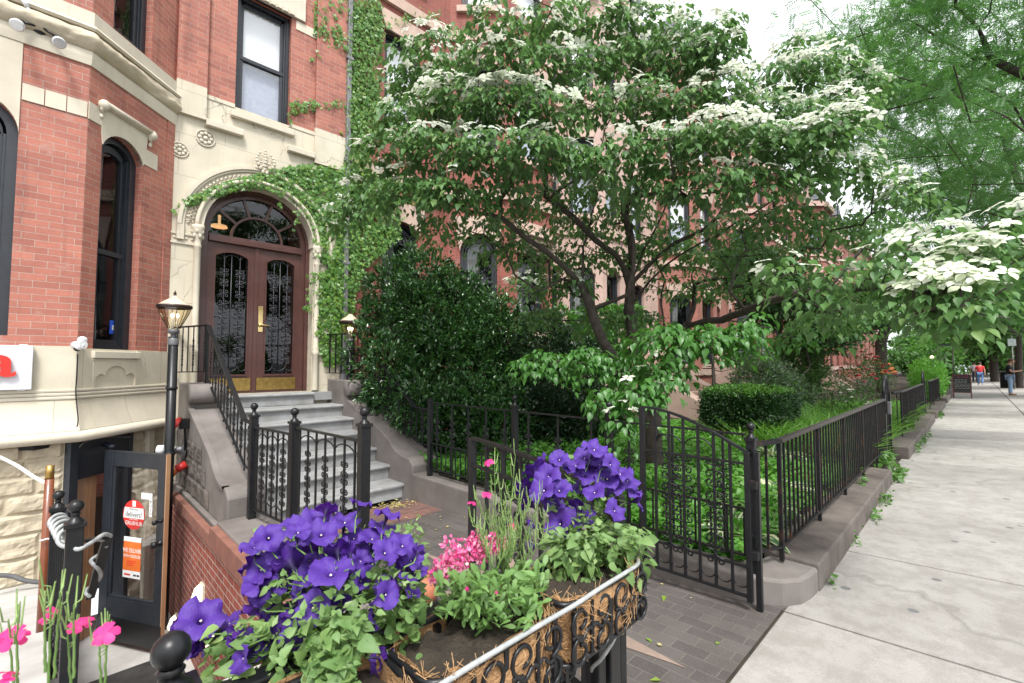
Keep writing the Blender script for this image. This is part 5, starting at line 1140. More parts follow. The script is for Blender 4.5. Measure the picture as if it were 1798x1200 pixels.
# post lamps by the front door
def post_lamp(x, y, zg, zl, label):
    l = thing('post_lamp', (x,y,zg), label, 'lamp', 'lantern posts beside the front door')
    k = MB(); k.tube([(x,y,zg),(x,y,zl-.30)], .052, 14); k.lathe([(.053,zl-.95),(.063,zl-.945),(.063,zl-.92),(.053,zl-.91)], (x,y,0), 14); k.lathe([(.053,zl-1.75),(.064,zl-1.745),(.064,zl-1.715),(.053,zl-1.71)], (x,y,0), 14); k.build('pole', M['iron'], l)
    br = mat('aged_bronze', (.05,.035,.028), (.03,.022,.02), rough=.4, metal=.5) if 'aged_bronze' not in bpy.data.materials else bpy.data.materials['aged_bronze']
    k = MB(); k.lathe([(.056,zl-.40),(.056,zl-.32),(.03,zl-.30),(.03,zl-.27),(.062,zl-.25),(.062,zl-.21),(.0,zl-.20)], (x,y,0), 16); k.build('collar', mat('grey_collar', (.10,.10,.105), rough=.5) if 'grey_collar' not in bpy.data.materials else bpy.data.materials['grey_collar'], l)
    g = glass_mat('amber_lantern_glass', (.97,.90,.76), .9) if 'amber_lantern_glass' not in bpy.data.materials else bpy.data.materials['amber_lantern_glass']
    k = MB(); k.lathe([(.062,zl-.20),(.11,zl-.10),(.15,zl-.01),(.168,zl+.055)], (x,y,0), 8, smooth=False); k.build('lantern_glass', g, l, fix=False)
    k = MB(); 
    for i in range(8): a = i*math.pi/4; k.tube([(x+.062*math.cos(a),y+.062*math.sin(a),zl-.20),(x+.152*math.cos(a),y+.152*math.sin(a),zl-.01),(x+.17*math.cos(a),y+.17*math.sin(a),zl+.055)], .004, 5)
    k.lathe([(.168,zl+.052),(.186,zl+.056),(.186,zl+.09),(.170,zl+.094)], (x,y,0), 28)
    k.lathe([(.012,zl+.20),(.03,zl+.205),(.012,zl+.225),(.018,zl+.24),(.004,zl+.27),(0,zl+.29)], (x,y,0), 12); k.build('lantern_frame', br, l, fix=False)
    k = MB(); k.lathe([(.176,zl+.09),(.12,zl+.135),(.06,zl+.175),(.03,zl+.21)], (x,y,0), 16); k.build('lantern_roof', mat('amber_lantern_roof', (.62,.52,.40), (.5,.4,.3), rough=.2, spec=.8) if 'amber_lantern_roof' not in bpy.data.materials else bpy.data.materials['amber_lantern_roof'], l, fix=False)
    k = MB()
    for a in (0,2.1,4.2): k.tube([(x+.03*math.cos(a),y+.03*math.sin(a),zl-.2),(x+.035*math.cos(a),y+.035*math.sin(a),zl-.06)], .009, 7)
    k.build('candle', M['white_plastic'], l)
    em = emit_mat('lit_bulb', (1,.86,.6), 6) if 'lit_bulb' not in bpy.data.materials else bpy.data.materials['lit_bulb']
    for a in (0,2.1,4.2): k = MB(); k.ball((x+.035*math.cos(a),y+.035*math.sin(a),zl-.035), .013, 8, (1,1,2)); k.build('bulb', em, l)
post_lamp(1.02, 6.98, -1.55, 2.24, 'lit amber lantern on a black pole left of the front door')
p = at(615, 580, Y=7.45); post_lamp(float(p[0]), 7.45, -.1, 2.24, 'lit amber lantern half buried in ivy right of the front door')
# alarm bell, hose connections, red beacon on the stoop's side
ab = thing('alarm_bell', at(310,745,X=1.12), 'round red alarm bell on the pole beside the stoop', 'alarm bell'); q = WL[ab.name]
k = MB(); k.lathe([(.0,.05),(.05,.045),(.085,.025),(.095,0),(.09,-.01),(0,-.012)], q, 18, Matrix(((.5,.0,-.866),(0,1,0),(.866,0,.5))) @ Matrix.Rotation(0,3,'X')); k.build('gong', M['red'], ab)
k = MB(); k.obox((q.x+.08,q.y-.02,q.z+.0), .10, .10, .13); k.tube([(q.x+.09,q.y,q.z-.06),(q.x+.1,q.y,q.z-.35)], .015, 7); k.build('back_box', M['iron_rust'], ab, bevel=.006)
hc = thing('hose_connection', at(312,790,X=1.16), 'capped steel fire hose connection on the stone side of the stoop', 'pipe fitting'); q = WL[hc.name]
stl = mat('dull_steel', (.30,.30,.31), (.2,.2,.21), rough=.4, metal=.7, nscale=20)
k = MB(); k.lathe([(0,.0),(.13,.0),(.13,.012),(.06,.03),(.05,.06),(.05,.09)], (q.x+.07,q.y,q.z), 18, Matrix(((0,0,-1),(0,1,0),(1,0,0)))); k.build('wall_flange', stl, hc)
k = MB(); k.tube([(q.x-.02,q.y,q.z),(q.x-.14,q.y+.06,q.z+.01)], .045, 12); k.tube([(q.x-.13,q.y+.05,q.z+.01),(q.x-.2,q.y+.085,q.z+.012)], .06, 12); k.build('inlet', M['white_plastic'], hc)
hb = thing('red_inlet_cap', at(313,824,X=1.14), 'red and orange capped inlet below the hose connection', 'pipe fitting'); q = WL[hb.name]
k = MB(); k.tube([(q.x+.08,q.y,q.z+.05),(q.x-.02,q.y,q.z)], .05, 12); k.build('inlet', M['red'], hb)
k = MB(); k.tube([(q.x-.02,q.y,q.z),(q.x-.09,q.y,q.z-.09)], .038, 12); k.build('cap', mat('orange_cap', (.6,.15,.04), rough=.5), hb)
cbx = thing('conduit_box', at(312,875,X=1.17), 'small grey conduit box on the plinth behind the basement door', 'box'); q = WL[cbx.name]
k = MB(); k.obox(q, .08, .10, .09); k.build('box', stl, cbx, bevel=.006); k = MB(); k.tube([(q.x,q.y,q.z-.04),(q.x,q.y+.01,q.z-.25)], .012, 7); k.build('conduit', stl, cbx)
# illuminated sign with a red letter
sg = thing('shop_sign', (-.5,7.0,1.55), 'white lightbox sign with a red letter a on the bay base', 'sign')
z0_, z1_ = 1.335, 1.795
k = MB(); k.prism([(-1.5,z0_),(-.175,z0_),(-.175,z1_),(-1.5,z1_)], BF, .03, .10); k.build('sign_box', mat('sign_face', (.60,.61,.64), (.56,.57,.60), rough=.4), sg, bevel=.006)
t = text_mb('a', .46, .014, BF, -.415, 1.48, .125, sx=1.3, bold=.006); t.build('red_letter', mat('sign_letter_red', (.70,.03,.02), rough=.35), sg, fix=False)
k = MB()
for u in (-.25,-1.3):
    for z in (z0_-.012, z1_): k.prism([(u-.03,z),(u+.03,z),(u+.03,z+.012),(u-.03,z+.012)], BF, -.03, .05)
k.build('bracket', M['white_plastic'], sg)
# security camera and its cable
sc_ = thing('security_camera', at(140,607,Y=7.0), 'white dome security camera on the corner of the bay', 'camera'); q = WL[sc_.name]
k = MB(); k.lathe([(0,.02),(.04,.02),(.045,0),(.03,-.02),(0,-.02)], (q.x+.02,q.y+.03,q.z+.06), 14, Matrix.Rotation(R(-60),3,'X')); k.tube([(q.x,q.y,q.z+.05),(q.x+.005,q.y-.05,q.z+.01)], .022, 10); k.build('mount', M['white_plastic'], sc_)
k = MB(); k.tube([(q.x-.04,q.y+.01,q.z+.0),(q.x+.03,q.y-.07,q.z+.01)], .045, 14); k.ball((q.x+.0,q.y-.04,q.z-.005), .05, 12); k.build('housing', M['white_plastic'], sc_)
k = MB(); k.ball((q.x-.02,q.y-.03,q.z-.035), .032, 10); k.build('lens_dome', M['iron'], sc_)
rope('cable', [at(136,622,Y=7.03), at(135,660,Y=7.03), at(133,690,Y=7.02), at(137,735,Y=6.93), at(135,750,Y=6.9)], .006, 'thin dark cable running down from the security camera', M['iron'], 'cable', 5)
rope('cable', [at(120,806,P=((.13,7.1,0),(S2,-S2,0))), at(135,790,P=((.13,7.06,0),(S2,-S2,0))), at(150,776,P=((.13,7.04,0),(S2,-S2,0))), at(185,768,P=((.13,7.04,0),(S2,-S2,0))), at(228,768,P=((.13,7.04,0),(S2,-S2,0)))], .008, 'grey cable stapled along the lintel over the basement door', stl, 'cable', 5)
bc = thing('bullet_camera', at(190,782,P=((.16,7.0,0),(S2,-S2,0))), 'small black bullet camera under the bay above the basement door', 'camera'); q = WL[bc.name]
k = MB(); k.tube([(q.x-.03,q.y+.03,q.z+.01),(q.x+.06,q.y-.05,q.z-.03)], .03, 12); k.build('body', mat('blue_black_plastic', (.02,.025,.04), rough=.3), bc); k = MB(); k.tube([(q.x-.02,q.y+.08,q.z+.03),(q.x,q.y,q.z+.01)], .008, 6); k.build('arm', stl, bc)
# twin flood lamps on the bay
fl = thing('flood_lamps', at(70,48,Y=7.0), 'black twin flood lamp fitting with two clear bulbs high on the bay', 'lamp'); q = WL[fl.name]
k = MB(); k.lathe([(.06,0),(.06,.03),(.03,.045),(0,.045)], (q.x,q.y+.06,q.z), 14, Matrix.Rotation(R(90),3,'X')); k.build('base', M['iron'], fl)
bulb = mat('silver_bulb', (.75,.76,.78), (.6,.61,.62), rough=.15, metal=.4)
for s, dz in ((-1,-.03),(1,-.06)):
    a = Vector((q.x + s*.03, q.y, q.z)); b_ = Vector((q.x + s*.13, q.y-.03, q.z + dz)); c_ = b_ + Vector((s*.02,-.10,-.09))
    k = MB(); k.tube([a, b_], .013, 7); k.tube([b_, b_.lerp(c_, .55)], .024, 9); k.build('arm', M['iron'], fl)
    k = MB(); k.tube([b_.lerp(c_,.5), b_.lerp(c_,.75), b_.lerp(c_,1.1), b_.lerp(c_,1.35), b_.lerp(c_,1.42)], [.02,.032,.056,.06,.05], 14); k.build('bulb', bulb, fl)
k = MB(); k.tube([(q.x-.06,q.y,q.z+.08),(q.x-.1,q.y-.02,q.z+.16)], .016, 8); k.tube([(q.x-.1,q.y-.02,q.z+.16),(q.x-.13,q.y-.03,q.z+.22)], .022, 8); k.tube([(q.x,q.y,q.z),(q.x-.06,q.y,q.z+.08)], .012, 7); k.build('sensor', M['white_plastic'], fl)
# blue sticker in the bay window
k = MB(); k.prism([(.575,1.98),(.70,1.98),(.70,2.15),(.575,2.15)], BS, -.158, -.154); ws = tag(k.build('window_sticker', mat('sticker_blue', (.02,.10,.60), rough=.4)), 'blue paper sticker in the lower corner of the bay window', 'sticker')
k = MB(); k.prism([(.605,2.03),(.67,2.03),(.67,2.09),(.605,2.09)], BS, -.1535, -.1525); k.build('white_print', stk_w).parent = ws
# terracotta vase and swept petals on the path
vz = at(745,1058,Z=gz(2.0)); k = MB(); k.lathe([(0,0),(.05,0),(.085,.03),(.10,.075),(.085,.12),(.05,.155),(.035,.175),(.038,.20),(.03,.20),(.028,.17),(0,.16)], (vz[0],vz[1],vz[2]+.004), 24); tag(k.build('clay_vase', M['terracotta']), 'small round terracotta vase standing on the path behind the planters', 'vase')
n = 420; pos_ = np.stack([rng.normal(3.08,.16,n), rng.normal(5.2,.09,n), np.zeros(n)], 1); pos_[:260,0] = rng.uniform(1.55,3.34,260); pos_[:260,1] = rng.uniform(1.2,5.3,260)
keep = np.r_[np.arange(60), np.arange(260,n)]; pos_ = pos_[keep]; pos_[:,2] = [gz(y)+.012 for y in pos_[:,1]]
dirs = rdirs(len(pos_)); dirs[:,2] *= .2; tag(scatter('fallen_petals', ([(-.5,0,0),(.5,0,0),(.4,1,.1),(-.4,1,.0)], [(0,1,2,3)]), pos_, frames(dirs, np.tile([0,0,1.],(len(pos_),1))), rng.uniform(.012,.028,len(pos_)), leaf_mat('petal_litter', (.55,.42,.10), (.50,.45,.30), transl=.2)), kind='stuff')
tag(bpy.data.objects['fallen_petals'], 'yellow and cream petals littering the path before the bottom step')
# ================================================================ LEAF MATERIALS AND SHAPES
L_DOG = leaf_mat('dogwood_leaf', (.062,.150,.048), (.135,.265,.085), rough=.46, spec=.35, transl=.42, c3=(.21,.33,.11), back=(.11,.20,.085))
L_DOGB = leaf_mat('bright_dogwood_leaf', (.055,.165,.035), (.10,.25,.055), rough=.4, transl=.38)
L_BRACT = leaf_mat('white_bract', (.80,.82,.74), (.86,.87,.80), rough=.6, transl=.35, c3=(.70,.78,.55))
L_IVY = leaf_mat('ivy_leaf', (.09,.215,.045), (.15,.315,.065), rough=.42, transl=.3, c3=(.20,.33,.05))
L_IVYY = leaf_mat('young_ivy_leaf', (.20,.34,.05), (.30,.40,.07), rough=.45, transl=.35)
L_HOLLY = leaf_mat('holly_leaf', (.026,.072,.026), (.044,.118,.034), rough=.24, transl=.12, spec=.7, c3=(.07,.16,.035))
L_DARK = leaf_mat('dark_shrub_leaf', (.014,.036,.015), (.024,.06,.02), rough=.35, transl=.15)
L_YEW = leaf_mat('yew_needle', (.013,.042,.011), (.026,.078,.017), rough=.5, transl=.15, c3=(.05,.13,.025))
L_YEWT = leaf_mat('bright_yew_green', (.085,.22,.04), (.13,.29,.05), rough=.5, transl=.3)  # brighter copy of the yew green; the hedge top's brightness is put into colour
L_GROUND = leaf_mat('ground_cover_leaf', (.10,.29,.045), (.16,.38,.065), rough=.45, transl=.35, c3=(.17,.36,.07))
L_GRASS = leaf_mat('daylily_blade', (.11,.27,.045), (.17,.36,.075), rough=.42, transl=.4, c3=(.2,.36,.1))
L_LOCUST = leaf_mat('locust_leaflet', (.065,.18,.055), (.105,.25,.07), rough=.45, transl=.42)
L_STREET = leaf_mat('street_tree_leaf', (.055,.15,.035), (.10,.23,.055), rough=.5, transl=.4)
L_PALE = leaf_mat('silvery_shrub_leaf', (.09,.15,.085), (.16,.23,.15), rough=.4, transl=.2, c3=(.3,.36,.28))
L_ROSE = leaf_mat('rose_leaf', (.05,.12,.035), (.09,.18,.05), rough=.4, transl=.3)
L_STEM = mat('green_stem', (.15,.26,.07), (.10,.19,.045), rough=.5, nscale=20)
L_PET = leaf_mat('petunia_leaf', (.13,.235,.075), (.21,.33,.115), rough=.55, transl=.3, c3=(.26,.38,.13))
L_STOCK = leaf_mat('stock_leaf', (.13,.25,.07), (.19,.33,.10), rough=.5, transl=.3)
T_OVATE = leaf_tpl([(0,.02),(.12,.20),(.32,.31),(.55,.28),(.80,.13),(1,.012)], fold=.35, droop=.28)
T_SMALL = leaf_tpl([(0,.03),(.4,.26),(1,.02)], fold=.4, droop=.1)
T_SPAT = leaf_tpl([(0,.04),(.35,.10),(.65,.19),(.88,.16),(1,.03)], fold=.25, droop=.35)
T_HEART = leaf_tpl([(0,.1),(.12,.32),(.38,.36),(.7,.2),(1,.015)], fold=.3, droop=.3)
T_BLADE = leaf_tpl([(0,.022),(.3,.026),(.6,.022),(.85,.012),(1,.002)], fold=.6, droop=.55)
T_HOSTA = leaf_tpl([(0,.03),(.15,.18),(.4,.27),(.7,.18),(1,.01)], fold=.3, droop=.45)
def ivy_tpl():
    a = [(-90,.12),(-40,.62),(-8,.36),(35,.80),(62,.42),(90,1.0),(118,.42),(145,.80),(188,.36),(220,.62)]
    V = [(0,0,.0)] + [(r*.55*math.cos(R(t)), r*.55*math.sin(R(t))+.05, -.10*r*r) for t, r in a]
    return V, [(0, i, i+1) for i in range(1, 10)] + [(0, 10, 1)]
T_IVY = ivy_tpl()
def tri3(n):
    v = rng.uniform(-1, 1, (n*4, 3)); v = v[(v**2).sum(1) < 1]; return v[:n]
def unit(v): return v / np.maximum(np.linalg.norm(v, axis=1, keepdims=True), 1e-9)

# ---------------------------------------------------------------- generic branching: limbs grown from a trunk to targets
def grow(trunk, targets, step=.28, jitter=.05, sag=.0, tip_r=.005, pw=2.3, lift=.25, maxr=None):
    N = [Vector(p) for p in trunk]; par = [i-1 for i in range(len(N))]; base = N[len(N)//2]
    depth = list(range(len(N))); tg = sorted(targets, key=lambda t: (Vector(t) - N[-1]).length); ends = []
    for t in tg:
        t = Vector(t); best = None
        for i in range(max(1, len(trunk)//3), len(N)):
            d = (N[i] - t).length; pen = .16 * step * depth[i] + (.9 * max(0, N[i].z - t.z + .1))
            if best is None or d + pen < best[0]: best = (d + pen, i)
        i = best[1]; a = N[i]; L = (t - a).length; n = max(1, int(L / step)); prev = i
        side = Vector((random.gauss(0,1), random.gauss(0,1), random.gauss(0,.5))) * jitter * L
        for q in range(1, n + 1):
            f = q / n; p = a.lerp(t, f) + side * math.sin(math.pi * f) + Vector((0,0,lift * L * .25 * math.sin(math.pi*f) * (1 - f) - sag * f * (1-f)))
            if q < n: p += Vector((random.gauss(0,1), random.gauss(0,1), random.gauss(0,1))) * jitter * .22
            N.append(p); par.append(prev); depth.append(depth[prev] + 1); prev = len(N) - 1
        ends.append(prev)
    ch = [[] for _ in N]
    for i, p in enumerate(par):
        if p >= 0: ch[p].append(i)
    r = [0] * len(N)
    for i in range(len(N) - 1, -1, -1): r[i] = max(tip_r, sum(r[c] ** pw for c in ch[i]) ** (1 / pw)) if ch[i] else tip_r
    if maxr: r = [v * min(1, 1) if v < .02 else .02 + (v - .02) * (maxr - .02) / max(1e-6, max(r) - .02) for v in r]
    return N, par, ch, r, ends
def tree_mesh(N, par, ch, r, n=7):
    k = MB(); st = [(0, None)]
    while st:
        i, frm = st.pop(); pts = []; rr = []
        if frm is not None: pts.append(N[frm]); rr.append(min(r[frm], r[i] * 1.25))
        while True:
            pts.append(N[i]); rr.append(r[i])
            if not ch[i]: break
            big = max(ch[i], key=lambda c: r[c])
            for c in ch[i]:
                if c != big: st.append((c, i))
            i = big
        if len(pts) > 1: k.tube(pts, rr, n if max(rr) > .015 else 5)
    return k

# ================================================================ IVY
def ivy():
    t = thing('ivy', (3.75, 7.9, .2), 'green ivy climbing between the two houses and over the arched doorway', 'ivy')
    polys = [([(607,0),(664,0),(670,70),(652,120),(671,190),(655,235),(640,300),(700,330),(700,420),(640,470),(620,520),(615,650),(600,655),(585,560),(570,520),(575,450),(588,430),(594,320),(604,260),(606,110),(607,60)], 1.25, 8.0),
             ([(545,0),(600,0),(600,90),(552,60)], .45, 8.0), ([(552,40),(606,62),(606,92),(548,66)], .7, 8.0), ([(508,182),(604,176),(604,192),(508,202)], .55, 8.0),
             ([(668,38),(770,20),(770,36),(668,54)], .45, 8.0), ([(640,300),(790,340),(790,370),(640,350)], .35, 8.0),
             ([(600,294),(530,290),(470,300),(440,310),(400,318),(350,340),(318,352),(330,362),(370,350),(400,338),(450,330),(500,345),(528,368),(545,400),(552,450),(575,470),(575,420),(600,400)], 1.05, 8.0),
             ([(550,480),(600,470),(600,640),(570,645),(552,600)], .9, 8.0)]
    P_ = []; Y = []
    for poly, dens, y in polys:
        xs_ = [p[0] for p in poly]; ys_ = [p[1] for p in poly]; area = 0
        for a, b in zip(poly, poly[1:] + poly[:1]): area += a[0]*b[1] - b[0]*a[1]
        n = int(abs(area) / 2 * dens * .19)
        while n > 0:
            x, yy = random.uniform(min(xs_), max(xs_)), random.uniform(min(ys_), max(ys_)); ins = False
            for a, b in zip(poly, poly[1:] + poly[:1]):
                if (a[1] > yy) != (b[1] > yy) and x < (b[0]-a[0])*(yy-a[1])/(b[1]-a[1]) + a[0]: ins = not ins
            if ins: P_.append(at(x, yy, Y=y)); n -= 1
    strands = [[(508,200),(520,178),(545,182),(604,185)],[(345,340),(330,352),(318,362),(300,372)],[(400,330),(360,342),(312,362)],[(490,330),(492,352),(488,372)],[(520,355),(522,382),(514,408)],[(545,480),(540,520),(545,548)],[(640,60),(600,80),(560,95),(545,110)],[(604,85),(590,78),(572,60)],[(668,60),(690,45),(720,28),(740,18)],[(600,232),(575,228)],[(545,520),(536,545)],[(512,200),(510,222)]]
    k = MB()
    for s_ in strands:
        pts = [at(x, y, Y=7.965) for x, y in s_]; k.tube(pts, .004, 5)
        for a, b in zip(pts[:-1], pts[1:]):
            for _ in range(int(np.linalg.norm(b - a) / .035)): P_.append(a + (b - a) * random.random() + np.array([random.gauss(0,.02), -.0, random.gauss(0,.02)]))
    for (x0, y0, x1, y1) in ((618,655,612,300),(640,560,625,250),(612,300,630,0),(625,250,600,60),(600,560,560,380),(560,380,480,310),(480,310,370,335)):
        a, b = at(x0, y0, Y=7.97), at(x1, y1, Y=7.97); k.tube([a + (b-a)*f + np.array([.05*math.sin(f*9), 0, 0]) for f in np.linspace(0,1,9)], [.018*(1-.5*f) for f in np.linspace(0,1,9)], 6)
    k.build('stem', M['bark'], t)
    P_ = np.array(P_); n = len(P_)
    thick = np.clip(np.abs(rng.normal(0, .075, n)), .01, .22); thick[P_[:,0] < 3.4] *= .6; P_[:,1] = 8.0 - thick - .01
    for i in range(n):                                                       # leaves standing over the recessed door stay on the wall around it
        x, z = P_[i,0], P_[i,2]
    d = np.stack([rng.normal(0,.45,n), rng.normal(-.15,.2,n), -np.ones(n)], 1); nr = np.stack([rng.normal(0,.3,n), -np.ones(n), rng.normal(.55,.25,n)], 1)
    sc_ = rng.uniform(.055,.115,n) * np.where(rng.random(n) < .2, .65, 1)
    young = (rng.random(n) < .10) | (thick > .19)
    scatter('leaves', T_IVY, P_[~young], frames(d[~young], nr[~young]), sc_[~young], L_IVY, t); scatter('young_leaves', T_IVY, P_[young], frames(d[young], nr[young]), sc_[young]*.7, L_IVYY, t)
ivy()

# ================================================================ SHRUBS
def shrub(name, label, base, lobes, n, size, m, tpl=T_SMALL, tip=None, stems=9, group=None, cluster=7, up=.35, cat='shrub', inner=.35):
    """lobes: (x,y,z,rx,ry,rz); leaves sit in sprays near each lobe's surface, on stems that rise from the base"""
    t = thing(name, base, label, cat, group); vol = np.array([l[3]*l[4] + l[4]*l[5] + l[3]*l[5] for l in lobes]); cnt = (vol / vol.sum() * n / cluster).astype(int); tips = []; P_ = []; D_ = []
    for l, c in zip(lobes, cnt):
        v = rdirs(c); rad = 1 - np.abs(rng.normal(0, inner*.6, c)); rad = np.clip(rad, .15, 1.06)
        bumpy = np.array([1 + .36*mnoise.noise(Vector(q)*2.4 + Vector(l[:3])) for q in v])
        p = np.array(l[:3]) + v * rad[:, None] * bumpy[:, None] * np.array(l[3:]); p = p[p[:,2] > base[2] + .02]; v = v[:len(p)]
        ctr = np.array(l[:3]); out = unit(p - ctr + 1e-6) + np.array([0,0,up])
        for q, o in zip(p, out):
            tips.append(q); dd = unit(o + rng.normal(0, .55, (cluster, 3))); P_.append(q + dd * size * rng.uniform(-.6, .7, (cluster,1)) + rng.normal(0, size*.35, (cluster,3))); D_.append(dd)
    P_ = np.concatenate(P_); D_ = np.concatenate(D_); nrm = unit(rng.normal(0,.5,(len(P_),3)) + np.array([0,0,1.0]))
    s_ = size * rng.uniform(.7, 1.25, len(P_))
    if tip is not None:
        zc = np.array([l[2] for l in lobes]).mean(); sel = (rng.random(len(P_)) < .22)
        scatter('leaves', tpl, P_[~sel], frames(D_[~sel], nrm[~sel]), s_[~sel], m, t); scatter('new_leaves', tpl, P_[sel], frames(D_[sel], nrm[sel]), s_[sel]*.9, tip, t)
    else: scatter('leaves', tpl, P_, frames(D_, nrm), s_, m, t)
    k = MB(); idx = rng.choice(len(tips), min(len(tips), stems * 5), replace=False)
    N, par, ch, r, e = grow([(base[0], base[1], base[2]-.05), (base[0], base[1], base[2]+.12), (base[0]+.03, base[1], base[2]+.28)], [tips[i] for i in idx], step=.25, jitter=.08, tip_r=.004)
    tree_mesh(N, par, ch, r, 6).build('stem', M['bark'], t, fix=False); return t
shrub('holly_shrub', 'large dark glossy evergreen shrub filling the corner right of the steps', (4.7,6.2,.2),
      [(4.35,6.35,1.5,.62,.6,.95),(4.75,6.5,2.35,.75,.6,.85),(5.2,6.4,1.7,.8,.75,1.0),(4.6,5.8,.85,.75,.6,.65),(5.5,6.3,2.3,.65,.6,.75),(5.3,5.7,.8,.8,.55,.6),(4.25,5.7,.75,.5,.45,.55),(5.9,6.3,1.4,.6,.6,.9),(4.9,6.6,3.05,.28,.3,.35),(5.35,6.55,2.95,.3,.3,.35),(4.25,6.5,2.5,.5,.45,.6),(5.0,5.3,.55,.9,.35,.4),(4.9,6.2,1.6,.9,.6,1.1),(3.95,7.0,1.75,.6,.6,.95),(3.75,6.5,1.35,.42,.5,.7),(4.15,7.0,2.7,.6,.5,.75),(4.6,6.8,3.15,.55,.5,.5),(3.9,5.9,.95,.42,.45,.55),(5.9,6.2,1.9,.8,.6,.9)], 82000, .072, L_HOLLY, cluster=10, tip=leaf_mat('holly_new_leaf', (.05,.135,.03), (.075,.19,.04), rough=.25, transl=.2, spec=.7))
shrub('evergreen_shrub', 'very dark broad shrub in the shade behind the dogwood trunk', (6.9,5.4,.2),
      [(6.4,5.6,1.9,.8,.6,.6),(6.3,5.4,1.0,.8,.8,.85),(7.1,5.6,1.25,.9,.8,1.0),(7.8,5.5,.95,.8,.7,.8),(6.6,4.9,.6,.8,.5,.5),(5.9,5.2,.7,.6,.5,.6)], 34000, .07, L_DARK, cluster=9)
shrub('evergreen_shrub', 'silvery green bush with a fresh green side behind the clipped hedge', (13.0,3.6,.2),
      [(12.6,3.9,1.15,.85,.6,.85),(13.4,3.8,1.0,.9,.6,.8),(12.9,3.6,.7,1.0,.6,.55),(14.2,3.5,.75,.7,.5,.55)], 15000, .085, L_PALE, cluster=7, tip=L_YEWT)
shrub('evergreen_shrub', 'dark mid green bush past the silvery one, under the dogwood branch', (17.2,4.2,.2), [(17,4.2,1.3,1.3,.9,1.0),(18.6,4.4,1.6,1.2,.9,1.1)], 8000, .13, L_ROSE, cluster=6)
shrub('small_dogwood', 'small blooming tree with scattered white flowers behind the big dogwood', (8.3,5.8,.2), [(7.9,5.9,2.0,.9,.6,.4),(8.9,5.7,2.5,.9,.6,.5),(7.6,6.2,2.5,.5,.4,.3),(9.2,6.0,1.6,.8,.5,.4)], 5200, .10, leaf_mat('small_tree_leaf', (.06,.17,.035), (.10,.24,.05), transl=.35), T_OVATE, cluster=7, tip=leaf_mat('small_tree_bloom', (.8,.8,.72), (.86,.86,.8), transl=.3) if False else None, cat='tree')
shrub('garden_tree', 'dark leafy garden tree behind the right hand dogwood limb', (14.5,3.9,.2), [(13.6,3.8,3.4,1.2,.9,.45),(15,3.7,3.0,1.3,.9,.5),(16.2,3.6,3.5,1.2,.9,.5),(14.6,4.2,4.2,1.2,.9,.5),(12.6,4.2,4.3,.9,.7,.4),(17.5,3.3,2.9,1.4,.9,.5),(19.6,3.0,3.1,1.5,.9,.5),(16.5,3.0,2.3,1.0,.7,.35)], 17000, .14, leaf_mat('dark_tree_leaf', (.022,.062,.02), (.04,.105,.03), transl=.3), T_SMALL, cluster=7, stems=12, cat='tree')
# clipped yew: flat-topped block of needle sprays over bare stems
hd = thing('clipped_hedge', (9.4,3.2,.2), 'dark green flat-topped clipped yew with bare stems below', 'hedge')
n = 9000; P_ = np.stack([rng.uniform(-1,1,n), rng.uniform(-1,1,n), rng.uniform(-1,1,n)], 1); ax_ = rng.integers(0, 3, n); sg_ = np.where(rng.random(n) < .5, -1, 1)
P_[np.arange(n), ax_] = sg_ * rng.uniform(.86, 1.04, n); P_ = P_[~((P_[:,2] < -.9) & (rng.random(n) < .6))]
P_ = P_ * (((np.abs(P_)**5).sum(1))**(-.2))[:,None] * np.abs(P_).max(1, keepdims=True); Q_ = P_ * np.array([1.0,.62,.32]); rr = np.array([mnoise.noise(Vector(q)*1.9) for q in Q_]); Q_ *= (1 + .10*rr)[:,None]; Q_[:,0] += .10*rr; Q_ += np.array([9.6,3.1,.80])
dirs = unit(P_ * np.array([.7,.7,.9]) + rng.normal(0,.45,P_.shape) + np.array([0,0,.35])); 
fer = MB()
def yew_tpl():
    V = []; f = []
    for i in range(7):
        t = i / 7
        for s in (-1, 1):
            b = len(V); V += [(0, t, 0), (s*.20*(1-t*.5), t+.14, .03), (s*.02, t+.06, 0)]; f.append((b, b+1, b+2))
    return V, f
T_YEW = yew_tpl(); top_ = (P_[:,2] > .72)
nrm = unit(rng.normal(0,.6,P_.shape) + np.array([0,0,1]))
tl = top_ & (rng.random(len(P_)) < .8)
def dense(Pq, Dq, Nq, mult, spread):
    return np.repeat(Pq, mult, 0) + rng.normal(0, spread, (len(Pq)*mult, 3)), unit(np.repeat(Dq, mult, 0) + rng.normal(0,.35,(len(Pq)*mult,3))), np.repeat(Nq, mult, 0)
a, b, c = dense(Q_[~tl], dirs[~tl], nrm[~tl], 6, .04); scatter('needles', T_SMALL, a, frames(b, c), rng.uniform(.035,.065,len(a)), L_YEW, hd, smooth=False)
a, b, c = dense(Q_[tl], dirs[tl], nrm[tl], 7, .035); scatter('bright_top_needles', T_SMALL, a, frames(b, c), rng.uniform(.03,.06,len(a)), L_YEWT, hd, smooth=False)  # bright top over dark sides is painted in with the brighter needle colour
N, par, ch, r, e = grow([(9.4,3.2,.1),(9.42,3.2,.28)], [Q_[i] for i in rng.choice(len(Q_), 70, replace=False)], step=.14, jitter=.07, tip_r=.005); tree_mesh(N, par, ch, r, 6).build('stem', M['bark'], hd, fix=False)
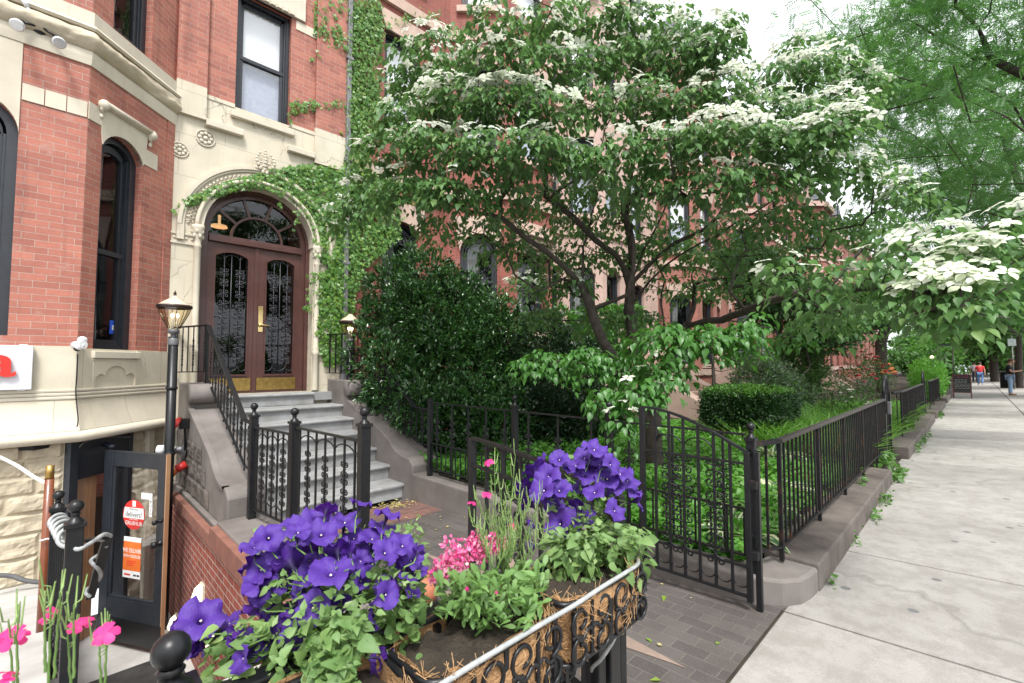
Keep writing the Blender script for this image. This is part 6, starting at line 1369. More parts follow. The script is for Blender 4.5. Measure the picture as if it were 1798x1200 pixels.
# boxy hedge by the chalkboard and further greens along the kerb
shrub('clipped_hedge', 'bright green hedge spilling over the far kerb beside the chalkboard', (27,1.5,.2), [(25.6,1.45,.75,1.2,.45,.65),(27.4,1.4,.85,1.3,.45,.75),(29.4,1.4,.7,1.2,.45,.6)], 7000, .11, L_GROUND, cluster=6, cat='hedge')
shrub('clipped_hedge', 'round topped green hedge just behind the chalkboard', (37,2.0,.2), [(36.6,2,.9,1.4,.8,1.0),(38.8,2,.9,1.4,.8,.95)], 4000, .16, L_GROUND, cluster=6, cat='hedge')

# roses
def roses(label, base, lobes, nl, fl, nf, fm, grp='rose bushes in the front gardens'):
    t = shrub('rose_bush', label, base, lobes, nl, .06, L_ROSE, cluster=6, group=grp, cat='rose bush')
    fb = MB()
    for i in range(3):
        for j in range(6):
            a = j*1.047 + i*.5; r_ = .5 - .14*i; c = (r_*math.cos(a)*.6, r_*math.sin(a)*.6, .1*i); fb.ball(c, .36-.06*i, 6, (1,1,.55))
    o = None
    for _ in range(nf):
        l = random.choice(lobes); v = rdirs(1)[0]; v[2] = abs(v[2])*.8; v[1] = -abs(v[1]) if random.random() < .75 else v[1]; p = np.array(l[:3]) + v * np.array(l[3:]) * 1.03
        if o is None: o = fb.build('rose', fm, t, loc=Vector(p) - WL[t.name]); o.scale = (fl,)*3
        else: inst(o, t, Vector(p) - WL[t.name], random.uniform(0,6), scale=fl*random.uniform(.7,1.15))
    return t
roses('white rose bush at the edge of the tall green leaves', (13.2,2.3,.15), [(12.9,2.3,.75,.6,.4,.5),(13.8,2.2,.65,.5,.4,.45)], 1500, .075, 12, leaf_mat('white_rose', (.82,.80,.76), (.85,.72,.70), transl=.3))
roses('dark red rose bush in bloom above the second garden fence', (18.5,2.6,.15), [(17.6,2.6,1.05,.8,.5,.65),(18.8,2.6,1.35,1.0,.6,.8),(20.2,2.5,1.15,.9,.6,.75)], 3200, .10, 42, leaf_mat('red_rose', (.28,.012,.02), (.42,.02,.04), transl=.2))
roses('orange flowered bush beyond the red roses', (25.5,3.0,.15), [(25,3.0,1.2,1.0,.6,.6),(26.6,3,1.2,1.0,.6,.6)], 1500, .16, 16, leaf_mat('orange_bloom', (.75,.22,.05), (.85,.33,.12), transl=.3))
# bare young tree
def sapling(label, x, y, h, nb_):
    t = thing('young_tree', (x,y,.15), label, 'young tree'); k = MB(); k.tube([(x,y,.05),(x+.02,y,h*.5),(x,y+.02,h)], [.07,.055,.02], 8); k.build('trunk', M['bark'], t, fix=False)
    k = MB()
    for i in range(nb_): z = .5 + (h-.6)*i/nb_; a = i*2.4; L = .55*(1 - .5*i/nb_); k.tube([(x,y,z),(x+L*.5*math.cos(a),y+L*.5*math.sin(a),z-.02),(x+L*math.cos(a),y+L*math.sin(a),z+.03)], [.014,.009,.004], 5)
    k.build('branch', M['bark'], t, fix=False)
sapling('bare straight young tree with stubby dead twigs before the brownstone stoop', 10.4, 4.1, 1.95, 14)
sapling('thin bare young tree right of the straight one, against the silvery bush', 12.0, 4.1, 1.75, 9)

# ================================================================ GROUND PLANTING
n = 26000; X_ = np.concatenate([rng.uniform(3.62,9.8,int(n*.6)), 3.62 + 6*rng.random(n - int(n*.6))**2]); Y_ = rng.uniform(1.22,5.6,n)
hh = np.array([.10 + .16*max(0, mnoise.noise((x*1.1, y*1.1, 7)) + .35) for x, y in zip(X_, Y_)]); low_ = (X_ > 6.3) & (Y_ > 2.6)
Z_ = np.array([bed_z(x, y) for x, y in zip(X_, Y_)]) + hh * rng.uniform(.25, 1.15, n)
d_ = unit(np.stack([rng.normal(0,1,n), rng.normal(0,1,n), rng.normal(.0,.35,n)], 1)); nm = unit(rng.normal(0,.35,(n,3)) + np.array([0,0,1]))
tag(scatter('ground_cover', T_HEART, np.stack([X_,Y_,Z_],1), frames(d_, nm), rng.uniform(.045,.10,n), L_GROUND), 'bright green ground cover carpeting the garden behind the fence', kind='stuff')
def blades(name, label, n, xr, yr, L, m, lean=.5):
    x, y = rng.uniform(*xr, n), rng.uniform(*yr, n); p = np.stack([x, y, [bed_z(a, b) for a, b in zip(x, y)]], 1); th = rng.uniform(0, 2*np.pi, n)
    d = unit(np.stack([np.cos(th)*lean*rng.uniform(.3,1.3,n), np.sin(th)*lean*rng.uniform(.3,1.3,n), np.ones(n)], 1)); nr_ = np.stack([-np.cos(th), -np.sin(th), .25*np.ones(n)], 1)
    return tag(scatter(name, T_BLADE, p, frames(d, nr_), L * rng.uniform(.6,1.15,n), m), label, kind='stuff')
blades('tall_leaves', 'tall strappy green leaves filling the garden behind the far end of the fence', 4200, (8.2,16.5), (1.25,3.0), .62, L_GRASS)
blades('tall_leaves', 'strappy leaves in the next garden past the arched gate', 1600, (10.5,17.5), (1.2,2.4), .6, L_GRASS)
blades('grass', 'short grass round the clipped yew', 3500, (6.6,11), (1.6,5.2), .22, L_GRASS, .7)
def hosta(label, x, y, n, L, var=True):
    t = thing('hosta', (x,y,bed_z(x,y)), label, 'hosta', 'hostas in the front garden'); th = rng.uniform(0, 2*np.pi, n); f = rng.uniform(.25,1,n)
    p = np.stack([x + .05*np.cos(th), y + .05*np.sin(th), np.full(n, bed_z(x,y)) + .16*f], 1) ; p += np.stack([np.cos(th)*.13*f, np.sin(th)*.13*f, np.zeros(n)], 1)
    d = unit(np.stack([np.cos(th)*f, np.sin(th)*f, .95 - .75*f], 1)); nr_ = np.stack([-np.cos(th)*.4, -np.sin(th)*.4, np.ones(n)], 1)
    V, F_ = T_HOSTA
    V5 = []; F5 = []; prof = [(0,.03),(.12,.17),(.35,.27),(.65,.20),(.88,.08),(1,.01)]
    for t_, w_ in prof:
        z = -.42*t_*t_; V5 += [(-w_,t_,z+.3*w_),(-w_*.62,t_,z+.17*w_),(0,t_,z),(w_*.62,t_,z+.17*w_),(w_,t_,z+.3*w_)]
    sl_ = []
    for i in range(len(prof)-1):
        for j in range(4): a = 5*i+j; F5.append((a,a+1,a+6,a+5)); sl_.append(1 if (j in (0,3)) else 0)
    scatter('leaves', (V5, F5), p, frames(d, nr_), L*rng.uniform(.7,1.15,n), [L_HOST, L_EDGE if var else L_HOST], t, slots=sl_)
    k = MB(); 
    for q, (a, b) in enumerate(zip(p, th)): k.tube([(x,y,bed_z(x,y)-.02), (x+.5*(a[0]-x), y+.5*(a[1]-y), a[2]-.03), tuple(a)], .005, 4)
    k.build('stalks', L_STEM, t, fix=False)
L_HOST = leaf_mat('hosta_leaf', (.06,.16,.06), (.09,.21,.08), rough=.4, transl=.3); L_EDGE = leaf_mat('hosta_cream_edge', (.62,.66,.40), (.7,.72,.5), rough=.45, transl=.3)
for lab, x, y, n_, L in (('cream-edged hosta nearest the gate post',4.1,1.42,30,.24),('cream-edged hosta second from the gate post along the fence',4.75,1.5,34,.26),('large cream-edged hosta midway along the near fence',5.6,1.55,34,.26),('cream-edged hosta at the foot of the clipped yew',7.7,2.1,26,.28)): hosta(lab, x, y, n_, L)
L_WEED = leaf_mat('weed_leaf', (.07,.17,.035), (.11,.23,.05), rough=.5, transl=.3)
def weed(label, x, y, n, L, z=None, spread=.12, tpl=T_HEART, m=None, grp='weeds along the kerb'):
    z = gz(y) if z is None else z; m = m or L_GROUND; p = np.stack([x + rng.normal(0,spread,n), np.maximum(y + rng.normal(0,min(.045,spread*.35),n), y-.05), z + np.abs(rng.normal(.03,.05,n))], 1)
    d = unit(rng.normal(0,1,(n,3)) + np.array([0,-.3,.25])); tag(scatter('weed', tpl, p, frames(d, unit(rng.normal(0,.4,(n,3)) + np.array([0,-.2,1]))), L*rng.uniform(.4,.95,n), L_WEED), label, 'weed', grp)
for lab, x, y, n_, L, s_, z in (('tiny weed at the corner of the near kerb',4.05,.79,16,.045,.04,None),('small weed in the kerb joint past the corner',5.1,.79,14,.04,.05,None),('green weed growing along the near kerb',6.0,.78,40,.055,.12,None),('taller weed clump along the near kerb before the fence post',6.85,.78,60,.06,.15,None),('leafy weeds sprawling at the far end of the near kerb',8.4,.82,150,.085,.22,None),('weed trailing over the kerb top below the long fence',6.9,1.0,26,.07,.10,.19),('broad leaved weeds climbing the fence end',8.9,.98,120,.10,.25,.15),('weeds along the foot of the second kerb',12.5,.80,120,.08,.8,None),('weeds at the foot of the third kerb',19.5,.80,80,.1,.6,None),('tall thin weed against the second fence',12.2,.98,50,.12,.16,.35)): weed(lab, x, y, n_, L, z, s_)
# loose leaves on the path
n = 14; x, y = rng.uniform(1.7,3.2,n), rng.uniform(1.0,2.2,n); tag(scatter('fallen_leaves', T_SMALL, np.stack([x,y,[gz(b)+.01 for b in y]],1), frames(unit(np.stack([rng.normal(0,1,n),rng.normal(0,1,n),np.zeros(n)],1)), np.tile([0,0,1.],(n,1))), rng.uniform(.04,.08,n), L_IVYY), 'a few yellow green leaves lying on the brick path', kind='stuff')
# ================================================================ DOGWOOD
dw = thing('dogwood_tree', (5.75,3.0,.12), 'spreading dogwood tree in white bloom with layered branches over the garden and path', 'tree')
# leafy sprays: px, py, half-width px, distance, blooms, density
PADS = [(760,92,72,5.2,12,1),(870,48,62,4.6,5,1.1),(955,40,60,4.8,8,1),(1045,38,75,5.2,16,1),(1130,45,70,5.4,16,1),(1205,70,70,5.2,8,1),(1265,55,45,5.0,5,.9),
 (715,150,55,5.4,6,1),(800,140,60,5.0,6,1),(880,115,62,4.6,6,1),(960,110,62,4.7,4,1),(1040,110,55,5.0,5,1),(1110,100,55,5.2,6,1),(1185,115,55,5.2,5,1),(1255,95,50,5.0,7,1),
 (1370,130,52,5.2,9,.9),(1445,118,50,5.0,10,.9),(1510,150,45,5.0,8,.9),(1400,85,40,5.4,4,.7),
 (720,212,62,5.0,14,1.1),(805,182,72,4.8,22,1.1),(885,178,70,4.6,20,1.1),(965,195,60,4.5,8,1),(1040,180,55,4.8,5,1),(1120,175,60,5.0,8,1),(1195,185,55,5.0,6,1),(1265,160,58,4.9,10,1),(1335,190,55,4.9,8,1),(1405,205,60,4.8,9,1),(1470,190,52,4.7,10,1),
 (680,268,58,5.0,5,1.1),(765,258,72,4.7,6,1.1),(850,268,75,4.5,5,1.1),(940,262,70,4.4,4,1.1),(1020,280,60,4.6,4,1),(1105,262,65,4.7,5,1),(1180,255,60,4.6,6,1),(1255,238,70,4.4,24,1),(1335,250,65,4.4,12,1),(1415,245,58,4.4,10,1),(1475,222,52,4.3,14,1),
 (640,345,50,5.2,6,1),(600,378,34,5.4,5,.9),(715,330,62,4.9,4,1.1),(795,338,70,4.7,2,1),(880,345,60,5.0,1,.7),(960,350,55,5.3,1,.7),(1050,330,55,5.4,2,.7),(1150,318,58,4.8,2,.9),(1240,325,65,4.5,3,.9),(1325,315,60,4.5,4,.9),(1410,305,55,4.6,4,.9),(1490,300,52,4.8,9,.9),(1560,325,45,4.9,5,.8),
 (770,400,50,5.2,1,.7),(850,410,48,5.6,0,.35),(940,420,55,5.8,0,.3),(1030,420,50,6.0,0,.3),(1120,400,60,6.2,1,.35),(1210,405,60,5.8,0,.4),(1300,395,60,5.4,1,.6),(1380,380,60,5.2,1,.8),
 (1460,400,60,5.4,0,.8),(1530,390,55,5.6,0,.8),(1590,345,40,4.6,4,.7),(1000,500,50,6.0,4,.8),(900,440,50,5.9,0,.6),(985,455,52,6.2,0,.6),(1075,450,50,6.5,0,.6),(1160,430,55,6.4,0,.7),(1250,450,55,6.2,0,.7),(1330,450,52,6.0,0,.8),(1400,440,50,5.8,0,.8),(1240,500,50,6.6,0,.6),(1310,500,45,6.4,0,.6),(950,555,45,6.6,1,.7),(1130,560,45,6.8,0,.7),(880,395,45,5.6,0,.6),(1010,390,50,5.9,0,.6),(1090,365,50,6.0,0,.7),(1180,480,50,6.3,0,.4),(1060,560,60,6.4,0,.6),(930,500,45,7.0,5,.5),
 (960,635,58,4.9,0,1.0),(1035,628,48,4.7,0,1.0),(1110,640,48,4.6,0,1),(1165,590,62,4.3,0,1.2),(1235,592,58,4.2,0,1.2),(1295,588,42,4.1,0,1.1),(1330,570,30,4.1,0,.8),(1120,690,52,4.1,1,1.2),(1165,650,50,4.2,1,1.1),(1090,735,30,4.0,1,1),(1060,700,36,4.2,0,.9),
 (1450,560,60,6.2,0,.9),(1520,545,55,6.0,0,.9),(1400,590,40,6.0,0,.6),
 (1375,480,48,3.1,5,1.1),(1440,500,55,3.0,3,1.1),(1510,482,55,2.9,4,1.1),(1575,468,55,2.75,5,1.1),(1450,540,40,3.2,0,.9),(1640,490,60,2.6,14,1.1),(1700,500,55,2.5,13,1.1),(1760,440,50,2.5,10,1.1),(1680,430,55,2.6,9,1.1),(1610,420,50,2.8,4,1.1),(1735,400,50,2.7,4,1.0),(1655,400,42,2.9,0,.9),(1785,380,40,2.7,5,1.0),(1645,530,42,2.5,4,1.0),(1715,530,52,2.45,2,1.0),(1560,430,50,3.2,2,.9)]
targets = []; LP = []; LD = []; LN = []; LS = []; LB = []; FP = []
for (px_, py_, rp, D, nf, den) in PADS:
    c = at(px_, py_ + (22 if D < 2.75 and py_ < 505 else 0), D=D); Rr = rp / F * D * 1.05; near = 1450 > px_ > 900 and py_ > 560
    targets.append(tuple(c - np.array([0,0,.03])))
    big = .076 if D < 3.4 else .083
    n = int(den * (325 if D > 3.3 else 200) * (Rr / .35) ** 1.7) + 16
    rho = np.sqrt(rng.random(n)); th = rng.uniform(0, 2*np.pi, n)
    tilt = rng.normal(0, .10, 2); wob = 1 + .25*np.sin(th*3 + px_)
    x, y = Rr*rho*np.cos(th)*wob, Rr*rho*np.sin(th)*wob; layer = rng.choice([0, -.09, -.19], n, p=[.55,.28,.17]) * (1 if den > .5 else 1.6)
    z = .10*(1-rho**2) - .07*rho**2 + layer + tilt[0]*x + tilt[1]*y + rng.normal(0,.02,n)
    p = c + np.stack([x, y, z], 1); a2 = th + rng.normal(0,.8,n); dn = rng.uniform(.3,1.25,n) * (.55 + .6*rho)
    LP.append(p); LD.append(np.stack([np.cos(a2), np.sin(a2), -dn], 1)); LN.append(np.stack([np.cos(a2)*.5 + rng.normal(0,.25,n), np.sin(a2)*.5 + rng.normal(0,.25,n), np.ones(n)], 1)); LS.append(big*rng.uniform(.45,1.2,n)); LB.append(np.full(n, near))
    for _ in range(int(nf * (1.0 if D < 3.4 else 3.4))) if D > 3.3 else range(int(nf * (2.3 if px_ > 1600 and py_ > 425 else .9))):
        q = math.sqrt(random.random()) * .98; t = random.uniform(0, 2*math.pi); FP.append((c + np.array([Rr*q*math.cos(t), Rr*q*math.sin(t), .13*(1-q*q) - .03*q*q + .05 + random.gauss(0,.03)]), math.cos(t)*q, math.sin(t)*q, D))
LP, LD, LN, LS, LB = map(np.concatenate, (LP, LD, LN, LS, LB))
N = []; par = []
def run(frm, pts):
    """a limb through the given points, starting at node frm"""
    P_ = ([N[frm]] if frm is not None else []) + [Vector(p) for p in pts]; ids = []; prev = frm
    for i in range(len(P_) - 1):
        p0, p1, p2, p3 = P_[max(0,i-1)], P_[i], P_[i+1], P_[min(len(P_)-1,i+2)]; n_ = max(1, int((p2-p1).length/.22))
        for q in range(0 if (i == 0 and frm is None) else 1, n_+1):
            t = q/n_; p = .5*((2*p1)+(p2-p0)*t+(2*p0-5*p1+4*p2-p3)*t*t+(3*p1-p0-3*p2+p3)*t**3) + Vector((random.gauss(0,.012),random.gauss(0,.012),random.gauss(0,.012)))
            N.append(p); par.append(-1 if prev is None else prev); prev = len(N)-1; ids.append(prev)
    return ids
px3 = lambda L: [at(x, y, D=D) for x, y, D in L]
tk = run(None, px3([(1148,822,6.25),(1146,760,6.22),(1150,700,6.2),(1140,660,6.2)]))
st_a = run(tk[-3], px3([(1112,600,6.25),(1106,545,6.2),(1106,500,6.15)])); st_b = run(tk[-4], px3([(1085,640,6.0),(1058,600,5.9),(1037,545,5.8),(1022,504,5.7)])); st_c = run(tk[-2], px3([(1190,600,6.5),(1220,545,6.6),(1217,486,6.6)]))
LM = [run(st_b[-1], px3([(992,471,5.55),(959,441,5.4),(920,414,5.25),(878,384,5.1),(820,372,5.0),(760,350,4.95)])), run(st_b[-1], px3([(1023,435,5.8),(1034,405,5.8),(1050,340,5.6)])),
 run(st_a[-1], px3([(1094,471,6.0),(1076,447,5.9),(1046,420,5.7),(1004,384,5.5),(960,345,5.3),(890,300,5.0),(800,265,4.8)])), run(st_a[-2], px3([(1139,498,6.1),(1172,465,5.9),(1196,447,5.8),(1260,410,5.5),(1330,370,5.2),(1410,320,4.9)])),
 run(st_a[-1], px3([(1148,456,6.0),(1184,426,5.8),(1235,402,5.6),(1295,355,5.2),(1350,300,4.9),(1420,250,4.6)])), run(st_c[-1], px3([(1223,459,6.5),(1250,435,6.4),(1330,400,6.0),(1450,390,5.6)])),
 run(st_c[-4], px3([(1286,558,5.6),(1310,546,5.2),(1340,534,4.6),(1385,515,3.9),(1450,515,3.4),(1540,500,2.95),(1640,500,2.65),(1720,480,2.5)])), run(tk[-2], px3([(1172,642,5.9),(1193,630,5.5),(1226,621,5.0),(1260,620,4.6),(1300,615,4.3)])),
 run(st_a[-1], px3([(1110,450,6.1),(1100,390,5.9),(1110,300,5.6),(1120,200,5.4),(1130,90,5.3)])), run(st_a[-1], px3([(1130,440,6.1),(1160,380,5.8),(1200,290,5.4),(1240,180,5.1)])), run(tk[-2], px3([(1110,660,5.8),(1060,645,5.3),(990,640,5.0)])), run(tk[-3], px3([(1130,690,5.4),(1110,710,4.6),(1085,735,4.1)]))]
LM.append(run(LM[2][len(LM[2])//2], px3([(960,280,5.2),(930,200,4.9),(900,100,4.7)]))); LM.append(run(LM[4][len(LM[4])//2], px3([(1330,270,5.2),(1380,180,5.1)])))
# second pass: sprays attach to the limb skeleton
def grow_more(N, par, targets, step=.22, jitter=.06, tip_r=.0045, lift=.15, pw=2.25, start=6, maxr=.16):
    N = list(N); par = list(par); ends = []
    for t in sorted(targets, key=lambda q: (Vector(q) - N[tk[-1]]).length):
        t = Vector(t); best = min(range(start, len(N)), key=lambda i: (N[i]-t).length + .9*max(0, N[i].z - t.z + .05)); a = N[best]; L = (t-a).length; n_ = max(1, int(L/step)); prev = best
        side = Vector((random.gauss(0,1), random.gauss(0,1), random.gauss(0,.4))) * jitter * L
        for q in range(1, n_+1):
            f = q/n_; p = a.lerp(t, f) + side*math.sin(math.pi*f) + Vector((0,0,lift*L*.3*math.sin(math.pi*f)*(1-f)))
            N.append(p); par.append(prev); prev = len(N)-1
        ends.append(prev)
    ch = [[] for _ in N]
    for i, p in enumerate(par):
        if p >= 0: ch[p].append(i)
    r = [0]*len(N)
    for i in range(len(N)-1, -1, -1): r[i] = max(tip_r, sum(r[c]**pw for c in ch[i])**(1/pw)) if ch[i] else tip_r
    mx = max(r); r = [v if v < .012 else .012 + (v-.012)*(maxr-.012)/(mx-.012) for v in r]
    return N, par, ch, r, ends
twigs = list(targets)
for (px_, py_, rp, D, nf, den) in PADS:
    for _ in range(5):
        c = at(px_, py_, D=D); Rr = rp/F*D; a = random.uniform(0, 6.28); twigs.append(tuple(c + np.array([Rr*.75*math.cos(a), Rr*.75*math.sin(a), -.02 + random.gauss(0,.03)])))
for _ in range(130): twigs.append(tuple(at(random.uniform(880,1360), random.uniform(360,520), D=random.uniform(5.2,7.2))))
N, par, ch, r, ends = grow_more(N, par, twigs, maxr=.13, pw=2.05)
tree_mesh(N, par, ch, r, 8).build('trunk', M['bark'], dw, fix=False)
scatter('crown', T_OVATE, LP[~LB], frames(LD[~LB], LN[~LB]), LS[~LB], L_DOG, dw); scatter('lower_foliage', T_OVATE, LP[LB], frames(LD[LB], LN[LB]), LS[LB], L_DOGB, dw)
# blooms: four pointed bracts round a small green head
def bloom():
    V = []; f = []; sl_ = []
    for q in range(4):
        a = q*math.pi/2; ca, sa = math.cos(a), math.sin(a); b = len(V); pr = [(.06,.03,.0),(.3,.24,.05),(.55,.33,.07),(.8,.22,.05),(1.0,.02,.0)]
        for t, w_, z in pr:
            for s in (-1,0,1): V.append((ca*t - sa*w_*s, sa*t + ca*w_*s, z + (.05*abs(s) if t < .9 else 0) - .07*t*t*(q % 2)))
        for i in range(4):
            for j in range(2): k_ = b+3*i+j; f.append((k_,k_+1,k_+4,k_+3)); sl_.append(0)
    b = len(V)
    for i in range(6): a = i*1.047; V.append((.09*math.cos(a), .09*math.sin(a), .03)); 
    for i in range(6): a = i*1.047; V.append((.06*math.cos(a), .06*math.sin(a), .12))
    f += [(b+i, b+(i+1)%6, b+6+(i+1)%6, b+6+i) for i in range(6)] + [tuple(range(b+6,b+12))]; sl_ += [1]*7
    return V, f, sl_
BV, BFc, BS_ = bloom(); L_HEADG = mat('bloom_head', (.18,.26,.08), rough=.7)
FP.sort(key=lambda q: q[3]); bm0 = None
for i, (p, tx, ty, D) in enumerate(FP[:100]):
    if bm0 is None:
        kk = MB(); kk.add(BV, BFc, True); bm0 = kk.build('blossom', L_BRACT, dw, fix=False, loc=Vector(p)-WL[dw.name]); bm0.data.materials.append(L_HEADG); bm0.data.polygons.foreach_set('material_index', BS_); o = bm0
    else: o = inst(bm0, dw, Vector(p)-WL[dw.name])
    toc = Vector((-p[0], -p[1], .3)).normalized() * .55 if D < 3.4 else Vector((0,0,0))
    o.scale = (random.uniform(.054,.068),)*3; nrm_ = Vector((tx*.5+random.gauss(0,.15), ty*.5+random.gauss(0,.15), 1)) + toc; o.rotation_euler = nrm_.to_track_quat('Z','Y').to_euler(); o.rotation_euler.rotate_axis('Z', random.uniform(0,6.28))
rest = FP[100:]; Pn = np.array([q[0] for q in rest]); nz = np.stack([[q[1]*.5 for q in rest] + rng.normal(0,.3,len(rest)), [q[2]*.5 for q in rest] + rng.normal(0,.3,len(rest)), np.ones(len(rest))], 1)
th = rng.uniform(0,6.28,len(rest)); dd_ = np.stack([np.cos(th), np.sin(th), np.zeros(len(rest))], 1); o = scatter('blossoms', (BV, BFc), Pn, frames(unit(dd_ - nz*(dd_*nz).sum(1,keepdims=True)/(nz**2).sum(1,keepdims=True)), nz), rng.uniform(.052,.082,len(rest)), [L_BRACT, L_HEADG], dw, slots=BS_); o['kind'] = 'stuff'

# ================================================================ STREET TREES
def pinnate():
    V = []; f = []
    for i in range(8):
        t = i/8
        for s in (-1,1): b = len(V); V += [(0,t,0),(s*.13,t+.05,.02),(s*.25,t+.10,-.02),(s*.11,t+.13,0)]; f.append((b,b+1,b+2,b+3))
    return V, f
T_PIN = pinnate()
def street_tree(label, base, h0, crown, nt_, per, size, seed, m=L_LOCUST, tpl=T_PIN, lean=0, r=.2, name='honey_locust', step=.6):
    """crown: (x,y,z,rx,ry,rz) lobes; sprays of leaves lie in flat tiers along the twigs"""
    random.seed(seed); t = thing(name, base, label, 'tree', 'street trees along the pavement'); x, y, z = base; tg = []
    vol = [c[3]*c[4]*c[5] for c in crown]
    for _ in range(nt_):
        c = random.choices(crown, vol)[0]; v = rdirs(1)[0] * random.random() ** .4; tg.append((c[0]+v[0]*c[3], c[1]+v[1]*c[4], c[2]+v[2]*c[5]))
    N_, pa, ch_, r_, e_ = grow([(x,y,z-.1),(x,y,z+h0*.35),(x+lean*.5,y,z+h0*.7),(x+lean,y,z+h0)], tg, step=step, jitter=.07, tip_r=.008, lift=.35, maxr=r)
    tree_mesh(N_, pa, ch_, r_, 8).build('trunk', M['bark'], t, fix=False)
    E_ = np.array([tuple(N_[i]) for i in e_] + [tuple(N_[pa[i]]) for i in e_]); ctr = np.array([x,y,z+h0]); n = len(E_)*per
    p = np.repeat(E_, per, 0); o = rng.normal(0,1,(n,3))*np.array([.25,.25,.07])*(size/.16); p = p + o; out = unit(p - ctr)
    d = unit(out*.6 + rng.normal(0,.75,(n,3)) + np.array([0,0,-.25])); nm_ = unit(rng.normal(0,.4,(n,3)) + np.array([0,0,1])); scatter('crown', tpl, p, frames(d, nm_), size*rng.uniform(.6,1.25,n), m, t, smooth=False); random.seed(seed+99); return t
def lobes(x, y, z, rx, ry, rz): return [(x,y,z,rx,ry,rz)]
street_tree('nearest honey locust, its feathery branches reaching in from the upper right', (9.8,-3.4,0), 3.6, [(9.5,-.6,6.0,2.6,2.2,2.0),(10.8,-.4,4.1,2.2,1.4,.8),(12.5,-1.0,5.6,2.8,2.0,2.2),(8.6,-1.2,7.6,2.6,2.2,1.6),(9.6,.6,7.0,1.8,1.4,1.4),(11.5,1.2,8.0,2.4,2,1.6),(12,-.2,6.6,2.4,1.6,1.2)], 215, 27, .20, 5, lean=.3, r=.13)
street_tree('honey locust whose dark trunk leans behind the man in black', (42.5,-1.95,.1), 3.2, [(42,-1.6,6.4,4.5,4,2.4),(39.5,-1.2,4.6,2.5,2.2,.9)], 110, 30, .36, 8, r=.17, step=.9, lean=-.8)
street_tree('second honey locust, spreading over the pavement beyond the dogwood', (21,-3.4,0), 3.4, [(20.5,-1.0,5.6,4.2,3.2,2.0),(18.6,.4,4.6,2.6,2.0,1.0),(22,-.5,7.8,4,3.4,2.0),(19,1.5,10.5,4,3.5,3.6),(17,.8,8,3.4,2.6,2.2)], 205, 26, .28, 6, r=.24, step=.8)
street_tree('third honey locust over the pavement, short of the man in black', (31,-3.2,0), 3.4, [(31,-1.5,6.2,4.6,3.6,2.4),(29.5,.8,4.4,3,2,1.0)], 130, 34, .32, 7, r=.26, step=.9)
street_tree('broad tree with a thick grey trunk behind the walking woman', (58,-1.2,.1), 3.0, [(57,-.5,5.0,5.5,4,2.6),(60,-2.5,6.4,6,4,3)], 90, 26, .55, 9, L_STREET, T_SMALL, r=.27, name='street_tree', step=1.2)
street_tree('garden tree with a dark trunk beyond the red roses', (30.5,3.4,.1), 2.6, [(30.5,3.4,5.0,2.6,1.8,1.6),(33,3.6,5.4,2.5,1.8,1.6)], 70, 30, .28, 10, L_STREET, T_SMALL, r=.25, name='street_tree', step=.8)
street_tree('far tree closing the view down the street, left of the walkers', (80,2.2,.1), 3, [(80,2,5.2,5,3,3.2),(86,1,7,6,4,4)], 70, 26, .8, 11, L_STREET, T_SMALL, r=.4, name='street_tree', step=1.5)
street_tree('far tree closing the view down the street, right of the walkers', (84,-3.0,.1), 3, [(84,-4,5.0,6,4,3.2),(92,-6,8,8,5,5)], 80, 28, .85, 12, L_STREET, T_SMALL, r=.4, name='street_tree', step=1.5)
street_tree('tall far tree at the very end of the street', (120,-1,.1), 4, [(120,-1,8,12,9,6)], 90, 34, 1.3, 13, L_STREET, T_SMALL, r=.6, name='street_tree', step=2.5)

street_tree('low leafy tree at the far end of the left row of houses', (74,3.4,.1), 1.6, [(74,3.4,2.4,3.5,2,2.2),(79,5,3.0,4,2.5,2.6),(70,5.5,2.2,2.5,1.6,1.8)], 110, 26, .6, 15, L_STREET, T_SMALL, r=.2, name='street_tree', step=1.2)
street_tree('low leafy trees crowding the kerb behind the walking woman', (66,-3.6,.1), 1.8, [(66,-4.4,2.8,4,2,2.4),(74,-5.0,3.4,4.5,2.5,2.8),(95,-1,3.5,5,6,3.2)], 130, 26, .65, 16, L_STREET, T_SMALL, r=.2, name='street_tree', step=1.2)
box_house(130, 134, 'pale building closing the far end of the street', M['brick_far'], M['pink'], cols=1, detail=False, top=12) if False else None
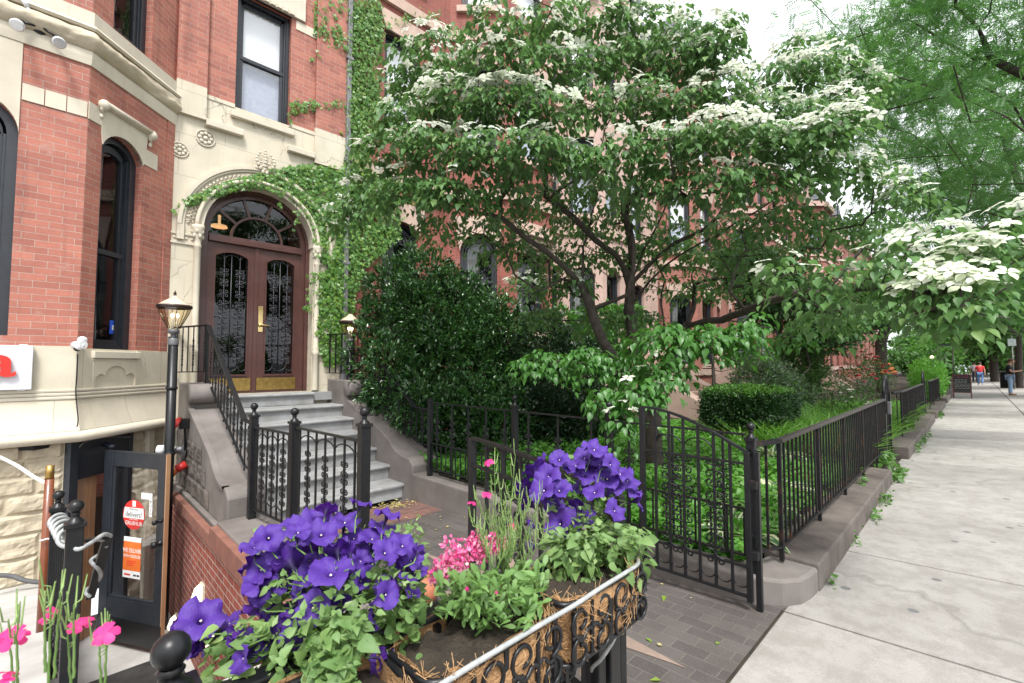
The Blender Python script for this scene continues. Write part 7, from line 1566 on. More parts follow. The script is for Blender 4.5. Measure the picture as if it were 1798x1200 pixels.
# ================================================================ PLANTERS AND FLOWERS
def coir():
    m, nt, b = base_mat('coconut_fibre'); p = pos(nt); mp = nn(nt, 'ShaderNodeMapping'); mp.inputs['Scale'].default_value = (60,60,160); nt.links.new(p, mp.inputs[0])
    c = mixc(nt, noise(nt, mp.outputs[0], 1, 6), (.20,.10,.042), (.60,.36,.17)); c = mixc(nt, ramp(nt, noise(nt, p, 14, 4), .4, .7), c, (.7,.66,.6), 'MULTIPLY'); nt.links.new(c, b.inputs['Base Color']); b.inputs['Roughness'].default_value = .95
    n1 = bump(nt, noise(nt, mp.outputs[0], 1, 6), .9, .008, b); bump(nt, noise(nt, p, 30, 3), .8, .02, b, n1); return m
M['coir'] = coir(); M['fibre'] = mat('loose_fibre', (.60,.37,.18), (.42,.24,.11), rough=.9, nscale=40)
def planter(label, x0, x1, yf, yb, zt, dep, seed, rope_=False, scroll=True):
    random.seed(seed); t = thing('planter', ((x0+x1)/2, (yf+yb)/2, zt-dep), label, 'planter', 'coconut-lined planters on the fence'); L = x1-x0
    # liner: a bulging trough
    def fn(u, v):
        a = u*2*math.pi; cx_, cy_ = (x0+x1)/2, (yf+yb)/2; sq = lambda c, s: (abs(c)**.45*math.copysign(1,c), abs(s)**.45*math.copysign(1,s)); c_, s_ = sq(math.cos(a), math.sin(a))
        taper = 1 - .10*(1-v)**3; nz_ = mnoise.fractal((c_*L*4+seed, s_*2, v*3), 1, 2, 4)*.012
        return (cx_ + c_*(L/2-.012+nz_)*taper, cy_ + s_*((yb-yf)/2+.003+nz_)*taper, zt - dep + (dep+.012)*v*1.0 + (.016*mnoise.noise((a*3,seed,0)) + .004*math.sin(a*40+seed) if v > .95 else 0))
    k = MB(); k.grid(fn, 60, 12); k.lathe([(0,0)]*2, (0,0,-50), 3) if False else None; k.build('coir_liner', M['coir'], t, fix=False)
    k = MB(); k.grid(lambda u, v: (x0+.02+(L-.04)*u, yf+.02+(yb-yf-.04)*v, zt-.022+.014*mnoise.fractal((u*9+seed, v*5, 1), 1, 2, 4)), 30, 10); k.build('potting_soil', M['soil'], t, fix=False)
    k = MB(); 
    sqp = lambda c, s: ((x0+x1)/2 + abs(c)**.32*math.copysign(1,c)*L/2, (yf+yb)/2 + abs(s)**.32*math.copysign(1,s)*(yb-yf)/2)
    for z, r_ in ((zt,.0085),(zt-dep+.01,.007)): k.tube([(*sqp(math.cos(a), math.sin(a)), z) for a in np.linspace(0, 2*math.pi, 73)], r_, 6, caps=False)
    for x in np.linspace(x0+.03, x1-.03, max(3, int(L/.20)+1)):
        for y in (yf, yb): k.bar((x,y,zt), (x,y,zt-dep), .013, .008)
        k.bar((x,yf,zt-dep), (x,yb,zt-dep), .012, .008)
    k.build('iron_frame', M['iron'], t, fix=False)
    if scroll:
        k = MB(); FR = frame((0,yf-.007,0), (1,0,0), (0,-1,0)); m_ = max(1, int(round(L/.24)))
        for i in range(m_):
            c = x0 + L*(i+.5)/m_; zc = zt - dep*.52; hw = L/m_/2 - .012
            for sx in (-1,1):
                for sz in (-1,1):
                    pts_ = []
                    for q, tt in enumerate(np.linspace(0, 1, 10)): pts_.append(FR(c + sx*hw*(.08 + .86*tt**1.0), zc + sz*dep*(.05 + .10*math.sin(tt*math.pi))))
                    e = (c + sx*hw*.58, zc + sz*dep*.24); rad0 = dep*.21
                    k.tube([FR(e[0] + rad0*(1-.10*a)*math.cos(sx*0 + a*sx*1 + (0 if sx > 0 else math.pi)), e[1] + sz*rad0*(1-.10*a)*math.sin(a) , 0) for a in np.linspace(-1.6, 4.8, 18)], .0056, 6)
                    pass
                k.tube([FR(c + sx*hw*tt, zc + .012*math.sin(tt*9)) for tt in np.linspace(.0,.98,8)], .006, 5)
            k.tube([FR(c, zt-.01), FR(c, zt-dep+.02)], .007, 5)
        k.build('scrollwork', M['iron'], t, fix=False)
    k = MB()
    for _ in range(420):
        side = random.random(); u = random.random(); v = random.random(); p = Vector(fn(random.choice([random.uniform(.5,1.0), random.uniform(0,1)]), min(1, v*1.08))); c_ = Vector(((x0+x1)/2,(yf+yb)/2,p.z)); o = (p-c_).normalized(); p += o*random.uniform(.001,.007)
        d = Vector((random.gauss(0,1),random.gauss(0,.4),random.gauss(0,.7))).normalized(); d = (d - o*d.dot(o)*.8).normalized(); L_ = random.uniform(.02,.07); b_ = o*random.uniform(0,.014)
        k.tube([p - d*L_/2, p + b_, p + d*L_/2 + Vector((0,0,random.gauss(0,.008)))], .0007, 3, caps=False)
    k.build('loose_fibres', M['fibre'], t, fix=False); return t
planter('right end coconut-lined planter holding the smaller purple petunias', .985, 1.40, .785, 1.00, .95, .17, 1)
planter('middle coconut-lined planter with black scrolls holding the pink flowers', .555, .965, .785, 1.00, .95, .17, 2)
planter('left coconut-lined planter mostly hidden under the big purple petunias', .20, .535, .785, 1.00, .95, .17, 3)
planter('planter at the left edge with the thin pink flower stalks', -.35, .08, .80, .99, .86, .15, 4)
pr = [(.50,.775,.955),(.62,.772,.963),(.75,.772,.963),(.88,.772,.962),(1.0,.772,.960),(1.12,.772,.964),(1.25,.775,.963),(1.345,.782,.962),(1.395,.82,.96),(1.41,.87,.955),(1.40,.93,.94),(1.42,.95,.85),(1.44,.93,.76),(1.40,.90,.68),(1.36,.93,.60),(1.38,.99,.52),(1.43,.97,.45),(1.40,.91,.38)]
rope('rope_light', pr, .0065, 'clear rope light along the planter rims and round the end post')
# ---- petunia bloom: five-lobed ruffled trumpet, throat at the origin, opening towards +Z, radius 1
def petunia(seed, openness=1.0):
    rn = random.Random(seed); V = []; f = []; sl_ = []; K = 30; rings = [(.05,-1.05),(.075,-.75),(.12,-.4),(.2,-.16),(.34,-.03),(.6,.06),(.85,.07),(1.0,.02)]
    ph = rn.uniform(0,6.28); off = [rn.uniform(-.5,.5) for _ in range(5)]
    for j, (r_, z) in enumerate(rings):
        for i in range(K):
            a = 2*math.pi*i/K; lobe = abs(math.sin(2.5*a)); q = max(0, (r_-.3)/.7); rad = r_*(1 - q*.13*(1-lobe**.5)) 
            zz = z + q*q*((.19*math.sin(5*a+ph) + .09*math.sin(13*a+ph*2) + .12*math.sin(2*a+ph*3)) + .08*math.sin(8*a+off[int(a*5/6.29)]*4)) - q*.14*(1-lobe**.4) + q*q*(1-openness)*.7
            rad *= 1 - q*(1-openness)*.35; V.append((rad*math.cos(a), rad*math.sin(a), zz))
    for j in range(len(rings)-1):
        for i in range(K): f.append((j*K+i, j*K+(i+1)%K, (j+1)*K+(i+1)%K, (j+1)*K+i)); sl_.append(0)
    b = len(V)
    for i in range(6): a = i*1.047; V.append((.06*math.cos(a), .06*math.sin(a), -.17))
    V.append((0,0,-.10)); f += [(b+i, b+(i+1)%6, b+6) for i in range(6)]; sl_ += [1]*6
    b = len(V)
    for i in range(5):                                                        # green calyx fingers
        a = i*1.257; V += [(.07*math.cos(a-.3),.07*math.sin(a-.3),-1.08),(.07*math.cos(a+.3),.07*math.sin(a+.3),-1.08),(.17*math.cos(a),.17*math.sin(a),-.72)]; f.append((b+3*i,b+3*i+1,b+3*i+2)); sl_.append(2)
    return V, f, sl_
def petal_mat(name, c1, c2, ct):
    m, nt, b = base_mat(name); tc = nn(nt, 'ShaderNodeTexCoord'); ln = nn(nt, 'ShaderNodeVectorMath', operation='LENGTH'); fl = nn(nt, 'ShaderNodeVectorMath', operation='MULTIPLY'); fl.inputs[1].default_value = (1,1,0); nt.links.new(tc.outputs['Object'], fl.inputs[0]); nt.links.new(fl.outputs[0], ln.inputs[0])
    oi = nn(nt, 'ShaderNodeObjectInfo'); base = mixc(nt, oi.outputs['Random'], c1, c2); c = mixc(nt, ramp(nt, ln.outputs['Value'], .10, .42), ct, base)
    sp = nn(nt, 'ShaderNodeSeparateXYZ'); nt.links.new(tc.outputs['Object'], sp.inputs[0]); at2 = nn(nt, 'ShaderNodeMath', operation='ARCTAN2'); nt.links.new(sp.outputs[1], at2.inputs[0]); nt.links.new(sp.outputs[0], at2.inputs[1])
    ml = nn(nt, 'ShaderNodeMath', operation='MULTIPLY'); ml.inputs[1].default_value = 5; nt.links.new(at2.outputs[0], ml.inputs[0]); cs = nn(nt, 'ShaderNodeMath', operation='COSINE'); nt.links.new(ml.outputs[0], cs.inputs[0])
    c = mixc(nt, ramp(nt, cs.outputs[0], .90, 1.0), c, tuple(.45*v for v in c1)); g = nn(nt, 'ShaderNodeNewGeometry'); c = mixc(nt, g.outputs['Backfacing'], c, tuple(min(1, v*1.35+.02) for v in c1))
    c = mixc(nt, noise(nt, tc.outputs['Object'], 3.5, 3), c, (.72,.72,.8), 'MULTIPLY')
    nt.links.new(c, b.inputs['Base Color']); b.inputs['Roughness'].default_value = .55; b.inputs['Sheen Weight'].default_value = .05
    bump(nt, noise(nt, tc.outputs['Object'], 9, 4), .25, .02, b)
    tr = nn(nt, 'ShaderNodeBsdfTranslucent'); nt.links.new(c, tr.inputs['Color']); mx = nn(nt, 'ShaderNodeMixShader'); mx.inputs[0].default_value = .3; nt.links.new(b.outputs[0], mx.inputs[1]); nt.links.new(tr.outputs[0], mx.inputs[2]); nt.links.new(mx.outputs[0], nt.nodes['Material Output'].inputs['Surface']); return m
PETAL = petal_mat('purple_petal', (.055,.007,.225), (.11,.016,.31), (.012,.002,.05)); THROAT = mat('pale_throat', (.6,.55,.45), rough=.6); CALYX = mat('calyx_green', (.16,.25,.09), rough=.6)
PET = []
for s_, op in ((1,1),(2,1),(3,.95),(4,.85),(5,.62)):
    V, f, sl_ = petunia(s_, op); me = bpy.data.meshes.new('flower'); me.from_pydata(V, [], f); me.polygons.foreach_set('use_smooth', [True]*len(f))
    for q in (PETAL, THROAT, CALYX): me.materials.append(q)
    me.polygons.foreach_set('material_index', sl_); PET.append(me)
def petunia_plant(label, base, flowers, nleaf, leaf_zone, nb_):
    t = thing('petunia', base, label, 'petunia', 'purple petunias in the planters'); off = WL[t.name]; cen = Vector(base) + Vector((0,0,.16)); P_ = []; D_ = []; k = MB()
    for (x, y, dia, D, face) in flowers:
        p = Vector(at(x, y, D=D)); rad = dia/2/F*D*1.42*random.uniform(.74,1.08); tocam = (Vector((0,0,EYE)) - p).normalized(); p += tocam*.035; out = (p - cen).normalized()
        if face == 'c': nrm = tocam*.75 + out*.55
        elif face == 'u': nrm = tocam*.65 + out*.35 + Vector((0,0,.5))
        elif face == 's': nrm = out*.8 + tocam*.35 + Vector((random.gauss(0,.3),random.gauss(0,.3),.15))
        else: nrm = out*.9 + Vector((0,.4,.1))
        nrm = (nrm + Vector((random.gauss(0,.18),random.gauss(0,.18),random.gauss(0,.15)))).normalized()
        o = bpy.data.objects.new('flower', PET[4] if face == 'b' else random.choice(PET[:4])); C.objects.link(o); o.parent = t; o.location = p - off; o.scale = (rad*1.02,)*3; o.rotation_euler = nrm.to_track_quat('Z','Y').to_euler(); o.rotation_euler.rotate_axis('Z', random.uniform(0,6.28))
        e = p - nrm*rad*1.05; m_ = cen.lerp(e, .55) + Vector((random.gauss(0,.02),random.gauss(0,.02),random.gauss(.01,.02))); back = m_.lerp(e,.55); k.tube([back, e - nrm*.012, e], [.0017,.0015,.0015], 5)
        for q in range(3): f_ = random.uniform(.10,.5); b_ = (m_.lerp(e, (f_-.55)/.45) if f_ > .55 else Vector(base).lerp(m_, f_/.55)); P_.append(b_); D_.append(Vector((random.gauss(0,1),random.gauss(0,1),random.gauss(.3,.7))))
    k.build('stems', L_STEM, t, fix=False)
    for (x0,y0,x1,y1,D0,D1,n_) in leaf_zone:
        for _ in range(n_):
            p = Vector(at(random.uniform(x0,x1), random.uniform(y0,y1), D=random.uniform(D0,D1))); P_.append(p); o = (p-cen); D_.append(o.normalized() + Vector((random.gauss(0,.7),random.gauss(0,.7),random.gauss(.1,.5))))
    P_ = np.array(P_); D_ = unit(np.array(D_)); n_ = len(P_); scatter('leaves', T_HEART, P_, frames(D_, unit(rng.normal(0,.4,(n_,3)) + np.array([-.25,-.35,1]))), rng.uniform(.014,.030,n_) * np.where(P_[:,2] < base[2] + .13, rng.uniform(.8,1.9,n_), 1), L_PET, t)
    # hairy buds and young tips
    P2 = P_[rng.choice(n_, n_//6)] + rng.normal(0,.012,(n_//6,3)); scatter('young_leaves', T_SMALL, P2, frames(unit(rng.normal(0,.6,P2.shape)+np.array([0,0,.6])), unit(rng.normal(0,1,P2.shape))), rng.uniform(.012,.024,len(P2)), leaf_mat('petunia_tip', (.24,.34,.13), (.32,.42,.18), transl=.3) if 'petunia_tip' not in bpy.data.materials else bpy.data.materials['petunia_tip'], t)
    return t
Z1 = lambda x, y: (280 + x/2.728, 760 + y/2.728)
fl_ = [(525,500,95,'c'),(665,470,85,'c'),(775,480,150,'c'),(590,570,105,'c'),(470,715,125,'c'),(440,625,95,'s'),(822,665,165,'c'),(730,840,110,'c'),(640,970,120,'c'),(440,1020,125,'c'),(1070,1125,120,'c'),(1090,775,90,'c'),(1085,570,110,'c'),(1190,690,80,'u'),(990,590,95,'u'),(890,420,120,'u'),(800,365,100,'s'),(965,335,80,'s'),(1095,390,90,'u'),(1020,500,90,'u'),(1160,510,90,'u'),(1240,570,60,'b'),(1255,655,55,'u'),(200,890,150,'u'),(330,905,110,'u'),(175,1010,120,'s'),(115,925,95,'s'),(600,860,110,'u'),(700,600,100,'s'),(540,890,90,'u'),(985,690,80,'s'),(870,800,90,'u'),(820,930,50,'b'),(600,720,80,'u'),(390,1085,110,'c'),(1215,765,65,'u'),(455,540,95,'u'),(640,440,90,'u'),(750,410,95,'u'),(500,760,100,'u'),(690,760,120,'u'),(850,560,110,'s'),(930,500,95,'u'),(560,650,90,'u'),(720,690,90,'u'),(380,990,70,'b'),(460,950,85,'s'),(1130,600,80,'s'),(660,880,90,'u')]
random.seed(21)
for _ in range(46):
    rx, ry = random.choice([((520,1180),(400,700)),((420,900),(520,800)),((860,1220),(480,720)),((560,960),(600,880)),((120,420),(870,1080)),((420,700),(820,1080)),((980,1150),(720,1120)),((340,520),(940,1120))]); fl_.append((random.uniform(*rx), random.uniform(*ry), random.uniform(62,120), random.choice('ucsucb')))
FL = []
for x, y, d, fc in fl_: px_, py_ = Z1(x, y); FL.append((px_, py_, d/2.728*1.0, 1.10 + (920-py_)/520*.22 + random.uniform(-.02,.06) + (.06 if fc in 'su' else 0) + (.05 if len(FL) > 48 else 0), fc))
petunia_plant('large purple petunia in the left planter, the biggest bunch of blooms', (.42,.90,.92), FL, 0, [(450,930,740,1060,1.26,1.42,420),(470,1010,735,1200,1.02,1.30,1300),(420,1090,600,1200,.98,1.12,400),(560,920,740,1020,1.25,1.40,160),(690,980,745,1120,1.12,1.3,90),(360,1100,430,1200,.98,1.1,60)], 5)
Z2 = lambda x, y: (700 + x/2.727, 760 + y/2.727)
fr_ = [(940,75,85,'u'),(960,145,85,'u'),(890,115,85,'u'),(770,125,80,'u'),(820,165,70,'s'),(712,205,100,'c'),(655,180,90,'s'),(690,270,95,'c'),(768,270,110,'c'),(845,150,85,'u'),(935,280,95,'c'),(1000,215,95,'c'),(1062,190,85,'u'),(1100,225,90,'u'),(1040,370,100,'c'),(858,350,95,'s'),(745,350,95,'u'),(835,420,110,'c'),(765,435,100,'c'),(755,510,85,'s'),(905,530,80,'c'),(1145,325,90,'s'),(620,330,80,'s'),(600,260,75,'s'),(862,262,70,'u'),(640,450,75,'b'),(640,545,75,'b'),(1000,285,75,'u'),(1120,280,80,'u'),(680,135,70,'s'),(730,300,80,'u'),(890,200,80,'u'),(1040,260,80,'u'),(800,380,80,'u'),(950,170,75,'u')]
FR_ = []
for _ in range(8): fr_.append((random.uniform(620,1120), random.uniform(120,440), random.uniform(70,95), random.choice('ucs')))
for x, y, d, fc in fr_: px_, py_ = Z2(x, y); FR_.append((px_, py_, d/2.727*.98, 1.55 + (930-py_)/520*.18 + random.uniform(-.03,.07) + (.07 if fc in 'su' else 0), fc))
petunia_plant('smaller purple petunia in the right end planter', (1.2,.89,.92), FR_, 0, [(970,925,1115,1020,1.42,1.70,760),(960,940,1060,1025,1.42,1.55,300),(1090,930,1140,1000,1.48,1.65,90),(960,800,1090,930,1.70,1.82,130)], 4)
# ---- stock: rosettes of spatulate leaves, upright seed pods, pink double florets
PINK = leaf_mat('pink_petal', (.80,.07,.33), (.90,.30,.56), rough=.6, transl=.35, c3=(.95,.65,.75)); PINKH = leaf_mat('hot_pink_petal', (.85,.03,.22), (.80,.05,.30), rough=.55, transl=.35)
T_PETAL = leaf_tpl([(0,.08),(.4,.34),(.8,.42),(1,.25)], fold=.2, droop=.3)
def stock(label, name, base, stalks, heads, nleaf, zone, singles=(), pn=(3,2)):
    t = thing(name, base, label, 'flowering plant'); k = MB(); pods = MB()
    for (x0,y0,x1,y1,D) in stalks:
        a, b_ = Vector(at(x0,y0,D=D)), Vector(at(x1,y1,D=D*.985)); n_ = 12; ln = [a.lerp(b_, i/n_) + Vector((random.gauss(0,.0004),random.gauss(0,.0004),0)) for i in range(n_+1)]; k.tube(ln, [.0020 - .0010*i/n_ for i in range(n_+1)], 5)
        for i in range(pn[0], n_+1):
            for q in range(pn[1]):
                an = random.uniform(0,6.28); p = ln[i]; o = Vector((math.cos(an), math.sin(an), 0)); L_ = random.uniform(.022,.045); pods.tube([p, p + o*.008 + Vector((0,0,.004)), p + o*.013 + Vector((0,0,L_))], [.0007,.0013,.0008], 5)
    k.build('stems', L_STEM, t, fix=False); pods.build('seed_pods', mat('seed_pod', (.25,.36,.12), (.17,.27,.08), rough=.5, nscale=30) if 'seed_pod' not in bpy.data.materials else bpy.data.materials['seed_pod'], t, fix=False)
    P_ = []; 
    for (x0,y0,x1,y1,D0,D1,n_) in zone:
        for _ in range(n_): P_.append(at(random.uniform(x0,x1), random.uniform(y0,y1), D=random.uniform(D0,D1)))
    if P_:
        P_ = np.array(P_); cen = np.array(base) + np.array([0,0,.02]); D_ = unit(unit(P_ - cen)*.8 + rng.normal(0,.55,P_.shape) + np.array([0,0,.25])); P_ = P_ - D_*.03
        scatter('leaves', T_SPAT, P_, frames(D_, unit(rng.normal(0,.3,P_.shape) + np.array([-.2,-.3,1]))), rng.uniform(.022,.045,len(P_)), L_STOCK, t)
    for (x, y, dia, D) in heads:
        c = at(x, y, D=D); r_ = dia/2/F*D; n_ = 110; v = rdirs(n_); v[:,1] = -np.abs(v[:,1])*.9; p = c + v*r_*rng.uniform(.35,1.0,(n_,1)); d = unit(v + rng.normal(0,.6,(n_,3))); scatter('flower_head', T_PETAL, p, frames(d, unit(v + rng.normal(0,.5,(n_,3)))), r_*rng.uniform(.24,.42,n_), PINK, t)
    for (x, y, dia, D) in singles:
        c = Vector(at(x, y, D=D)); r_ = dia/2/F*D*.72; tc_ = (Vector((0,0,EYE))-c).normalized(); nrm_ = (tc_*.5 + Vector((random.gauss(0,.3),random.gauss(0,.3),.8))).normalized(); Rq = nrm_.to_track_quat('Z','Y'); p = []; d = []; nz_ = []
        for q in range(5): a = q*1.257 + random.uniform(-.2,.2); dv_ = Rq @ Vector((math.cos(a), math.sin(a), random.uniform(-.1,.25))); p.append(tuple(c)); d.append(tuple(dv_)); nz_.append(tuple(nrm_))
        scatter('flower', T_PETAL, np.array(p), frames(np.array(d), np.array(nz_)), r_*rng.uniform(.85,1.1,5), PINKH, t)
    return t
random.seed(33)
sk_ = []
for (x, y) in ((905,800),(868,815),(838,880),(855,900),(880,860),(915,850),(930,880),(950,870),(960,900),(935,940),(890,900),(870,920),(845,930),(920,910),(905,935),(955,940),(830,910),(895,870)): sk_.append((random.uniform(860,905), random.uniform(1000,1050), x, y, random.uniform(1.18,1.32)))
stock('pink stock with tall pale seed pods in the middle planter', 'stock_plant', (.755,.89,.93), sk_, [(792,965,48,1.18),(770,1000,46,1.16),(825,965,42,1.2),(862,955,38,1.24),(880,955,26,1.24),(830,948,34,1.22),(805,985,36,1.17),(768,1018,24,1.15),(843,975,28,1.2)], 0,
      [(800,1000,945,1100,1.08,1.34,520),(765,1000,840,1075,1.10,1.22,120),(900,980,965,1070,1.2,1.34,140)], singles=[(858,812,26,1.25),(855,868,24,1.25),(828,882,24,1.22),(900,925,24,1.3),(845,1030,14,1.15),(820,1035,14,1.13),(870,1040,12,1.15)])
k = MB(); pc = at(842,1098,D=1.16); k.lathe([(.045,-.05),(.062,.02),(.066,.02),(.066,.03),(.058,.03),(.05,-.0)], (pc[0]+.01,pc[1]+.03,.875), 20); tag(k.build('nursery_pot', mat('red_brown_pot', (.23,.07,.035), rough=.5)), 'red brown plastic pot rim under the pink stock', 'pot')
ps_ = []
for (x0,y0,x1,y1) in ((25,1220,14,1092),(30,1220,30,1085),(85,1210,90,1030),(80,1180,78,1070),(95,1190,106,1040),(125,1210,118,1105),(130,1190,130,1062),(178,1210,174,1128),(184,1210,188,1108)): ps_.append((x0,y0,x1,y1,random.uniform(.62,.72)))
stock('thin pink flowers with upright green pods at the lower left', 'stock_plant', (-.18,.90,.84), ps_, [], 0, [(-60,1260,220,1330,.62,.75,160)], pn=(8,1), singles=[(14,1120,62,.66),(32,1118,50,.68),(92,1072,34,.68),(82,1085,30,.66),(135,1098,42,.66),(150,1092,34,.68),(185,1112,52,.64),(176,1120,40,.65),(15,1182,44,.63),(10,1195,36,.62),(4,1128,44,.66)])
# ================================================================ PEOPLE, BOARD, VEHICLES
SKIN = mat('skin', (.48,.27,.19), (.42,.23,.16), rough=.55, nscale=20); HAIR = mat('dark_hair', (.03,.02,.015), rough=.7); HAIRB = mat('brown_hair', (.10,.055,.03), rough=.7)
def skin_body(name, joints, bones, m, parent, sub=2, loc=None):
    me = bpy.data.meshes.new(name); names = list(joints); me.from_pydata([joints[n_][0] for n_ in names], [(names.index(a), names.index(b_)) for a, b_ in bones], []); o = bpy.data.objects.new(name, me); C.objects.link(o); me.materials.append(m)
    md = o.modifiers.new('skin', 'SKIN'); md.use_smooth_shade = True; 
    for i, n_ in enumerate(names):
        sv = me.skin_vertices[0].data[i]; rr_ = joints[n_][1]; sv.radius = rr_ if hasattr(rr_, '__len__') else (rr_, rr_); sv.use_root = (i == 0)
    s_ = o.modifiers.new('sub', 'SUBSURF'); s_.levels = sub; s_.render_levels = sub
    o.parent = parent; return o
def person(label, x, y, rz, h, shirt, legs, hair, pose, skirt=False, long_hair=False):
    t = thing('person', (x,y,gz(min(y,2))), label, 'person'); t.rotation_euler = (0,0,rz); s = h/1.78; V = lambda a, b_, c: (a*s, b_*s, c*s)
    st = pose.get('stride', 0)                                               # faces -Y; left foot forward by stride
    J = {'pelvis':(V(0,0,.95),.135*s),'waist':(V(0,.0,1.12),(.15*s,.115*s)),'chest':(V(0,.0,1.32),(.17*s,.125*s)),'neck0':(V(0,.01,1.47),.075*s),'neck':(V(0,-.005,1.54),.056*s),'head0':(V(0,-.02-.02*pose.get('nod',0),1.62),.085*s),'head1':(V(0,-.015-.035*pose.get('nod',0),1.70),.095*s)}
    B = [('pelvis','waist'),('waist','chest'),('chest','neck0'),('neck0','neck'),('neck','head0'),('head0','head1')]
    arm = pose.get('arm', 'hang')
    for sd, nm in ((1,'l'),(-1,'r')):
        J['sh'+nm] = (V(.19*sd,.01,1.43),.062*s); B.append(('neck0','sh'+nm))
        if arm == 'phone': el, wr, hd_ = V(.27*sd,-.06,1.17), V(.10*sd,-.31,1.19), V(.05*sd,-.38,1.22)
        else:
            sw_ = st*.5*(-sd); el, wr, hd_ = V(.25*sd,.02+sw_*.4,1.15), V(.26*sd,-.03+sw_,.90), V(.26*sd,-.045+sw_*1.1,.82)
        J['el'+nm] = (el,.045*s); J['wr'+nm] = (wr,.030*s); J['pm'+nm] = (hd_,(.022*s,.04*s)); B += [('sh'+nm,'el'+nm),('el'+nm,'wr'+nm),('wr'+nm,'pm'+nm)]
        d_ = (Vector(hd_)-Vector(wr)).normalized(); sx_ = d_.orthogonal().normalized() if arm != 'phone' else Vector((0,0,1))
        for q in range(5):
            w_ = (-.026+.013*q)*s; L_ = (.06,.075,.082,.076,.045)[q]*s; p1 = Vector(hd_) + sx_*w_ + d_*L_*.5; p2 = p1 + d_*L_*.45 + Vector((-sd*.012*s,0,-.006*s)); J['f%d'%q+nm] = (tuple(p1),.009*s); J['g%d'%q+nm] = (tuple(p2),.008*s); B += [('pm'+nm,'f%d'%q+nm),('f%d'%q+nm,'g%d'%q+nm)]
        fy = -st*.5*sd if st else 0; J['hp'+nm] = (V(.095*sd,.0,.90),.095*s); J['kn'+nm] = (V(.10*sd,fy*.45-(.03 if st else 0),.50),.062*s); J['an'+nm] = (V(.10*sd,fy+(.06 if fy > 0 else 0),.10+(.05 if fy > 0 else 0)),.045*s); J['to'+nm] = (V(.115*sd,fy-.16,.035),.038*s); J['he'+nm] = (V(.10*sd,fy+.04,.035+(.04 if fy > 0 else 0)),.038*s)
        B += [('pelvis','hp'+nm),('hp'+nm,'kn'+nm),('kn'+nm,'an'+nm),('an'+nm,'to'+nm),('an'+nm,'he'+nm)]
    skin_body('body', J, B, SKIN, t)
    g = pose.get('girth', 1.0); up_ = {k_: (v[0], tuple(np.array(v[1] if hasattr(v[1],'__len__') else (v[1],v[1]))*1.0 + .012*s)) for k_, v in J.items()}
    S_ = {'pelvis':(V(0,0,.93),(.155*s*g,.13*s*g)),'waist':(V(0,-.01*g,1.10),(.165*s*g,.14*s*g)),'chest':(V(0,0,1.31),(.185*s*g,.14*s*g)),'neck0':(V(0,.01,1.46),(.085*s,.075*s))}; SB = [('pelvis','waist'),('waist','chest'),('chest','neck0')]
    for nm in 'lr': S_['sh'+nm] = (J['sh'+nm][0], .078*s); e = Vector(J['sh'+nm][0]).lerp(Vector(J['el'+nm][0]), .72 if not pose.get('sleeve') else 1); S_['el'+nm] = (tuple(e), .066*s); SB += [('neck0','sh'+nm),('sh'+nm,'el'+nm)]
    if pose.get('sleeve'):
        for nm in 'lr': S_['wr'+nm] = (J['wr'+nm][0], .045*s); SB.append(('el'+nm,'wr'+nm))
    skin_body('shirt', S_, SB, shirt, t)
    if skirt:
        k = MB(); k.lathe([(.165*s,1.0*s),(.19*s,.90*s),(.20*s,.72*s),(.195*s,.60*s),(.15*s,.60*s)], (0,0,0), 18); o = k.build('skirt', legs, fix=False); o.parent = t
    else:
        Lg = {'pelvis':(V(0,0,.93),(.15*s*g,.125*s*g))}; LBn = []
        for nm in 'lr':
            Lg['hp'+nm] = (J['hp'+nm][0], .105*s); Lg['kn'+nm] = (J['kn'+nm][0], .08*s); Lg['an'+nm] = (tuple(Vector(J['an'+nm][0]) + Vector((0,0,-.03*s))), .075*s); LBn += [('pelvis','hp'+nm),('hp'+nm,'kn'+nm),('kn'+nm,'an'+nm)]
        skin_body('trousers', Lg, LBn, legs, t)
    sh = MB()
    for nm in 'lr':
        a, b_ = Vector(J['he'+nm][0]), Vector(J['to'+nm][0]); sh.tube([a + Vector((0,.03*s,0)), a, a.lerp(b_,.5), b_, b_ + Vector((0,-.04*s,-.005))], [.03*s,.045*s,.048*s,.046*s,.025*s], 10)
    o = sh.build('shoes', pose.get('shoe', M['tan']), fix=False); o.parent = t
    hd = Vector(J['head1'][0]); f = MB(); f.ball(hd + Vector((0,.012*s,.012*s)), .108*s, 14, (.90,1.05,1.02)); 
    if long_hair: f.ball(hd + Vector((0,.06*s,-.10*s)), .085*s, 12, (.95,.6,1.5))
    o = f.build('hair', hair, fix=False); o.parent = t
    f = MB(); f.ball(hd + Vector((0,-.058*s,-.035*s)), .078*s, 14, (.95,.75,1.35)); f.ball(hd + Vector((0,-.125*s,-.035*s)), .017*s, 8, (.8,1,1.4))
    for sd in (-1,1): f.ball(hd + Vector((sd*.092*s,.0,-.03*s)), .026*s, 8, (.4,.8,1.2))
    o = f.build('face', SKIN, fix=False); o.parent = t
    f = MB()
    for sd in (-1,1): f.ball(hd + Vector((sd*.033*s,-.110*s,-.005*s)), .010*s, 6)
    f.ball(hd + Vector((0,-.113*s,-.085*s)), .02*s, 6, (1.2,.4,.3)); o = f.build('eyes', HAIR, fix=False); o.parent = t
    if arm == 'phone':
        k = MB(); k.obox(V(0,-.42,1.26), .07*s, .012, .14*s); tag(k.build('mobile_phone', M['iron'], bevel=.004), 'black mobile phone held by the man in black', 'phone').location = (0,0,0)
        ph = bpy.data.objects['mobile_phone']; ph.matrix_world = t.matrix_basis if False else Matrix.Translation(t.location) @ Matrix.Rotation(rz,4,'Z')
    return t
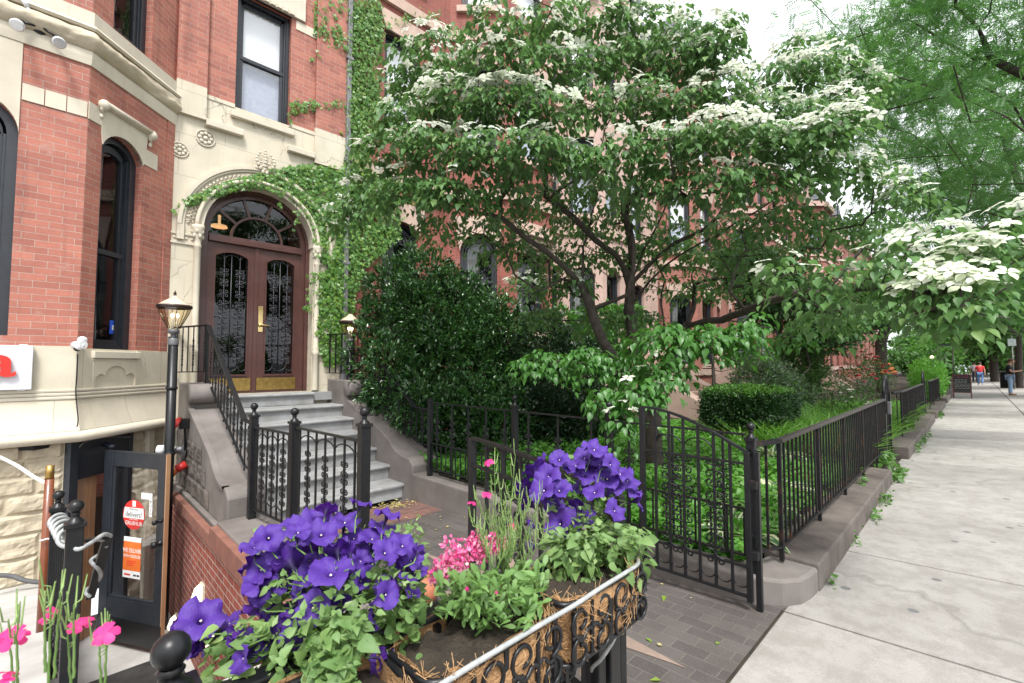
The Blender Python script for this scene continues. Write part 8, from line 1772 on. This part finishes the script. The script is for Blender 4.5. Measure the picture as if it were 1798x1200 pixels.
DEN = mat('pale_denim', (.26,.36,.50), (.19,.28,.42), rough=.85, nscale=14); DEN2 = mat('blue_denim', (.12,.22,.42), (.09,.16,.33), rough=.85, nscale=14)
pa, pb_, pc_ = at(1775,697,D=22.4), at(1722,678,D=34.5), at(1743,669,D=42)
person('man in black T-shirt and pale jeans looking down at his phone', pa[0], pa[1], R(-6), 1.76, mat('black_cotton', (.012,.014,.02), rough=.85), DEN, HAIRB, {'arm':'phone','nod':1.6,'girth':1.08,'shoe':mat('tan_shoe', (.24,.15,.08), rough=.7)})
person('person in red T-shirt and blue jeans walking away down the pavement', pb_[0], pb_[1], R(92), 1.70, mat('red_cotton', (.62,.045,.05), (.55,.04,.045), rough=.8), DEN2, HAIR, {'stride':.35,'girth':1.12,'shoe':M['white_plastic']})
person('woman in grey top and short black skirt walking away', pc_[0], pc_[1], R(92), 1.58, mat('grey_cotton', (.24,.25,.27), (.18,.19,.2), rough=.85), mat('black_skirt', (.012,.012,.014), rough=.8), HAIR, {'stride':.4,'sleeve':1,'shoe':M['tan']}, skirt=True, long_hair=True)
person('person in white top and dark trousers half hidden by the red T-shirt', 56.0, .0, R(92), 1.74, mat('white_cotton', (.62,.62,.66), rough=.85), mat('dark_cloth', (.03,.035,.07), rough=.85), HAIR, {'stride':.35,'shoe':M['iron']})
# chalkboard
cb = thing('chalkboard', (30.2,.45,gz(.45)), 'black sandwich board with red frame and chalked lines standing on the pavement', 'sandwich board')
bx, by0, by1, bz0, bz1 = 30.2, .12, .76, gz(.5), gz(.5) + 1.12
FRM = mat('dark_red_wood', (.10,.025,.02), (.07,.02,.018), rough=.5); BLK = mat('chalkboard_black', (.012,.012,.013), (.02,.02,.02), rough=.7)
for nm, dx in (('front_board',-1),('back_board',1)):
    lean_ = lambda z: bx + dx*(.22 - .20*(z - bz0)/1.12)
    k = MB()
    for y in (by0, by1-.045): k.add([(lean_(z)+e, yy, z) for z in (bz0,bz1) for (e,yy) in ((-.015,y),(.015,y),(.015,y+.045),(-.015,y+.045))], [(0,1,2,3),(4,5,6,7),(0,1,5,4),(1,2,6,5),(2,3,7,6),(3,0,4,7)])
    for z in (bz0+.25, bz1-.045): k.add([(lean_(q)+e, yy, q) for q in (z,z+.045) for (e,yy) in ((-.014,by0+.045),(.014,by0+.045),(.014,by1-.045),(-.014,by1-.045))], [(0,1,2,3),(4,5,6,7),(0,1,5,4),(1,2,6,5),(2,3,7,6),(3,0,4,7)])
    k.build('frame', FRM, cb)
    k = MB(); k.add([(lean_(z)+dx*e, y, z) for z in (bz0+.29,bz1-.04) for (e,y) in ((-.005,by0+.04),(.005,by0+.04),(.005,by1-.04),(-.005,by1-.04))], [(0,1,2,3),(4,5,6,7),(0,1,5,4),(1,2,6,5),(2,3,7,6),(3,0,4,7)]); k.build(nm, BLK, cb)
    if dx < 0:
        random.seed(4)
        for cm, rows in ((mat('pink_chalk', (.62,.04,.20), rough=.9), ((1.03,.05,.0,1),(.96,.35,.0,1))), (mat('white_chalk', (.62,.62,.6), rough=.9), ((.86,.0,.3,0),(.79,.08,.2,1),(.73,.0,.25,1),(.66,.0,.0,1),(.59,.1,.15,1),(.53,.05,.05,1),(.46,.0,.0,0)))):
            k = MB()
            for (z, a, b_, w_) in rows:
                y = by1 - .07 - a*.3
                while y > by0 + .08 + b_*.3:
                    L_ = random.uniform(.05,.13); zz = bz0 + z
                    k.tube([(lean_(zz)-.008, y - L_*q, zz + .012*math.sin(q*17 + z*40)) for q in np.linspace(0,1,12)], .0045, 4); y -= L_ + .03
            k.build('chalk_lines', cm, cb, fix=False)
# far lamp with black post by the hedge
pl_ = thing('post_lamp', (33.5,1.6,.1), 'small lamp on a black post above the hedge by the chalkboard', 'lamp'); k = MB(); k.tube([(33.5,1.6,.1),(33.5,1.6,1.9)], .07, 10); k.tube([(33.5,1.6,1.2),(34.6,1.2,.5)], .035, 8); k.build('post', M['iron'], pl_); k = MB(); k.ball((33.5,1.6,1.98), .085, 12, (1,1,1.2)); k.build('lamp_glass', emit_mat('pale_lamp', (1,.85,.62), .45), pl_)
# pole with street plates
sp_ = thing('street_sign', (60,1.4,.1), 'grey pole with a flat green street plate beyond the hedge', 'sign'); k = MB(); k.tube([(60,1.4,.1),(60,1.4,3.6)], .05, 10); k.build('pole', stl, sp_); k = MB(); k.box(59.97,.6,3.35,60.03,2.3,3.6); k.build('plate', mat('street_plate_green', (.10,.18,.15), rough=.5), sp_)
nt_ = thing('notice_board', (33.8,-1.6,2.6), 'pale plate on a thin pole beside the leaning tree trunk', 'sign'); k = MB(); k.obox((40.2,-1.62,2.9), .03, .34, .42); k.build('plate', mat('pale_plate', (.55,.62,.64), rough=.5), nt_); k = MB(); k.tube([(40.25,-1.62,.1),(40.25,-1.62,3.3)], .03, 8); k.build('pole', stl, nt_)
# parked van at the right edge
vn = thing('parked_van', (46,-4.4,-.4), 'white van parked at the kerb behind the tree at the right edge', 'van'); VF = frame((0,-5.3,0),(1,0,0),(0,1,0))
k = MB(); body = [(44.0,-.0),(44.0,1.6),(44.15,1.9),(48.2,1.9),(48.9,1.1),(49.6,.85),(49.7,.0)]; k.prism([(u,z-.05) for u, z in body], VF, 0, 1.9); k.build('body', M['white'], vn, bevel=.06)
k = MB(); k.prism([(44.3,.95),(45.9,.95),(45.9,1.55),(44.3,1.55)], VF, 1.9, 1.905); k.prism([(46.1,.95),(48.3,.95),(47.9,1.55),(46.1,1.55)], VF, 1.9, 1.905); k.build('window', M['pane_far'], vn); k = MB(); k.box(43.985,-5.1,.9,43.995,-3.6,1.6); k.build('rear_window', M['pane_far'], vn)
for u in (45.0,48.7):
    for y in (-5.25,-3.45): k = MB(); k.lathe([(.0,-.1),(.34,-.1),(.36,-.06),(.36,.06),(.34,.1),(0,.1)], (u,y,-.06), 20, Matrix.Rotation(R(90),3,'X')); w_ = k.build('wheel', M['rubber'], vn); k = MB(); k.lathe([(0,-.105),(.2,-.105),(.2,.105),(0,.105)], (u,y,-.06), 16, Matrix.Rotation(R(90),3,'X')); o = k.build('rim', stl); o.parent = w_; o.location = -WL[vn.name]
k = MB(); k.box(43.96,-5.15,.2,44.0,-4.95,.55); k.build('tail_light', M['red'], vn); k = MB(); k.box(43.96,-3.75,.2,44.0,-3.55,.55); k.build('tail_light', M['red'], vn); k = MB(); k.box(43.93,-5.25,-.1,44.05,-3.45,.1); k.build('bumper', M['iron'], vn, bevel=.02)
# bicycle chained by the tree
bk = thing('bicycle', (41.0,-2.6,.1), 'bicycle leaning behind the tree trunk at the right edge', 'bicycle'); yb_ = -2.45
for x in (40.5,41.55): k = MB(); k.tube([(x+.33*math.cos(a), yb_, .45+.33*math.sin(a)) for a in np.linspace(0,6.283,25)], .018, 6); w_ = k.build('wheel', M['rubber'], bk, fix=False)
k = MB(); 
for a, b_ in (((40.5,yb_,.45),(40.75,yb_,1.0)),((40.75,yb_,.95),(41.3,yb_,.98)),((40.75,yb_,.9),(41.1,yb_,.4)),((41.3,yb_,1.1),(41.1,yb_,.4)),((41.1,yb_,.4),(41.55,yb_,.45)),((41.3,yb_,.95),(41.55,yb_,.45))): k.tube([a, b_], .018, 6)
k.build('frame', stl, bk); k = MB(); k.tube([(40.78,yb_-.25,1.05),(40.72,yb_,1.08),(40.78,yb_+.25,1.05)], .014, 6); k.build('handlebar', M['iron'], bk); k = MB(); k.ball((41.32,yb_,1.12), .1, 8, (1.3,.6,.4)); k.build('saddle', M['iron'], bk)
tb = thing('litter_bin', (44.5,-1.0,.1), 'dark cylindrical litter bin between the woman and the man in black', 'bin'); k = MB(); k.lathe([(.0,.05),(.33,.05),(.36,1.0),(.38,1.0),(.38,1.06),(.30,1.1),(0,1.1)], (42.8,-1.45,.05), 16); k.build('drum', M['iron'], tb)
